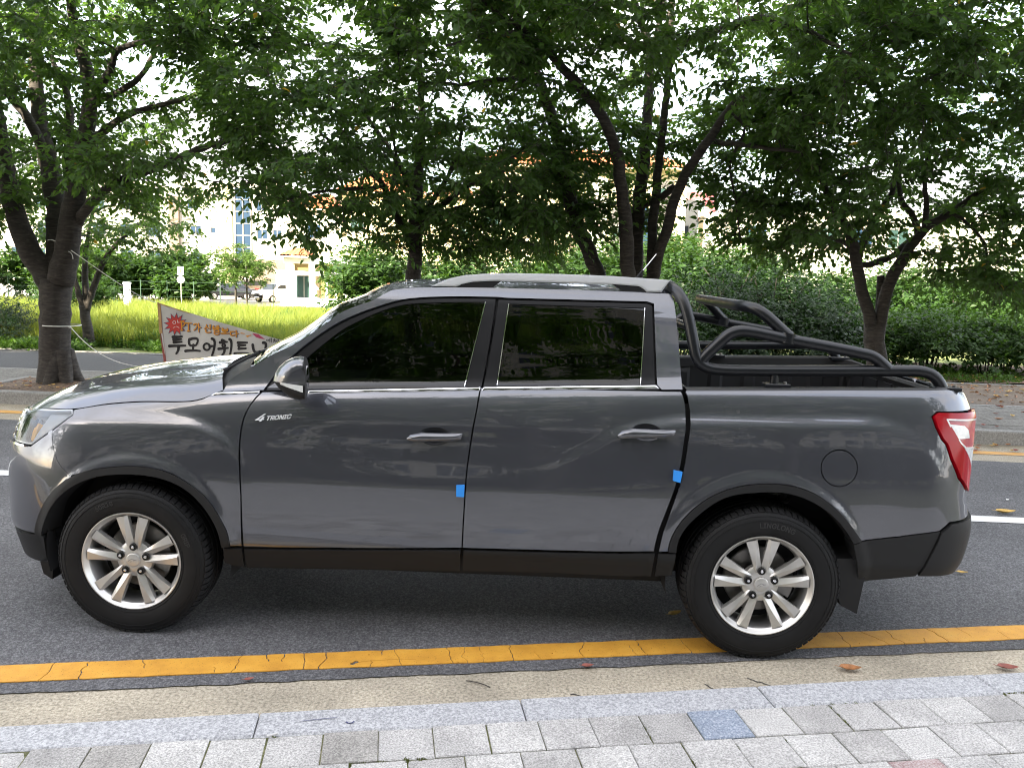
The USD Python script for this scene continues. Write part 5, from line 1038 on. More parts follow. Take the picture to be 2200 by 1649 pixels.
LIMBS = {
 'T1': [
  [(-6.28, 11.05, 0.1, 0.266), (-6.27, 11.05, 0.31, 0.234), (-6.25, 11.05, 0.57, 0.215), (-6.24, 11.05, 0.95, 0.209), (-6.21, 11.05, 1.33, 0.215), (-6.2, 11.05, 1.58, 0.24)],
  [(-6.25, 11.05, 1.52, 0.19), (-6.33, 10.99, 1.7, 0.176), (-6.42, 10.92, 1.88, 0.156), (-6.52, 10.86, 2.21, 0.143), (-6.58, 10.79, 2.6, 0.124), (-6.6, 10.73, 3.12, 0.104), (-6.62, 10.66, 3.62, 0.085), (-6.68, 10.6, 4.34, 0.061)],
  [(-6.19, 11.05, 1.55, 0.19), (-6.16, 11.09, 1.96, 0.171), (-6.17, 11.13, 2.39, 0.153), (-6.24, 11.17, 2.82, 0.141), (-6.32, 11.21, 3.19, 0.128), (-6.41, 11.24, 3.56, 0.116), (-6.46, 11.28, 4.04, 0.097), (-6.48, 11.32, 4.59, 0.084), (-6.52, 11.36, 5.25, 0.072), (-6.55, 11.4, 5.96, 0.052)],
  [(-6.33, 11.2, 3.22, 0.083), (-6.37, 11.1, 3.41, 0.076), (-6.47, 11, 3.73, 0.069), (-6.64, 10.9, 3.96, 0.056), (-6.76, 10.8, 4.22, 0.043)],
  [(-6.11, 11, 1.55, 0.189), (-5.96, 10.92, 1.96, 0.169), (-5.86, 10.84, 2.32, 0.149), (-5.72, 10.76, 2.73, 0.136), (-5.58, 10.68, 3.17, 0.116), (-5.43, 10.6, 3.65, 0.103), (-5.37, 10.52, 4, 0.09), (-5.4, 10.44, 4.39, 0.078), (-5.44, 10.36, 4.64, 0.065), (-5.43, 10.28, 5.04, 0.053), (-5.42, 10.2, 5.59, 0.035)],
  [(-5.32, 10.4, 3.67, 0.06), (-5.12, 10.2, 3.85, 0.053), (-4.86, 10, 4.07, 0.046), (-4.64, 9.8, 4.27, 0.039), (-4.26, 9.6, 4.3, 0.033), (-3.75, 9.4, 4.32, 0.027), (-3.22, 9.2, 4.37, 0.021)],
  [(-5.29, 10.4, 3.78, 0.048), (-4.87, 10.3, 3.91, 0.041), (-4.58, 10.2, 4.07, 0.035), (-4.4, 10.1, 4.24, 0.029), (-4.21, 10, 4.47, 0.017)],
  [(-5.48, 10.6, 3.25, 0.055), (-5.2, 10.65, 3.54, 0.049), (-4.89, 10.7, 3.73, 0.043), (-4.49, 10.75, 3.86, 0.031), (-4.03, 10.8, 4.01, 0.025)],
  [(-5.95, 11, 2.21, 0.082), (-5.7, 10.8, 2.38, 0.074), (-5.42, 10.6, 2.61, 0.067), (-4.95, 10.4, 2.85, 0.06), (-4.4, 10.2, 3, 0.053), (-3.83, 10, 3.19, 0.046), (-3.29, 9.8, 3.31, 0.034), (-2.8, 9.6, 3.38, 0.022)],
  [(-6.26, 11.3, 1.83, 0.078), (-6.17, 11.38, 2.59, 0.072), (-6.19, 11.47, 3.17, 0.066), (-6.17, 11.55, 3.77, 0.06), (-6.27, 11.63, 4.21, 0.047), (-6.48, 11.72, 4.6, 0.034), (-6.61, 11.8, 5.14, 0.027)],
 ],
 'T1b': [
  [(-8.48, 16.2, 0.13, 0.139), (-8.5, 16.2, 0.46, 0.111), (-8.53, 16.2, 0.78, 0.102), (-8.55, 16.2, 0.96, 0.102)],
  [(-8.56, 16.2, 0.94, 0.065), (-8.63, 16.13, 1.28, 0.055), (-8.66, 16.07, 1.58, 0.046), (-8.68, 16, 2.01, 0.027)],
  [(-8.54, 16.2, 0.96, 0.074), (-8.53, 16.25, 1.47, 0.065), (-8.54, 16.3, 1.88, 0.056), (-8.48, 16.35, 2.39, 0.037), (-8.39, 16.4, 2.85, 0.028)],
  [(-8.52, 16.2, 0.96, 0.074), (-8.26, 16.12, 1.43, 0.065), (-8.05, 16.04, 1.83, 0.055), (-7.8, 15.96, 2.12, 0.046), (-7.54, 15.88, 2.32, 0.036), (-7.21, 15.8, 2.57, 0.027)],
 ],
 'T2': [
  [(-1.32, 10.65, -0.15, 0.14), (-1.32, 10.63, 0.5, 0.128), (-1.31, 10.61, 1.18, 0.115), (-1.31, 10.59, 1.72, 0.109), (-1.29, 10.57, 2.08, 0.097), (-1.29, 10.55, 2.43, 0.091), (-1.26, 10.53, 2.89, 0.072), (-1.23, 10.5, 3.35, 0.06), (-1.22, 10.48, 3.74, 0.048), (-1.23, 10.46, 4.12, 0.042), (-1.26, 10.44, 4.56, 0.036), (-1.29, 10.42, 5.2, 0.03), (-1.32, 10.4, 5.72, 0.018)],
  [(-1.26, 10.6, 2.35, 0.049), (-1.14, 10.52, 2.58, 0.042), (-1.02, 10.44, 2.78, 0.036), (-0.87, 10.36, 3.01, 0.03), (-0.74, 10.28, 3.33, 0.024), (-0.66, 10.2, 3.7, 0.018)],
  [(-1.25, 10.6, 2.32, 0.049), (-1.06, 10.44, 2.53, 0.048), (-0.87, 10.28, 2.7, 0.041), (-0.63, 10.12, 2.86, 0.035), (-0.29, 9.96, 3.07, 0.029), (0.09, 9.8, 3.28, 0.017)],
  [(-1.18, 10.6, 2.46, 0.036), (-0.99, 10.68, 2.55, 0.037), (-0.76, 10.75, 2.65, 0.031), (-0.49, 10.82, 2.77, 0.025), (-0.07, 10.9, 2.87, 0.019)],
  [(-1.33, 10.6, 2.23, 0.055), (-1.46, 10.5, 2.41, 0.048), (-1.58, 10.4, 2.64, 0.048), (-1.65, 10.3, 2.85, 0.041), (-1.83, 10.2, 3.06, 0.035), (-2.07, 10.1, 3.24, 0.029), (-2.36, 10, 3.4, 0.017)],
  [(-1.29, 10.6, 2.67, 0.036), (-1.47, 10.68, 3.06, 0.031), (-1.69, 10.75, 3.42, 0.031), (-1.89, 10.82, 3.68, 0.025), (-2.09, 10.9, 4.02, 0.019)],
  [(-1.59, 10.3, 2.69, 0.024), (-1.49, 10.07, 2.92, 0.023), (-1.44, 9.83, 3.19, 0.017), (-1.49, 9.6, 3.47, 0.011)],
  [(-1.68, 10.3, 2.86, 0.024), (-1.97, 10, 2.79, 0.023), (-2.29, 9.7, 2.72, 0.017), (-2.59, 9.4, 2.59, 0.011)],
 ],
 'T3': [
  [(1.42, 10.45, -0.19, 0.132), (1.29, 10.41, 0.85, 0.119), (1.12, 10.37, 1.62, 0.107), (0.94, 10.33, 2.08, 0.1), (0.75, 10.29, 2.47, 0.094), (0.6, 10.24, 2.97, 0.088), (0.51, 10.21, 3.35, 0.082), (0.36, 10.16, 3.78, 0.076), (0.23, 10.12, 4.09, 0.07), (0.11, 10.08, 4.39, 0.058), (-0.02, 10.04, 4.75, 0.046), (-0.19, 10, 5.3, 0.029)],
  [(0.23, 10, 4.02, 0.034), (0.01, 9.72, 4.04, 0.033), (-0.3, 9.44, 3.96, 0.027), (-0.59, 9.16, 3.85, 0.021), (-0.92, 8.88, 3.79, 0.015), (-1.22, 8.6, 3.76, 0.01)],
  [(1.62, 10.5, -0.2, 0.12), (1.51, 10.3, 0.86, 0.106), (1.41, 10.1, 1.69, 0.098), (1.32, 9.9, 2.35, 0.091), (1.22, 9.7, 2.82, 0.078), (1.11, 9.5, 3.21, 0.071), (0.95, 9.3, 3.52, 0.064), (0.66, 9.1, 3.82, 0.057), (0.39, 8.9, 4.03, 0.051), (0.12, 8.7, 4.21, 0.04), (-0.12, 8.5, 4.32, 0.029), (-0.37, 8.3, 4.41, 0.019)],
  [(0.14, 8.7, 4.19, 0.03), (-0.07, 8.33, 4.16, 0.024), (-0.35, 7.97, 4.03, 0.018), (-0.67, 7.6, 3.83, 0.013)],
  [(1.64, 10.5, -0.2, 0.126), (1.59, 10.51, 0.84, 0.114), (1.54, 10.52, 1.68, 0.108), (1.53, 10.53, 2.39, 0.102), (1.55, 10.54, 2.8, 0.09), (1.59, 10.55, 3.37, 0.079), (1.61, 10.56, 4, 0.066), (1.6, 10.57, 4.56, 0.061), (1.5, 10.58, 4.89, 0.048), (1.37, 10.59, 5.21, 0.042), (1.22, 10.6, 5.76, 0.03)],
  [(1.61, 10.6, 4.51, 0.036), (1.7, 10.7, 4.87, 0.037), (1.76, 10.8, 5.24, 0.031), (1.79, 10.9, 5.77, 0.025)],
  [(1.78, 10.35, -0.16, 0.077), (1.73, 10.32, 0.87, 0.071), (1.7, 10.29, 1.69, 0.065), (1.69, 10.27, 2.38, 0.065), (1.71, 10.24, 2.94, 0.059), (1.74, 10.21, 3.5, 0.053), (1.76, 10.18, 4.04, 0.047), (1.77, 10.16, 4.56, 0.047), (1.75, 10.13, 5.08, 0.041), (1.75, 10.1, 5.64, 0.029)],
  [(1.73, 10.35, 1.69, 0.083), (1.75, 10.2, 2.04, 0.076), (1.82, 10.04, 2.38, 0.075), (1.88, 9.88, 2.81, 0.068), (2, 9.73, 3.12, 0.061), (2.2, 9.57, 3.46, 0.055), (2.31, 9.42, 3.69, 0.049), (2.47, 9.27, 3.83, 0.042), (2.69, 9.11, 3.85, 0.037), (3.01, 8.96, 3.84, 0.026), (3.44, 8.8, 3.86, 0.015)],
  [(1.56, 10.5, 2.73, 0.048), (1.73, 10.3, 2.79, 0.047), (1.89, 10.1, 2.92, 0.046)],
  [(2.2, 9.8, 3.42, 0.034), (2.42, 9.53, 3.37, 0.033), (2.7, 9.27, 3.29, 0.027), (3.05, 9, 3.21, 0.015)],
  [(1.75, 10.1, 4.28, 0.04), (1.84, 9.75, 4.47, 0.039), (2.24, 9.4, 4.58, 0.038), (2.44, 9.05, 4.57, 0.036), (2.73, 8.7, 4.42, 0.03), (2.91, 8.35, 4.21, 0.024), (3.1, 8, 3.95, 0.014)],
  [(2.38, 9.6, 3.72, 0.022), (2.59, 9.65, 3.54, 0.017), (2.46, 9.7, 3.17, 0.017), (2.56, 9.75, 2.76, 0.011), (2.66, 9.8, 2.28, 0.008)],
 ],
 'T4': [
  [(4.72, 10.25, -0.09, 0.158), (4.65, 10.25, 0.42, 0.147), (4.59, 10.25, 0.9, 0.135), (4.55, 10.25, 1.13, 0.135), (4.54, 10.25, 1.34, 0.141)],
  [(4.51, 10.25, 1.28, 0.082), (4.39, 10.19, 1.54, 0.082), (4.28, 10.14, 1.78, 0.075), (4.18, 10.08, 2.05, 0.075), (4.09, 10.03, 2.3, 0.069), (3.95, 9.97, 2.54, 0.057), (3.77, 9.91, 2.75, 0.045), (3.6, 9.86, 3.02, 0.039), (3.46, 9.8, 3.32, 0.028)],
  [(4.21, 10.2, 2.05, 0.053), (4.33, 10.24, 2.39, 0.053), (4.45, 10.28, 2.63, 0.047), (4.57, 10.32, 2.82, 0.041), (4.66, 10.36, 3.01, 0.036), (4.69, 10.4, 3.38, 0.024)],
  [(4.11, 10.1, 2.25, 0.029), (3.93, 9.93, 2.31, 0.028), (3.69, 9.75, 2.36, 0.022), (3.43, 9.57, 2.35, 0.016), (3.12, 9.4, 2.38, 0.011)],
  [(4.26, 10.2, 2.05, 0.041), (4.59, 10.27, 2.13, 0.041), (4.85, 10.33, 2.3, 0.041), (5.01, 10.4, 2.43, 0.036)],
  [(4.58, 10.25, 1.51, 0.053), (4.56, 10.22, 1.75, 0.053), (4.54, 10.2, 1.94, 0.047)],
  [(4.58, 10.25, 1.28, 0.088), (4.59, 10.18, 1.54, 0.082), (4.6, 10.11, 1.81, 0.081), (4.7, 10.04, 2.12, 0.075), (4.81, 9.97, 2.35, 0.063), (4.96, 9.91, 2.56, 0.057), (5.13, 9.84, 2.69, 0.045), (5.34, 9.77, 2.89, 0.034), (5.61, 9.7, 3.05, 0.022)],
  [(4.87, 10, 2.39, 0.046), (4.81, 10.07, 2.67, 0.04), (4.68, 10.15, 2.85, 0.035), (4.66, 10.22, 3.05, 0.029), (4.75, 10.3, 3.42, 0.018)],
  [(4.92, 10, 2.49, 0.04), (4.87, 9.9, 2.78, 0.034), (4.77, 9.8, 3.04, 0.028), (4.76, 9.7, 3.39, 0.017)],
  [(5.12, 9.8, 2.68, 0.022), (5.32, 9.67, 2.51, 0.017), (5.44, 9.53, 2.24, 0.016), (5.34, 9.4, 1.92, 0.011)],
 ],
}

# ------------------------------------------------------------------ trees and plants
def leaf_mesh(base, d, nrm, L, wr=.52, fold=.22, droop=.18):
    """folded ovate leaves: arrays of base points, directions, normals and lengths"""
    base, d, nrm = map(np.asarray, (base, d, nrm)); n = len(base)
    d = d / (np.linalg.norm(d, axis=1, keepdims=True) + 1e-9); s = np.cross(d, nrm); s /= np.linalg.norm(s, axis=1, keepdims=True) + 1e-9; u = np.cross(s, d)
    L = np.broadcast_to(L, (n,))[:, None]; w = L * wr
    t0 = base + d * L * .06
    a = base + d * L * .34 + s * w * .48 + u * L * fold * .35; b = base + d * L * .34 - s * w * .48 + u * L * fold * .35
    c = base + d * L * .68 + s * w * .36 + u * L * (fold * .25 - droop * .3); e = base + d * L * .68 - s * w * .36 + u * L * (fold * .25 - droop * .3)
    m = base + d * L * .52 - u * L * droop * .08; tip = base + d * L - u * L * droop
    V = np.stack([t0, a, c, tip, e, b, m], 1).reshape(-1, 3)
    f = np.array([[0, 1, 6], [1, 2, 6], [2, 3, 6], [3, 4, 6], [4, 5, 6], [5, 0, 6]]); 
    F = (np.arange(n)[:, None, None] * 7 + f[None]).reshape(-1, 3)
    return V, F
def as_mesh(V, F): return trimesh.Trimesh(V, F, process=False)
def bark_tube(pts, rad, sides, rg, rough=.06):
    p = np.asarray(pts, float); m = tube(p, rad, sides, caps=True); v = np.array(m.vertices); nb = len(p) * sides
    c = np.repeat(p, sides, 0); o = v[:nb] - c; k = 1 + rough * 2 * (meshkit.fbm(v[:nb] * [7, 7, 3] + 31, 3, int(rg.integers(99))) - .5); v[:nb] = c + o * k[:, None]; m.vertices = v; return m
class Tree:
    def __init__(self, seed): self.rg = np.random.default_rng(seed); self.pos, self.rad = [], []; self.wood, self.twigs, self.lb, self.ld, self.ln, self.ll = MB(), MB(), [], [], [], []
    def limb(self, pts, main=True):
        p = np.array(pts, float); t = np.concatenate([[0], np.cumsum(np.linalg.norm(np.diff(p[:, :3], axis=0), axis=1))]); n = max(int(t[-1] / .10), len(p) * 2)
        cs = PC(t, p) if len(p) > 2 else (lambda q: p[0] + (p[1] - p[0]) * (q / t[-1])[:, None]); q = cs(np.linspace(0, t[-1], n)); q[:, 3] *= .92; q[:, :3] += self.rg.normal(0, .006, (n, 3)) * (q[:, 3:] < .2)
        self.wood.add(bark_tube(q[:, :3], np.maximum(q[:, 3], .004), 16 if p[0, 3] > .1 else 10 if p[0, 3] > .03 else 7, self.rg))
        self.pos += list(q[:, :3]); self.rad += list(q[:, 3]); return q
    def sprig(self, a, d, L, size, step=.040):
        """a leafy twig: leaves alternate on both sides, hanging a little"""
        rg = self.rg; n = max(int(L / step), 3); tt = (np.arange(n) + .6) / n
        sag = np.array([0, 0, -1.]) * (.30 * L)
        pts = a + d * L * tt[:, None] + sag * (tt ** 2)[:, None]
        hz = np.cross(d, [0, 0, 1.]); hz /= np.linalg.norm(hz) + 1e-9
        sd = np.where(np.arange(n) % 2 == 0, 1., -1.)[:, None]
        dirs = d * .55 + hz * sd * .75 + np.array([0, 0, -.38]) + rg.normal(0, .28, (n, 3))
        nr = np.array([0, 0, 1.]) + rg.normal(0, .45, (n, 3)) + hz * sd * .2
        self.lb.append(pts); self.ld.append(dirs); self.ln.append(nr); self.ll.append(size * rg.uniform(.65, 1.2, n))
        self.twigs.add(tube(np.vstack([a, a + d * L * .5 + sag * .25, a + d * L + sag]), [.0035, .0025, .0015], 3, False))
    def fill(self, targets, size=.095, lmax=1.1, sprigs=9, slen=(.22, .46)):
        rg = self.rg; P_ = np.array(self.pos); R_ = np.array(self.rad); T_ = np.array(targets)
        order = np.argsort([np.min(np.linalg.norm(P_ - t, axis=1)) for t in T_]); pos, rad = P_, R_
        for t in T_[order]:
            v = t - pos; dist = np.linalg.norm(v, axis=1); cost = dist + .5 * np.maximum(pos[:, 2] - t[2] + .1, 0) + .0 * rad
            i = int(np.argmin(cost)); a = pos[i]; L = dist[i]
            if L < .05: continue
            mid = (a + t) / 2 + np.array([0, 0, .12 * L]) + rg.normal(0, .07 * L, 3)
            k = np.linspace(0, 1, max(int(L / .12), 4))[:, None]; q = (1 - k) ** 2 * a + 2 * k * (1 - k) * mid + k ** 2 * t
            r0 = min(max(rad[i] * .6, .004), .006 + .010 * L); rr = r0 + (.0028 - r0) * k[:, 0]
            self.wood.add(tube(q, rr, 5, False)); pos = np.vstack([pos, q[1:]]); rad = np.concatenate([rad, rr[1:]])
            dq = np.gradient(q, axis=0); dq /= np.linalg.norm(dq, axis=1, keepdims=True) + 1e-9
            for s in range(sprigs):
                u = 1 - (rg.random() ** 1.4) * min(1, .85 / max(L, .3)); j = int(u * (len(q) - 1)); dd = dq[j] * .5 + rg.normal(0, .62, 3) * [1, 1, .42]; dd /= np.linalg.norm(dd)
                self.sprig(q[j], dd, rg.uniform(*slen), size)
    def finish(self, name, label, leafm, trunkm=None, category='tree', group=None, leaf_parts=0, eye=None, yellow=0):
        t = thing(name, label, category, group=group) if isinstance(name, str) else name
        obj('trunk', self.wood.mesh(), trunkm or K['bark'], t, smooth=True)
        obj('twigs', self.twigs.mesh(), K['twig'], t, smooth=False, kind='stuff')
        b, d, n, l = np.vstack(self.lb), np.vstack(self.ld), np.vstack(self.ln), np.concatenate(self.ll)
        self.count = len(b); sel = np.zeros(len(b), bool)
        ye = self.rg.random(len(b)) < yellow
        if leaf_parts and eye is not None:
            vis = np.where((b[:, 1] > .5) & (np.abs(b[:, 0] / b[:, 1]) < .64) & ((b[:, 2] - 1.85) / b[:, 1] < .34))[0]
            dist = np.linalg.norm(b[vis] - eye, axis=1) / l[vis]; sel[vis[np.argsort(dist)[:leaf_parts]]] = True
            for i in np.where(sel)[0]:
                V, F = leaf_mesh(b[i:i + 1], d[i:i + 1], n[i:i + 1], l[i:i + 1]); obj('leaf', (V, F), K['leaf_yellow'] if ye[i] else leafm, t, smooth=False)
        r = ~sel & ~ye; V, F = leaf_mesh(b[r], d[r], n[r], l[r]); obj('crown', (V, F), leafm, t, smooth=False, kind='stuff')
        r = ~sel & ye
        if r.any(): V, F = leaf_mesh(b[r], d[r], n[r], l[r]); obj('yellow_leaves', (V, F), K['leaf_yellow'], t, smooth=False, kind='stuff')
        return t
def in_ell(rg, n, ells, voids=(), mind=.30):
    """points spread through a union of ellipsoids (centre, radii, share), denser towards the shell, none in the voids"""
    out = []; w = np.array([e[2] for e in ells], float); w /= w.sum()
    tries = 0
    while len(out) < n and tries < n * 60:
        tries += 1
        c, r, _ = ells[rg.choice(len(ells), p=w)]; v = rg.normal(0, 1, 3); v /= np.linalg.norm(v); p = np.array(c) + v * np.array(r) * rg.random() ** (1 / 3.6)
        if any(np.sum(((p - np.array(vc)) / np.array(vr)) ** 2) < 1 for vc, vr in voids): continue
        if out and np.min(np.linalg.norm(np.array(out[-400:]) - p, axis=1)) < mind: continue
        out.append(p)
    return out
EYE = np.array([0, 0, 1.85])
# street trees beyond the road: limbs as they stand, crowns grown onto them
SPEC = {
 'T1': (101, 'big left street tree with a stout low-forked trunk tied with white string', [((-6.6, 10.9, 4.3), (2.6, 2.4, 1.9), 3), ((-4.5, 10.2, 4.3), (2.2, 2.6, 1.7), 3), ((-3.9, 9.9, 2.95), (1.3, 1.5, .65), .9), ((-8.3, 11.0, 3.6), (2.0, 2.2, 1.9), 2.2), ((-6.0, 12.4, 3.2), (2.2, 1.0, 1.0), .8), ((-5.0, 8.8, 5.2), (3.0, 1.6, 1.2), 1.4)], 330),
 'T2': (102, 'slim street tree with one straight dark trunk behind the bonnet end of the roof', [((-1.4, 10.3, 4.3), (2.7, 2.6, 1.9), 4), ((-2.2, 9.9, 3.0), (1.6, 1.8, .95), 1.7), ((-.2, 10.3, 2.9), (1.5, 1.8, .9), 1.7), ((-1.6, 8.6, 4.6), (2.6, 1.6, 1.2), 2), ((-.1, 10.7, 2.5), (1.3, 1.3, .55), 1.1)], 330),
 'T3': (103, 'multi-stemmed street tree with four dark stems behind the rear cab window', [((1.9, 9.9, 5.0), (2.9, 2.6, 1.6), 4), ((.3, 8.6, 4.7), (1.9, 1.5, 1.1), 1.8), ((3.6, 9.0, 4.4), (1.7, 1.7, 1.5), 2), ((1.0, 10.5, 3.3), (1.2, 1.2, .8), .7), ((2.9, 10.2, 3.4), (.9, 1.2, .9), .6), ((1.5, 7.6, 5.0), (2.6, 1.3, .9), 1.0), ((1.1, 10.9, 2.9), (1.0, 1.0, .6), .8)], 300),
 'T4': (104, 'low-branching street tree with a V-forked trunk behind the truck bed', [((4.7, 9.9, 3.9), (2.4, 2.4, 1.7), 4), ((6.2, 9.6, 3.6), (1.9, 2.0, 1.7), 2.6), ((5.9, 9.6, 2.2), (1.2, 1.2, .75), 1.0), ((3.7, 9.7, 2.7), (1.1, 1.3, .8), .9), ((3.3, 10.3, 3.1), (1.3, 1.2, 1.1), 1.8), ((5.2, 8.1, 4.4), (2.4, 1.4, 1.2), 1.8)], 330)}
VOIDS = {'T1': [((-4.2, 10.2, 3.4), (.55, 4, .45)), ((-4.6, 10.2, 4.15), (.5, 4, .22)), ((-7.6, 11.0, 4.05), (.5, 4, .2)), ((-3.6, 10, 2.55), (.55, 4, .5))], 'T2': [((-2.6, 10, 5.1), (.55, 4, .35)), ((-3.4, 10, 2.2), (.9, 4, .6))],
         'T3': [((1.5, 10, 2.1), (1.2, 4, .45)), ((2.2, 10.4, 4.6), (.45, 4, .5)), ((2.25, 10, 2.5), (.3, 4, .4))], 'T4': [((3.9, 10, 1.5), (1.2, 4, .6)), ((4.7, 10.2, 2.75), (.35, 4, .28)), ((7.4, 9.8, 2.9), (.5, 3, .3))]}
GEN = {}
for key, (seed, label, ells, nt) in SPEC.items():
    T = Tree(seed)
    for ln in LIMBS[key]: T.limb(ln)
    T.fill(in_ell(T.rg, int(nt * 1.3), ells, VOIDS[key], .25), size=.100, sprigs=12)
    if key == 'T1':
        for a in np.linspace(.3, 2 * math.pi + .3, 7)[:-1]: T.wood.add(bark_tube([[-6.19 + r_ * math.cos(a), 11.05 + r_ * math.sin(a), z_] for r_, z_ in ((.06, .62), (.10, .42), (.16, .27), (.24, .17), (.34, .10))], [.12, .12, .10, .07, .03], 12, T.rg))
    T.finish('street_tree', label, K['leaf'] if key in ('T1', 'T3') else K['leaf_b'], leaf_parts=75, eye=EYE, yellow=.0016 if key != 'T4' else .004); GEN[key] = T.count
T = Tree(105)
for ln in LIMBS['T1b']: T.limb([(x, y, z if k else z - .1, r) for k, (x, y, z, r) in enumerate(ln)])
T.fill(in_ell(T.rg, 75, [((-8.2, 16.0, 2.6), (1.5, 1.3, .75), 2), ((-6.9, 15.7, 2.4), (1.0, 1.0, .55), 1)], mind=.2), size=.095, sprigs=8)
T.finish('small_tree', 'thin twin-stemmed tree between the path and the tall grass on the left', K['leaf'])

# generic street trees: the neighbours just outside the picture and the row mirrored in the truck
def generic_tree(seed, h=6.5, nt=150, size=.11, sp=8, r=2.6, trunk=.15, low=1.9):
    T = Tree(seed); rg = T.rg
    T.limb([(0, 0, -.05, trunk * 1.25), (.02, .03, .5, trunk), (.0, .05, 1.4, trunk * .9), (.05, 0, low + .3, trunk * .8)])
    for k in range(5):
        a = k * 1.257 + rg.uniform(-.3, .3); s = rg.uniform(.8, 1.2)
        T.limb([(.03, 0, low * .8 + .1 * k, trunk * .55), (.4 * s * math.cos(a), .4 * s * math.sin(a), low + .7, trunk * .45), (.9 * s * math.cos(a), .9 * s * math.sin(a), low + 1.7, trunk * .3), (1.3 * s * math.cos(a + .2), 1.3 * s * math.sin(a + .2), h * .72, trunk * .12)])
    T.fill(in_ell(rg, nt, [((0, 0, low + (h - low) * .55), (r, r, (h - low) * .52), 1)], mind=.25), size=size, sprigs=sp, slen=(.3, .6)); return T
G1 = generic_tree(201, nt=210).finish('street_tree', 'street tree at the far left edge, mostly outside the frame', K['leaf'])
UsdGeom.Xformable(G1).GetOrderedXformOps()[0].Set(Gf.Vec3d(-11.3, 11.4, .15))
copy(G1, (9.4, 9.9, .15), 1.9, 'street tree at the far right edge, its crown entering the frame', .92)
for k, (x, y, a, s) in enumerate([(-10.6, -6.6, .4, 1.55), (-5.4, -7.2, 2.0, 1.5), (-.4, -6.7, 3.1, 1.6), (4.6, -7.3, 4.6, 1.5), (9.6, -6.8, 5.5, 1.55), (-16.0, -6.2, 1.1, 1.5)]):
    copy(G1, (x, y, .12), a, 'street tree of the row on the near pavement, seen only mirrored in the truck', s, group='row of trees on the near pavement')

for x, y, a in ((-16.3, 11.7, 2.4), (-21.4, 12.1, 4.1), (-26.5, 12.4, 5.2)): copy(G1, (x, y, .15), a, 'street tree beyond the left frame edge, seen only mirrored in the truck', 1.0, group='far row of trees beyond the left edge')
# young trees in front of the buildings
def young(seed, h, r, nt, size=.16, low=1.9, leafm='far_leaf'):
    T = Tree(seed); rg = T.rg
    T.limb([(0, 0, -.2, .09), (.03, 0, low, .075), (.0, .05, h * .55, .05), (.04, .02, h * .88, .015)])
    for k in range(6):
        a = k * 2.4; z = low + (h * .55 - low) * k / 6; T.limb([(.0, 0, z, .035), (r * .4 * math.cos(a), r * .4 * math.sin(a), z + h * .18, .022), (r * .75 * math.cos(a), r * .75 * math.sin(a), z + h * .28, .008)])
    T.fill(in_ell(rg, nt, [((0, 0, low + (h - low) * .5), (r, r, (h - low) * .5), 1), ((0, 0, h * .75), (r * .5, r * .5, h * .3), .4)], mind=.18), size=size, sprigs=7, slen=(.25, .5)); return T
Y1 = young(301, 4.7, 2.1, 95).finish('young_tree', 'leafy young tree with pale trunk in front of the black sedan', K['far_leaf'])
UsdGeom.Xformable(Y1).GetOrderedXformOps()[0].Set(Gf.Vec3d(-19.3, 56.5, -1.35))
copy(Y1, (-18.0, 55, -1.4), 2.2, 'leafy young tree right beside the black sedan, darker lower crown', .88)
copy(Y1, (-11.85, 56, -1.4), 4.0, 'young tree with a thin trunk before the golden panels', .80)
copy(Y1, (-9.4, 57, -1.4), 1.0, 'young tree partly hidden by the windscreen pillar', .72)
copy(Y1, (-30.5, 58, -1.45), 5.0, 'young tree left of the road sign', 1.0)
copy(Y1, (-38.5, 57, -1.45), .3, 'young tree at the far left of the field', .95)
copy(Y1, (-42.5, 52, -1.3), 3.3, 'young tree at the left picture edge beyond the shrubs', 1.0)
copy(Y1, (-14.3, 19.5, -.1), 2.7, 'small bright tree at the left picture edge', .55)

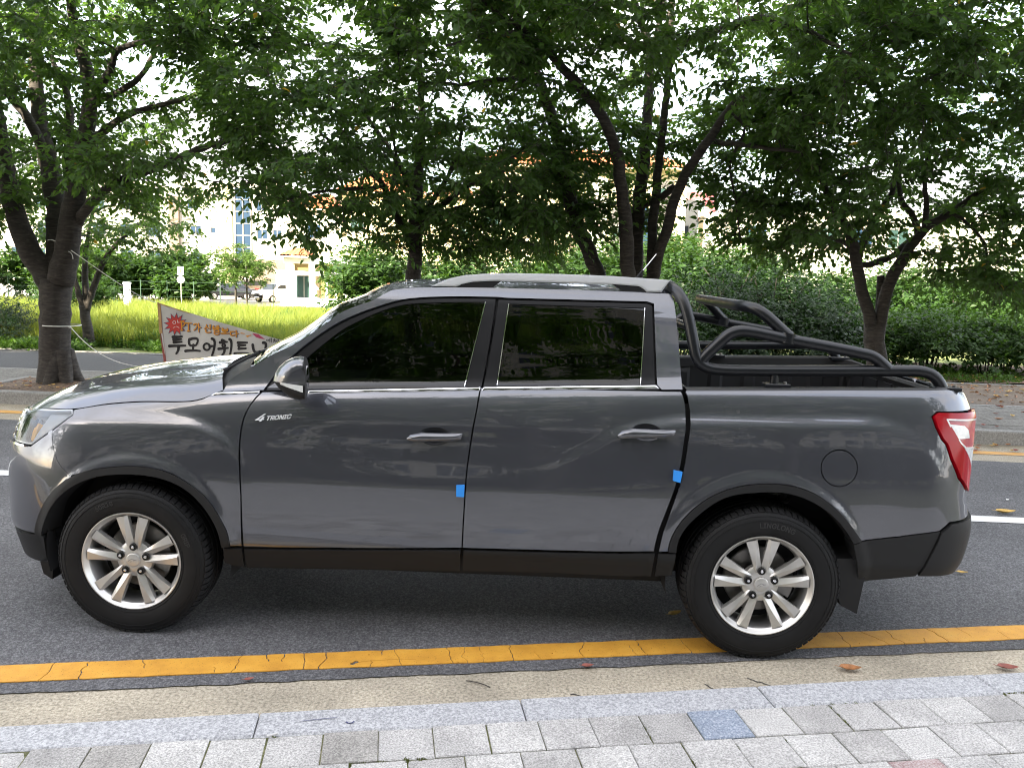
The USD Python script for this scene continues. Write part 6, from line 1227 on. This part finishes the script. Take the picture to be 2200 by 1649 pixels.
# shrubs ------------------------------------------------
def shrub(seed, n, size, leafm, h=1.0, flat=.85, stems=7, name='shrub', label='', spiky=False):
    rg = np.random.default_rng(seed); t = thing(name, label, 'shrub'); sb = MB(); tips = []
    for k in range(stems):
        a = rg.uniform(0, 6.28); r = rg.uniform(.25, .75); p = smooth_path([[0.1 * math.cos(a), .1 * math.sin(a), -.1], [r * .4 * math.cos(a), r * .4 * math.sin(a), h * .45], [r * math.cos(a), r * math.sin(a), h * rg.uniform(.7, .98)]], 4); sb.add(tube(p, np.linspace(.014, .004, len(p)), 5, False)); tips.append(p)
    obj('stems', sb.mesh(), K['twig'], t, smooth=True, kind='stuff')
    lob = [(rg.normal(0, .42, 3) * [1, 1, 0] + [0, 0, h * rg.uniform(.30, .72)], rg.uniform(.30, .52)) for _ in range(11)]
    b, d, nn = [], [], []
    for i in range(n // 8):
        c, r = lob[rg.integers(len(lob))]; v = rg.normal(0, 1, 3); v[2] = abs(v[2]) * .9 - .25; v /= np.linalg.norm(v); p0 = c + v * r * rg.uniform(.55, 1.05) * [1, 1, .95]
        if p0[2] < .02: p0[2] = rg.uniform(.02, .3)
        dd = v * .8 + rg.normal(0, .45, 3) + [0, 0, .35 if spiky else .1]; dd /= np.linalg.norm(dd); L = rg.uniform(.12, .26)
        k = (np.arange(8) + .5) / 8; sd = np.where(np.arange(8) % 2 == 0, 1., -1.)[:, None]; hz = np.cross(dd, [0, 0, 1.]); hz /= np.linalg.norm(hz) + 1e-9
        b.append(p0 + dd * L * k[:, None]); d.append(dd * .5 + hz * sd * .8 + rg.normal(0, .3, (8, 3)) + [0, 0, -.15]); nn.append(np.array([0, 0, 1.]) + v * .5 + rg.normal(0, .35, (8, 3)))
    b = np.vstack(b); V, F = leaf_mesh(b, np.vstack(d), np.vstack(nn), size * rg.uniform(.6, 1.25, len(b)), .5); obj('foliage', (V, F), leafm, t, smooth=False, kind='stuff'); return t
def put_first(prim, loc): UsdGeom.Xformable(prim).GetOrderedXformOps()[0].Set(Gf.Vec3d(*map(float, loc)))
def put_scaled(src, lab, x, y, s, rz, dz=0.0): return copy(src, (x, y, float(ground_z(np.array(x), np.array(y))) + dz - .03), rz, lab, s)
SA = shrub(401, 7200, .085, K['shrub'], 1.25, label='broad bright shrub behind the right end of the bed, before the panel fence'); put_first(SA, (11.0, 21.2, .1))
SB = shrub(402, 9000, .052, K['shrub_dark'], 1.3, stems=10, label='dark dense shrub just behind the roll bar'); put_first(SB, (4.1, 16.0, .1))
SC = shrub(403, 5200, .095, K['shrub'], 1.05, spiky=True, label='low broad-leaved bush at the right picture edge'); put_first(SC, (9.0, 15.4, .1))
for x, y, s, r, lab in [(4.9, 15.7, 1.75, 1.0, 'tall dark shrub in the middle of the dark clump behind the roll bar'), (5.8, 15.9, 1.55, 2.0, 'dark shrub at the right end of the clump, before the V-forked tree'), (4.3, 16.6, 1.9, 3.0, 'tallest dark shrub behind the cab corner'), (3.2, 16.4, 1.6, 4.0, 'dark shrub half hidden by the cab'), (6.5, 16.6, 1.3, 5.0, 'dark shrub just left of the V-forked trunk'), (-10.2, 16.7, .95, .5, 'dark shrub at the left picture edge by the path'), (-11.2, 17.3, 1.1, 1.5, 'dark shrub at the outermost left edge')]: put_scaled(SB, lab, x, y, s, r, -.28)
for x, y, s, r, lab in [(-3.4, 23, 2.05, .2, 'sunlit shrub above the bonnet end of the roof rail'), (-2.0, 22.2, 2.0, 1.2, 'sunlit shrub left of the slim tree trunk'), (-.4, 22.6, 2.15, 2.2, 'sunlit shrub right of the slim tree trunk'), (1.1, 22, 2.1, 3.2, 'sunlit shrub left of the leaning stem'), (2.4, 21.6, 2.1, 4.2, 'sunlit shrub between the leaning stem and the middle stems'), (4.0, 22.2, 2.35, 5.2, 'sunlit shrub right of the multi-stemmed tree'), (5.9, 22.6, 2.3, .7, 'sunlit shrub above the dark clump'), (7.9, 22.2, 1.9, 1.7, 'sunlit shrub behind the V-forked tree'), (9.9, 22.0, 1.75, 2.7, 'sunlit shrub just right of the V-forked trunk'), (12.2, 22.6, 1.8, 3.7, 'sunlit shrub before the grey panel fence'), (14.3, 22.8, 1.9, 4.7, 'sunlit shrub at the far right before the fence'), (-16, 30, 1.3, 2.5, 'bright bush standing in the tall grass on the left')]: put_scaled(SA, lab, x, y, s, r)
for x, y, s, r, lab in [(7.0, 15.6, 1.0, 1.0, 'low bush right behind the V-forked trunk foot'), (7.9, 15.5, 1.15, 2.0, 'low bush between the trunk foot and the right edge'), (8.5, 16.6, 1.2, 3.1, 'bush in the second row right of the V-forked tree'), (9.9, 16.2, 1.25, 4.0, 'bush in the second row at the right edge'), (6.1, 15.2, .8, 5.0, 'small bush below the dark clump'), (10.4, 15.2, 1.1, 5.6, 'low bush at the outermost right edge')]: put_scaled(SC, lab, x, y, s, r)
FB = shrub(404, 6000, .17, K['shrub'], 1.35, label='large far hedge bush behind the road sign'); put_first(FB, (-25.5, 62, -1.4))
for x, y, s, r, lab in [(-27.8, 61.5, 2.6, 1, 'far hedge bush left of the road sign'), (-30.6, 62, 2.9, 2, 'far hedge bush above the banner corner'), (-33.5, 63, 2.8, 3, 'far hedge bush right of the thick trunk'), (-37, 62, 2.8, 5, 'far hedge bush left of the thick trunk'), (-41, 60, 2.7, 6, 'far hedge bush at the left picture edge'), (-25.9, 64, 2.9, .5, 'tall far hedge bush behind the road sign')]: put_scaled(FB, lab, x, y, s, r)
# a clipped hedge along the near pavement's back, mirrored in the doors
hg = shrub(405, 9000, .09, K['shrub_dark'], 1.2, name='hedge_bush', label='hedge bush on the near pavement, seen only mirrored in the truck'); put_first(hg, (-14, -10.8, .12)); setdata(hg, group='hedge behind the near pavement')
for k in range(1, 15): copy(hg, (-14 + k * 1.9, -10.8 - .3 * (k % 2), .0), k * 1.3, 'hedge bush on the near pavement, seen only mirrored in the truck', 2.3 + .25 * (k % 3), group='hedge behind the near pavement')

# grass ------------------------------------------------
def tuft(path, seed, n, h, w, m, spread=.22, broad=0):
    rg = np.random.default_rng(seed); V, F = [], []
    for i in range(n):
        a = rg.uniform(0, 6.28); r = spread * rg.random() ** .5; b = np.array([r * math.cos(a), r * math.sin(a), 0]); ln = rg.normal(0, .30, 2); H = h * rg.uniform(.5, 1.1); ww = w * rg.uniform(.6, 1.2)
        s = np.array([math.cos(a + 1.3), math.sin(a + 1.3), 0]) * ww; m1 = b + [ln[0] * H * .3, ln[1] * H * .3, H * .55]; tp = b + [ln[0] * H, ln[1] * H, H * (1 - .25 * np.hypot(*ln))]
        k = len(V) * 5 if False else sum(len(q) for q in V); V.append(np.array([b - s, b + s, m1 - s * .8, m1 + s * .8, tp])); F.append(np.array([[0, 1, 3], [0, 3, 2], [2, 3, 4]]) + k)
    return raw_mesh(path, np.vstack(V), np.vstack(F), m)
def instancer(name, protos, pts, scales, kind='stuff', parent='/World', label=None, category=None):
    pi = UsdGeom.PointInstancer.Define(stage, numbered(f'{parent}/{name}')); rg = np.random.default_rng(len(pts)); rel = []
    for i, f in enumerate(protos): rel.append(f(str(pi.GetPath()) + f'/clump_{"abcdefgh"[i]}').GetPath())
    pi.CreatePrototypesRel().SetTargets(rel); n = len(pts)
    pi.CreateProtoIndicesAttr(Vt.IntArray.FromNumpy(rg.integers(0, len(protos), n).astype(np.int32))); pi.CreatePositionsAttr(Vt.Vec3fArray.FromNumpy(np.asarray(pts, np.float32)))
    an = rg.uniform(0, 2 * np.pi, n); q = Vt.QuathArray([Gf.Quath(float(math.cos(a / 2)), 0, 0, float(math.sin(a / 2))) for a in an]); pi.CreateOrientationsAttr(q)
    pi.CreateScalesAttr(Vt.Vec3fArray.FromNumpy(np.repeat(np.asarray(scales, np.float32)[:, None], 3, 1))); setdata(pi.GetPrim(), kind=kind, label=label, category=category); return pi
rg = np.random.default_rng(77)
gpts = []
while len(gpts) < 11000:
    y = 16.4 + 42 * rg.random() ** 1.5; x = rg.uniform(-.80, .16) * y + rg.normal(0, .2)
    if x > .5 and y < 24: continue
    if meshkit.noise(np.array([x * .35, y * .25, 0]), 4) < .22 and rg.random() < .6: continue
    gpts.append((x, y, float(ground_z(np.array(x), np.array(y))) - .02))
gpts = np.array(gpts)
gs = (.62 + .55 * meshkit.fbm(np.column_stack([gpts[:, 0] * .5, gpts[:, 1] * .35, gpts[:, 0] * 0]), 3, 6)) * rg.uniform(.75, 1.25, len(gpts)) * np.interp(gpts[:, 1], [16, 19, 60], [.6, 1.0, 1.15])
instancer('tall_grass', [lambda p: tuft(p, 1, 42, .62, .006, K['grass'], .26), lambda p: tuft(p, 2, 36, .75, .007, K['grass'], .28), lambda p: tuft(p, 3, 50, .48, .008, K['grass'], .26), lambda p: tuft(p, 4, 26, .55, .016, K['low_grass'], .24)], gpts, gs, label='sunlit tall grass filling the field beyond the path', category='grass')
wp = []
while len(wp) < 2600:
    x = rg.uniform(-12.5, 9.5); v = 4.82 + 1.7 * rg.random() ** 1.3
    if meshkit.noise(np.array([x * .9, v * 1.2, 0]), 14) < .36 and v < 5.8: continue
    if x > 2.0 and rg.random() < .82: continue
    y = far_y(x, v); wp.append((x, y, float(ground_z(np.array(x), np.array(y))) - .01))
def weed(p, seed):
    rg_ = np.random.default_rng(seed); n = 34; b = np.column_stack([rg_.normal(0, .09, n), rg_.normal(0, .09, n), rg_.uniform(.01, .12, n)]); d = np.column_stack([b[:, :2] * 5, np.full(n, .35)]) + rg_.normal(0, .35, (n, 3)); V, F = leaf_mesh(b, d, np.array([0, 0, 1.]) + rg_.normal(0, .4, (n, 3)), rg_.uniform(.05, .10, n), .45); return raw_mesh(p, V, F, K['low_grass'])
instancer('low_weeds', [lambda p: weed(p, 1), lambda p: weed(p, 2), lambda p: tuft(p, 9, 30, .16, .004, K['low_grass'], .12)], wp, rg.uniform(.7, 1.3, len(wp)), label='low green weeds along the back edge of the path', category='ground cover')

# moss tufts in the paver joints
mp = []
for _ in range(1100):
    row = rg.integers(0, 4); off = -.0947 if row % 2 == 0 else .0085
    if rg.random() < .55: k = rg.integers(-12, 14); u = off + k * PV + rg.normal(.0015, .0015); v = -.172 - row * PV - rg.uniform(0, PV)
    else: u = rg.uniform(-2.6, 2.8); v = -.171 - row * PV + rg.normal(0, .001)
    if meshkit.noise(np.array([u * 2.2, v * 4, 3.]), 8) < .5: continue
    p = NF(u, v); mp.append((p[0], p[1], .1225))
instancer('joint_moss', [lambda p: tuft(p, 21, 30, .0065, .0011, K['moss'], .009), lambda p: tuft(p, 22, 24, .0055, .0013, K['moss'], .007)], mp, rg.uniform(1.0, 1.9, len(mp)), label='green moss in the joints between the near pavers', category='moss')

# fallen leaves ------------------------------------------------
def dead_leaf(seed, L, m, name='fallen_leaf', label=None, loc=(0, 0, 0), rz=0, curl=.35, group=None):
    rg_ = np.random.default_rng(seed); n = 9; t = np.linspace(0, 1, n); w = .26 * L * np.sin(np.pi * t ** .8) ** .8; cz = curl * L * (t - .45) ** 2 * 1.6 + .004
    F = np.stack([np.stack([(t - .5) * L, s * w, cz + np.abs(s) ** 1.5 * w * .55 + .002 * rg_.random(n)], -1) for s in (-1, -.5, 0, .5, 1)], 1)
    mb = MB().add(grid(F, n, 5)); mb.add(tube([[-.5 * L, 0, cz[0]], [-.68 * L, .02 * L, cz[0] + .004]], .0011, 4))
    p = thing(name, label, 'leaf' if 'leaf' in name else 'litter', loc, rz or 1e-6, group); obj('blade', mb.mesh(), m, p, smooth=True); return p

# earth and litter under the shrubs on the right
gx, gv = np.meshgrid(np.linspace(2.0, 15, 90), np.linspace(4.78, 8.2, 28), indexing='ij'); gyy = far_y(gx, gv)
obj('earth', grid(np.stack([gx, gyy, ground_z(gx, gyy) + .035 + .06 * (meshkit.fbm(np.stack([gx * 2, gyy * 2, gx * 0], -1), 4, 5) - .4)], -1), 90, 28), K['soil'], ground, smooth=True)
ll = [(x, float(far_y(x, v)), .158 if v < 4.7 else float(ground_z(np.array(x), np.array(far_y(x, v)))) + .06) for x, v in zip(rg.uniform(2.5, 11, 900), 5.6 - 3.4 * rg.random(900) ** 1.4)]
instancer('leaf_litter', [lambda p: (lambda q: raw_mesh(p, q[0], q[1], K['litter']))(leaf_mesh(np.array([[0, 0, .008]]), np.array([[1., 0, .05]]), np.array([[.1, .1, 1.]]), .085, .5, .4)), lambda p: (lambda q: raw_mesh(p, q[0], q[1], K['brown_leaf']))(leaf_mesh(np.array([[0, 0, .010]]), np.array([[1., 0, .15]]), np.array([[.3, -.2, 1.]]), .075, .55, .5))], ll, rg.uniform(.6, 1.2, len(ll)), label='brown leaf litter along the shrubs on the far path', category='leaf litter')

# ------------------------------------------------------------------ the banner tied to the left tree
def bxz(cx, cy):
    cx, cy = np.asarray(cx, float), np.asarray(cy, float)
    dx, dz = (cx - 103) / 6.875 / 161.0, -(cy - 68) / 6.875 / 160.3
    return -4.789 + dx + .0282 * dz, 1.313 + dz + .0282 * dx
def fold(x, z): return 10.9 + .035 * np.sin((x + 4.8) * 3.1 + (z - .5) * 1.6) + .012 * np.sin((x + 4.8) * 9 - (z - .5) * 5) - .06 * np.clip(x + 3.4, 0, 9)
def print_on(poly, lift, seg=60):
    """flat print: layout units to the cloth, following its folds"""
    ps = [poly] if poly.geom_type == 'Polygon' else [q for q in poly.geoms if q.geom_type == 'Polygon']
    mb = MB()
    for g in ps:
        if g.area < 2: continue
        v, f = trimesh.creation.triangulate_polygon(shapely.segmentize(g, seg), engine='earcut'); x, z = bxz(v[:, 0], v[:, 1])
        m = trimesh.Trimesh(np.column_stack([x, fold(x, z) - lift, z]), f, process=False)
        n = np.cross(m.vertices[m.faces[:, 1]] - m.vertices[m.faces[:, 0]], m.vertices[m.faces[:, 2]] - m.vertices[m.faces[:, 0]])[:, 1]; fc = np.array(m.faces); fc[n > 0] = fc[n > 0][:, ::-1]; mb.add(trimesh.Trimesh(m.vertices, fc, process=False))
    return mb.mesh()
ban = thing('banner', 'white cloth banner with brush lettering slung from the thick left tree, sagging behind the bonnet', 'banner')
out = Polygon([(103, 62), (600, 222), (1100, 365), (1600, 510), (2090, 645), (2900, 900), (3700, 1180), (3700, 1400), (2600, 1250), (1200, 1080), (235, 988), (170, 520)])
gx, gy_ = np.meshgrid(np.linspace(0, 1, 60), np.linspace(0, 1, 24), indexing='ij')
xs_b = 103 + 3597 * gx[:, 0]; top = np.array([out.intersection(LineString([(x, -500), (x, 2000)])).bounds[1] for x in xs_b + .01]); bot = np.array([out.intersection(LineString([(x, -500), (x, 2000)])).bounds[3] for x in np.clip(xs_b, 240, 3699)])
CY = top[:, None] + (bot - top)[:, None] * gy_; CX = np.broadcast_to(xs_b[:, None], CY.shape) + np.where(gx < .04, (1 - gx / .04) * 132 * gy_ ** .9, 0)
X, Z = bxz(CX, CY); obj('cloth', grid(np.stack([X, fold(X, Z), Z], -1), 60, 24), K['cloth'], ban, smooth=True)
obj('hem', print_on(Polygon([(103, 62), (158, 110), (250, 985), (214, 988)]), .004), K['hem'], ban, smooth=False)
obj('hem', print_on(Polygon([(103, 62), (600, 222), (600, 234), (155, 98), (190, 520), (150, 520)]), .0055), K['hem_tan'], ban, smooth=False)
def brush(pts, w0, w1=None, n=14):
    """a brush stroke in layout units: hull of circles along the path"""
    p = smooth_path([(x, y, 0) for x, y in pts], n)[:, :2] if len(pts) > 2 else np.linspace(pts[0], pts[1], 8); w1 = w1 if w1 is not None else w0 * .8
    r = np.linspace(w0, w1, len(p)); c = [Point(*q).buffer(k, resolution=4) for q, k in zip(p, r)]
    return unary_union([a.union(b).convex_hull for a, b in zip(c[:-1], c[1:])])
def ring(c, rx, w): a = np.linspace(0, 2 * np.pi, 20); return brush([(c[0] + rx * math.cos(t), c[1] + rx * math.sin(t)) for t in a], w, w, 3)
G_ = {  # strokes in a unit box, y up
 'tu': [[(.22, .98), (.78, 1.0)], [(.26, .83), (.72, .85)], [(.28, .67), (.75, .69)], [(.27, .97), (.29, .67)], [(.0, .45), (1.0, .47)], [(.56, .45), (.54, .2), (.42, .0)]],
 'mo': [[(.26, .95), (.30, .55), (.74, .55)], [(.26, .94), (.82, .96), (.74, .56)], [(.54, .55), (.52, .25)], [(.0, .12), (.5, .16), (1.0, .14)]],
 'eo': ['o', (.30, .52, .235), [(.52, .55), (.80, .57)], [(.70, 1.0), (.86, .90), (.86, .5), (.66, .0)]],
 'hwi': [[(.28, .95), (.46, .90)], [(.12, .80), (.62, .84)], 'o', (.38, .62, .10), [(.0, .40), (.68, .46)], [(.42, .42), (.40, .2), (.24, .02)], [(.82, 1.0), (.93, .88), (.92, .4), (.80, .0)]],
 'teu': [[(.24, .95), (.90, .97)], [(.28, .74), (.78, .77)], [(.30, .50), (.82, .53)], [(.30, .95), (.32, .50)], [(.0, .12), (.5, .16), (1.0, .14)]],
 'ni': [[(.05, .85), (.14, .45), (.24, .35), (.66, .42)], [(.78, 1.0), (.96, .90), (.86, .4), (.70, .05)]],
 'seu': [[(.62, 1.0), (.50, .75), (.02, .45)], [(.50, .78), (.98, .50)], [(.0, .12), (1.0, .14)]],
 'at': ['o', (.28, .72, .20), [(.70, 1.0), (.70, .42)], [(.70, .72), (.95, .72)], [(.50, .42), (.42, .2), (.12, .0)], [(.46, .26), (.90, .0)]],
 'P': [[(.25, 1.0), (.25, .0)], [(.1, .0), (.4, .0)], [(.1, 1.0), (.6, 1.0), (.85, .78), (.6, .52), (.28, .5)]],
 'T': [[(.0, .95), (1.0, .95)], [(.5, .95), (.5, .0)], [(.3, .0), (.7, .0)]],
 'ga': [[(.08, .85), (.50, .88), (.42, .5), (.1, .2)], [(.72, 1.0), (.74, .0)], [(.74, .55), (1.0, .55)]],
 'sin': [[(.32, .95), (.24, .7), (.02, .5)], [(.28, .76), (.55, .54)], [(.80, 1.0), (.80, .38)], [(.25, .38), (.27, .06), (.9, .08)]],
 'bal': [[(.12, .98), (.14, .55), (.5, .55), (.5, .98)], [(.14, .76), (.5, .76)], [(.72, 1.0), (.72, .48)], [(.72, .74), (.98, .74)], [(.2, .40), (.78, .40), (.76, .22), (.22, .2), (.2, .02), (.84, .02)]],
 'bo': [[(.2, .95), (.24, .5), (.76, .5), (.8, .95)], [(.22, .72), (.78, .72)], [(.5, .5), (.5, .18)], [(.0, .1), (1.0, .12)]],
 'da': [[(.1, .85), (.52, .87)], [(.12, .85), (.14, .3), (.55, .35)], [(.74, 1.0), (.76, .0)], [(.76, .55), (1.0, .55)]],
 'e': ['o', (.22, .5, .2), [(.44, .5), (.6, .5)], [(.64, .95), (.64, .05)], [(.88, 1.0), (.88, .0)]],
 'che': [[(.24, .98), (.3, .9)], [(.05, .78), (.45, .78)], [(.26, .78), (.05, .25)], [(.24, .5), (.46, .25)], [(.46, .5), (.62, .5)], [(.66, .95), (.66, .05)], [(.9, 1.0), (.9, .0)]],
}
def glyph(key, box_, w):
    x0, y0, x1, y1 = box_; out_, it = [], iter(G_[key])
    for s in it:
        if s == 'o': cx, cy, r = next(it); out_.append(shapely.affinity.scale(ring((x0 + cx * (x1 - x0), y1 - cy * (y1 - y0)), r * (x1 - x0), w * .85), 1, (y1 - y0) / (x1 - x0) * .92 if key not in ('at', 'eo', 'hwi') else 1.0)); continue
        q = [(x0 + a * (x1 - x0), y1 - b * (y1 - y0)) for a, b in s]; out_.append(brush(q, w * 1.15, w * .8))
    return unary_union(out_)
for key, b in (('tu', (290, 572, 520, 825)), ('mo', (525, 602, 750, 812)), ('eo', (795, 600, 1000, 852)), ('hwi', (1035, 608, 1240, 848)), ('teu', (1280, 648, 1495, 845)), ('ni', (1550, 655, 1765, 865)), ('seu', (1800, 690, 2020, 905))):
    obj('letter', print_on(glyph(key, b, 19), .004), K['ink'], ban, smooth=False)
a = np.arange(24) * math.pi / 12 + .12
star = Polygon([(382 + (178 if k % 2 == 0 else 104) * math.cos(t), 388 + (178 if k % 2 == 0 else 104) * math.sin(t)) for k, t in enumerate(a)])
obj('star_outline', print_on(star, .0036), K['ink_blue'], ban, smooth=False); obj('star', print_on(star.buffer(-7, join_style=2), .0046), K['ink_red'], ban, smooth=False)
obj('letter', print_on(glyph('at', (334, 330, 442, 440), 4.5), .0056), K['ink_white'], ban, smooth=False)
for key, b in (('P', (452, 352, 525, 478)), ('T', (525, 366, 618, 488)), ('ga', (640, 376, 762, 500)), ('sin', (818, 392, 936, 508)), ('bal', (952, 408, 1072, 524)), ('bo', (1082, 440, 1196, 528)), ('da', (1210, 480, 1335, 572))):
    g = glyph(key, b, 10).intersection(out.buffer(-8)); obj('letter', print_on(shapely.affinity.translate(g, 11, 7), .0050), K['ink_blue'], ban, smooth=False); obj('letter', print_on(g, .0062), K['ink_orange'], ban, smooth=False)
obj('letter', print_on(unary_union([brush([(1375, 515), (1430, 522)], 7), brush([(1460, 560), (1530, 545)], 8), brush([(1490, 555), (1480, 575)], 7)]), .0062), K['ink_orange'], ban, smooth=False)
obj('ribbon', print_on(Polygon([(1545, 515), (1640, 528), (1748, 606), (1660, 590), (1610, 572)]), .0045), K['ink_pink'], ban, smooth=False)
obj('ribbon', print_on(Polygon([(240, 950), (330, 945), (430, 962), (420, 975), (236, 978)]), .006), K['ink_pink'], ban, smooth=False)
for key, b in (('e', (1762, 588, 1845, 650)), ('che', (1858, 600, 1948, 665))): obj('letter', print_on(glyph(key, b, 5), .004), K['ink'], ban, smooth=False)
obj('letter', print_on(unary_union([brush([(1995, 632), (2020, 640)], 5), brush([(1990, 664), (2022, 672)], 5)]), .004), K['ink'], ban, smooth=False)
# strings round the trunk and out to the banner
def loop(cx, cy, z, r, tilt=.02): a_ = np.linspace(0, 2 * np.pi, 40); return np.column_stack([cx + r * np.cos(a_), cy + r * np.sin(a_), z + tilt * np.cos(a_)])
s1 = thing('string', 'white string round the thick left trunk sagging to the banner\'s lower corner', 'string')
obj('loop', tube(loop(-6.150, 11.05, .965, .238, .0), .007, 6, False), K['string'], s1); obj('knot', (lambda q: (q.apply_translation([-5.955, 10.90, .955]), q)[1])(trimesh.creation.icosphere(2, .016)), K['string'], s1)
obj('tail', tube(smooth_path([(-5.955, 10.90, .965), (-5.72, 10.90, .72), (-5.42, 10.9, .535), (-5.10, 10.9, .452), (-4.90, 10.9, .448), (-4.69, 10.88, .497)], 8), .0055, 6), K['string'], s1)
s2 = thing('string', 'thin white string from the trunk\'s fork down to the banner\'s upper corner', 'string')
obj('line', tube(smooth_path([(-6.17, 10.86, 2.095), (-5.98, 10.80, 2.055), (-5.55, 10.86, 1.75), (-5.10, 10.9, 1.45), (-4.79, 10.9, 1.315)], 8), .005, 6), K['string'], s2)
obj('bow', tube(smooth_path([(-5.98, 10.80, 2.05), (-5.99, 10.79, 1.99), (-5.93, 10.79, 1.97), (-5.86, 10.8, 1.95), (-5.82, 10.8, 1.86)], 8), .005, 6), K['string'], s2)

# fallen leaves ------------------------------------------------
for seed, L, m, lab, loc, rz in ((1, .105, 'brown_leaf', 'curled orange-brown leaf on the gutter below the rear wheel', (1.66, 3.685, .006), -.15), (2, .06, 'red_leaf', 'small red leaf at the asphalt edge below the rear door', (.395, 3.634, .010), .1), (3, .045, 'red_leaf', 'tiny red leaf at the asphalt edge near the front wheel', (-1.14, 3.424, .008), .4), (4, .10, 'red_leaf', 'dark red leaf by the kerb at the right edge', (2.45, 3.74, .006), -.2),
                              (5, .16, 'yellow_dead', 'yellow leaf on the road right of the tail lamp', (4.06, 6.455, .012), -.1), (6, .07, 'yellow_dead', 'small yellow leaf on the road behind the rear bumper', (2.93, 5.03, .012), -.2), (7, .09, 'yellow_dead', 'brown leaf in the shade under the truck by the rear wheel', (.93, 4.26, .010), .5), (8, .05, 'white_line', 'pale scrap on the road beside the centre line', (4.32, 6.86, .012), .8)):
    dead_leaf(seed, L, K[m], 'fallen_leaf' if seed != 8 else 'paper_scrap', lab, loc, rz)
obj('cigarette_butt', tube([NF(-.905, -.185).tolist() + [.137], NF(-.868, -.172).tolist() + [.139]], .004, 8), K['cloth'], smooth=40, label='pale cigarette butt lying by the kerb between two pavers', category='litter')
obj('twig', tube(smooth_path([(-.17, 3.485, .006), (-.10, 3.455, .009), (-.06, 3.43, .006)], 4), .0025, 5), K['twig'], smooth=True, label='short dark twig lying in the near gutter', category='twig')
rg = np.random.default_rng(91)
protos = [dead_leaf(50 + k, .11, K[m], 'fallen_leaf', 'dry leaf on the far walk beyond the tail lamp', (6.2 + .35 * k, 10.2 + .3 * k, .166), k * 1.3, .3, 'dry leaves on the far walk') for k, m in enumerate(('brown_leaf', 'yellow_dead', 'red_leaf', 'yellow_dead'))]
def leaf_copy(src, loc, rz, s, lab, grp): copy(src, loc, rz, lab, s, grp, 'leaf')
for k in range(95):
    x = rg.uniform(5.0, 8.6); v = rg.uniform(.2, 2.0) if rg.random() < .5 else rg.uniform(2.2, 5.4); leaf_copy(protos[rg.integers(4)], (x, far_y(x, v), .168), rg.uniform(0, 6.28), rg.uniform(.6, 1.15), 'dry leaf on the far walk beyond the tail lamp', 'dry leaves on the far walk')
for k in range(40):
    x = rg.uniform(4.6, 8.0); v = -rg.random() ** 1.7 * .55 - .03; leaf_copy(protos[rg.integers(4)], (x, far_y(x, v), .01), rg.uniform(0, 6.28), rg.uniform(.5, 1.1), 'dry leaf in the far gutter at the right edge', 'dry leaves in the far gutter')
for k in range(70):
    u, v = -6.2 + rg.normal(0, .55), rg.uniform(.22, 1.2)
    if not -7.0 < u < -5.3: continue
    p = FF(u, v); leaf_copy(protos[rg.integers(4)], (p[0], p[1], .185), rg.uniform(0, 6.28), rg.uniform(.4, .9), 'dry leaf on the soil round the thick left trunk', 'dry leaves round the left trunk')
for k in range(26):
    x = rg.uniform(-7.5, 8); y = rg.uniform(5.6, 8.6); leaf_copy(protos[rg.integers(4)], (x, y, .012), rg.uniform(0, 6.28), rg.uniform(.3, .6), 'scattered dry leaf on the asphalt', 'dry leaves on the road')
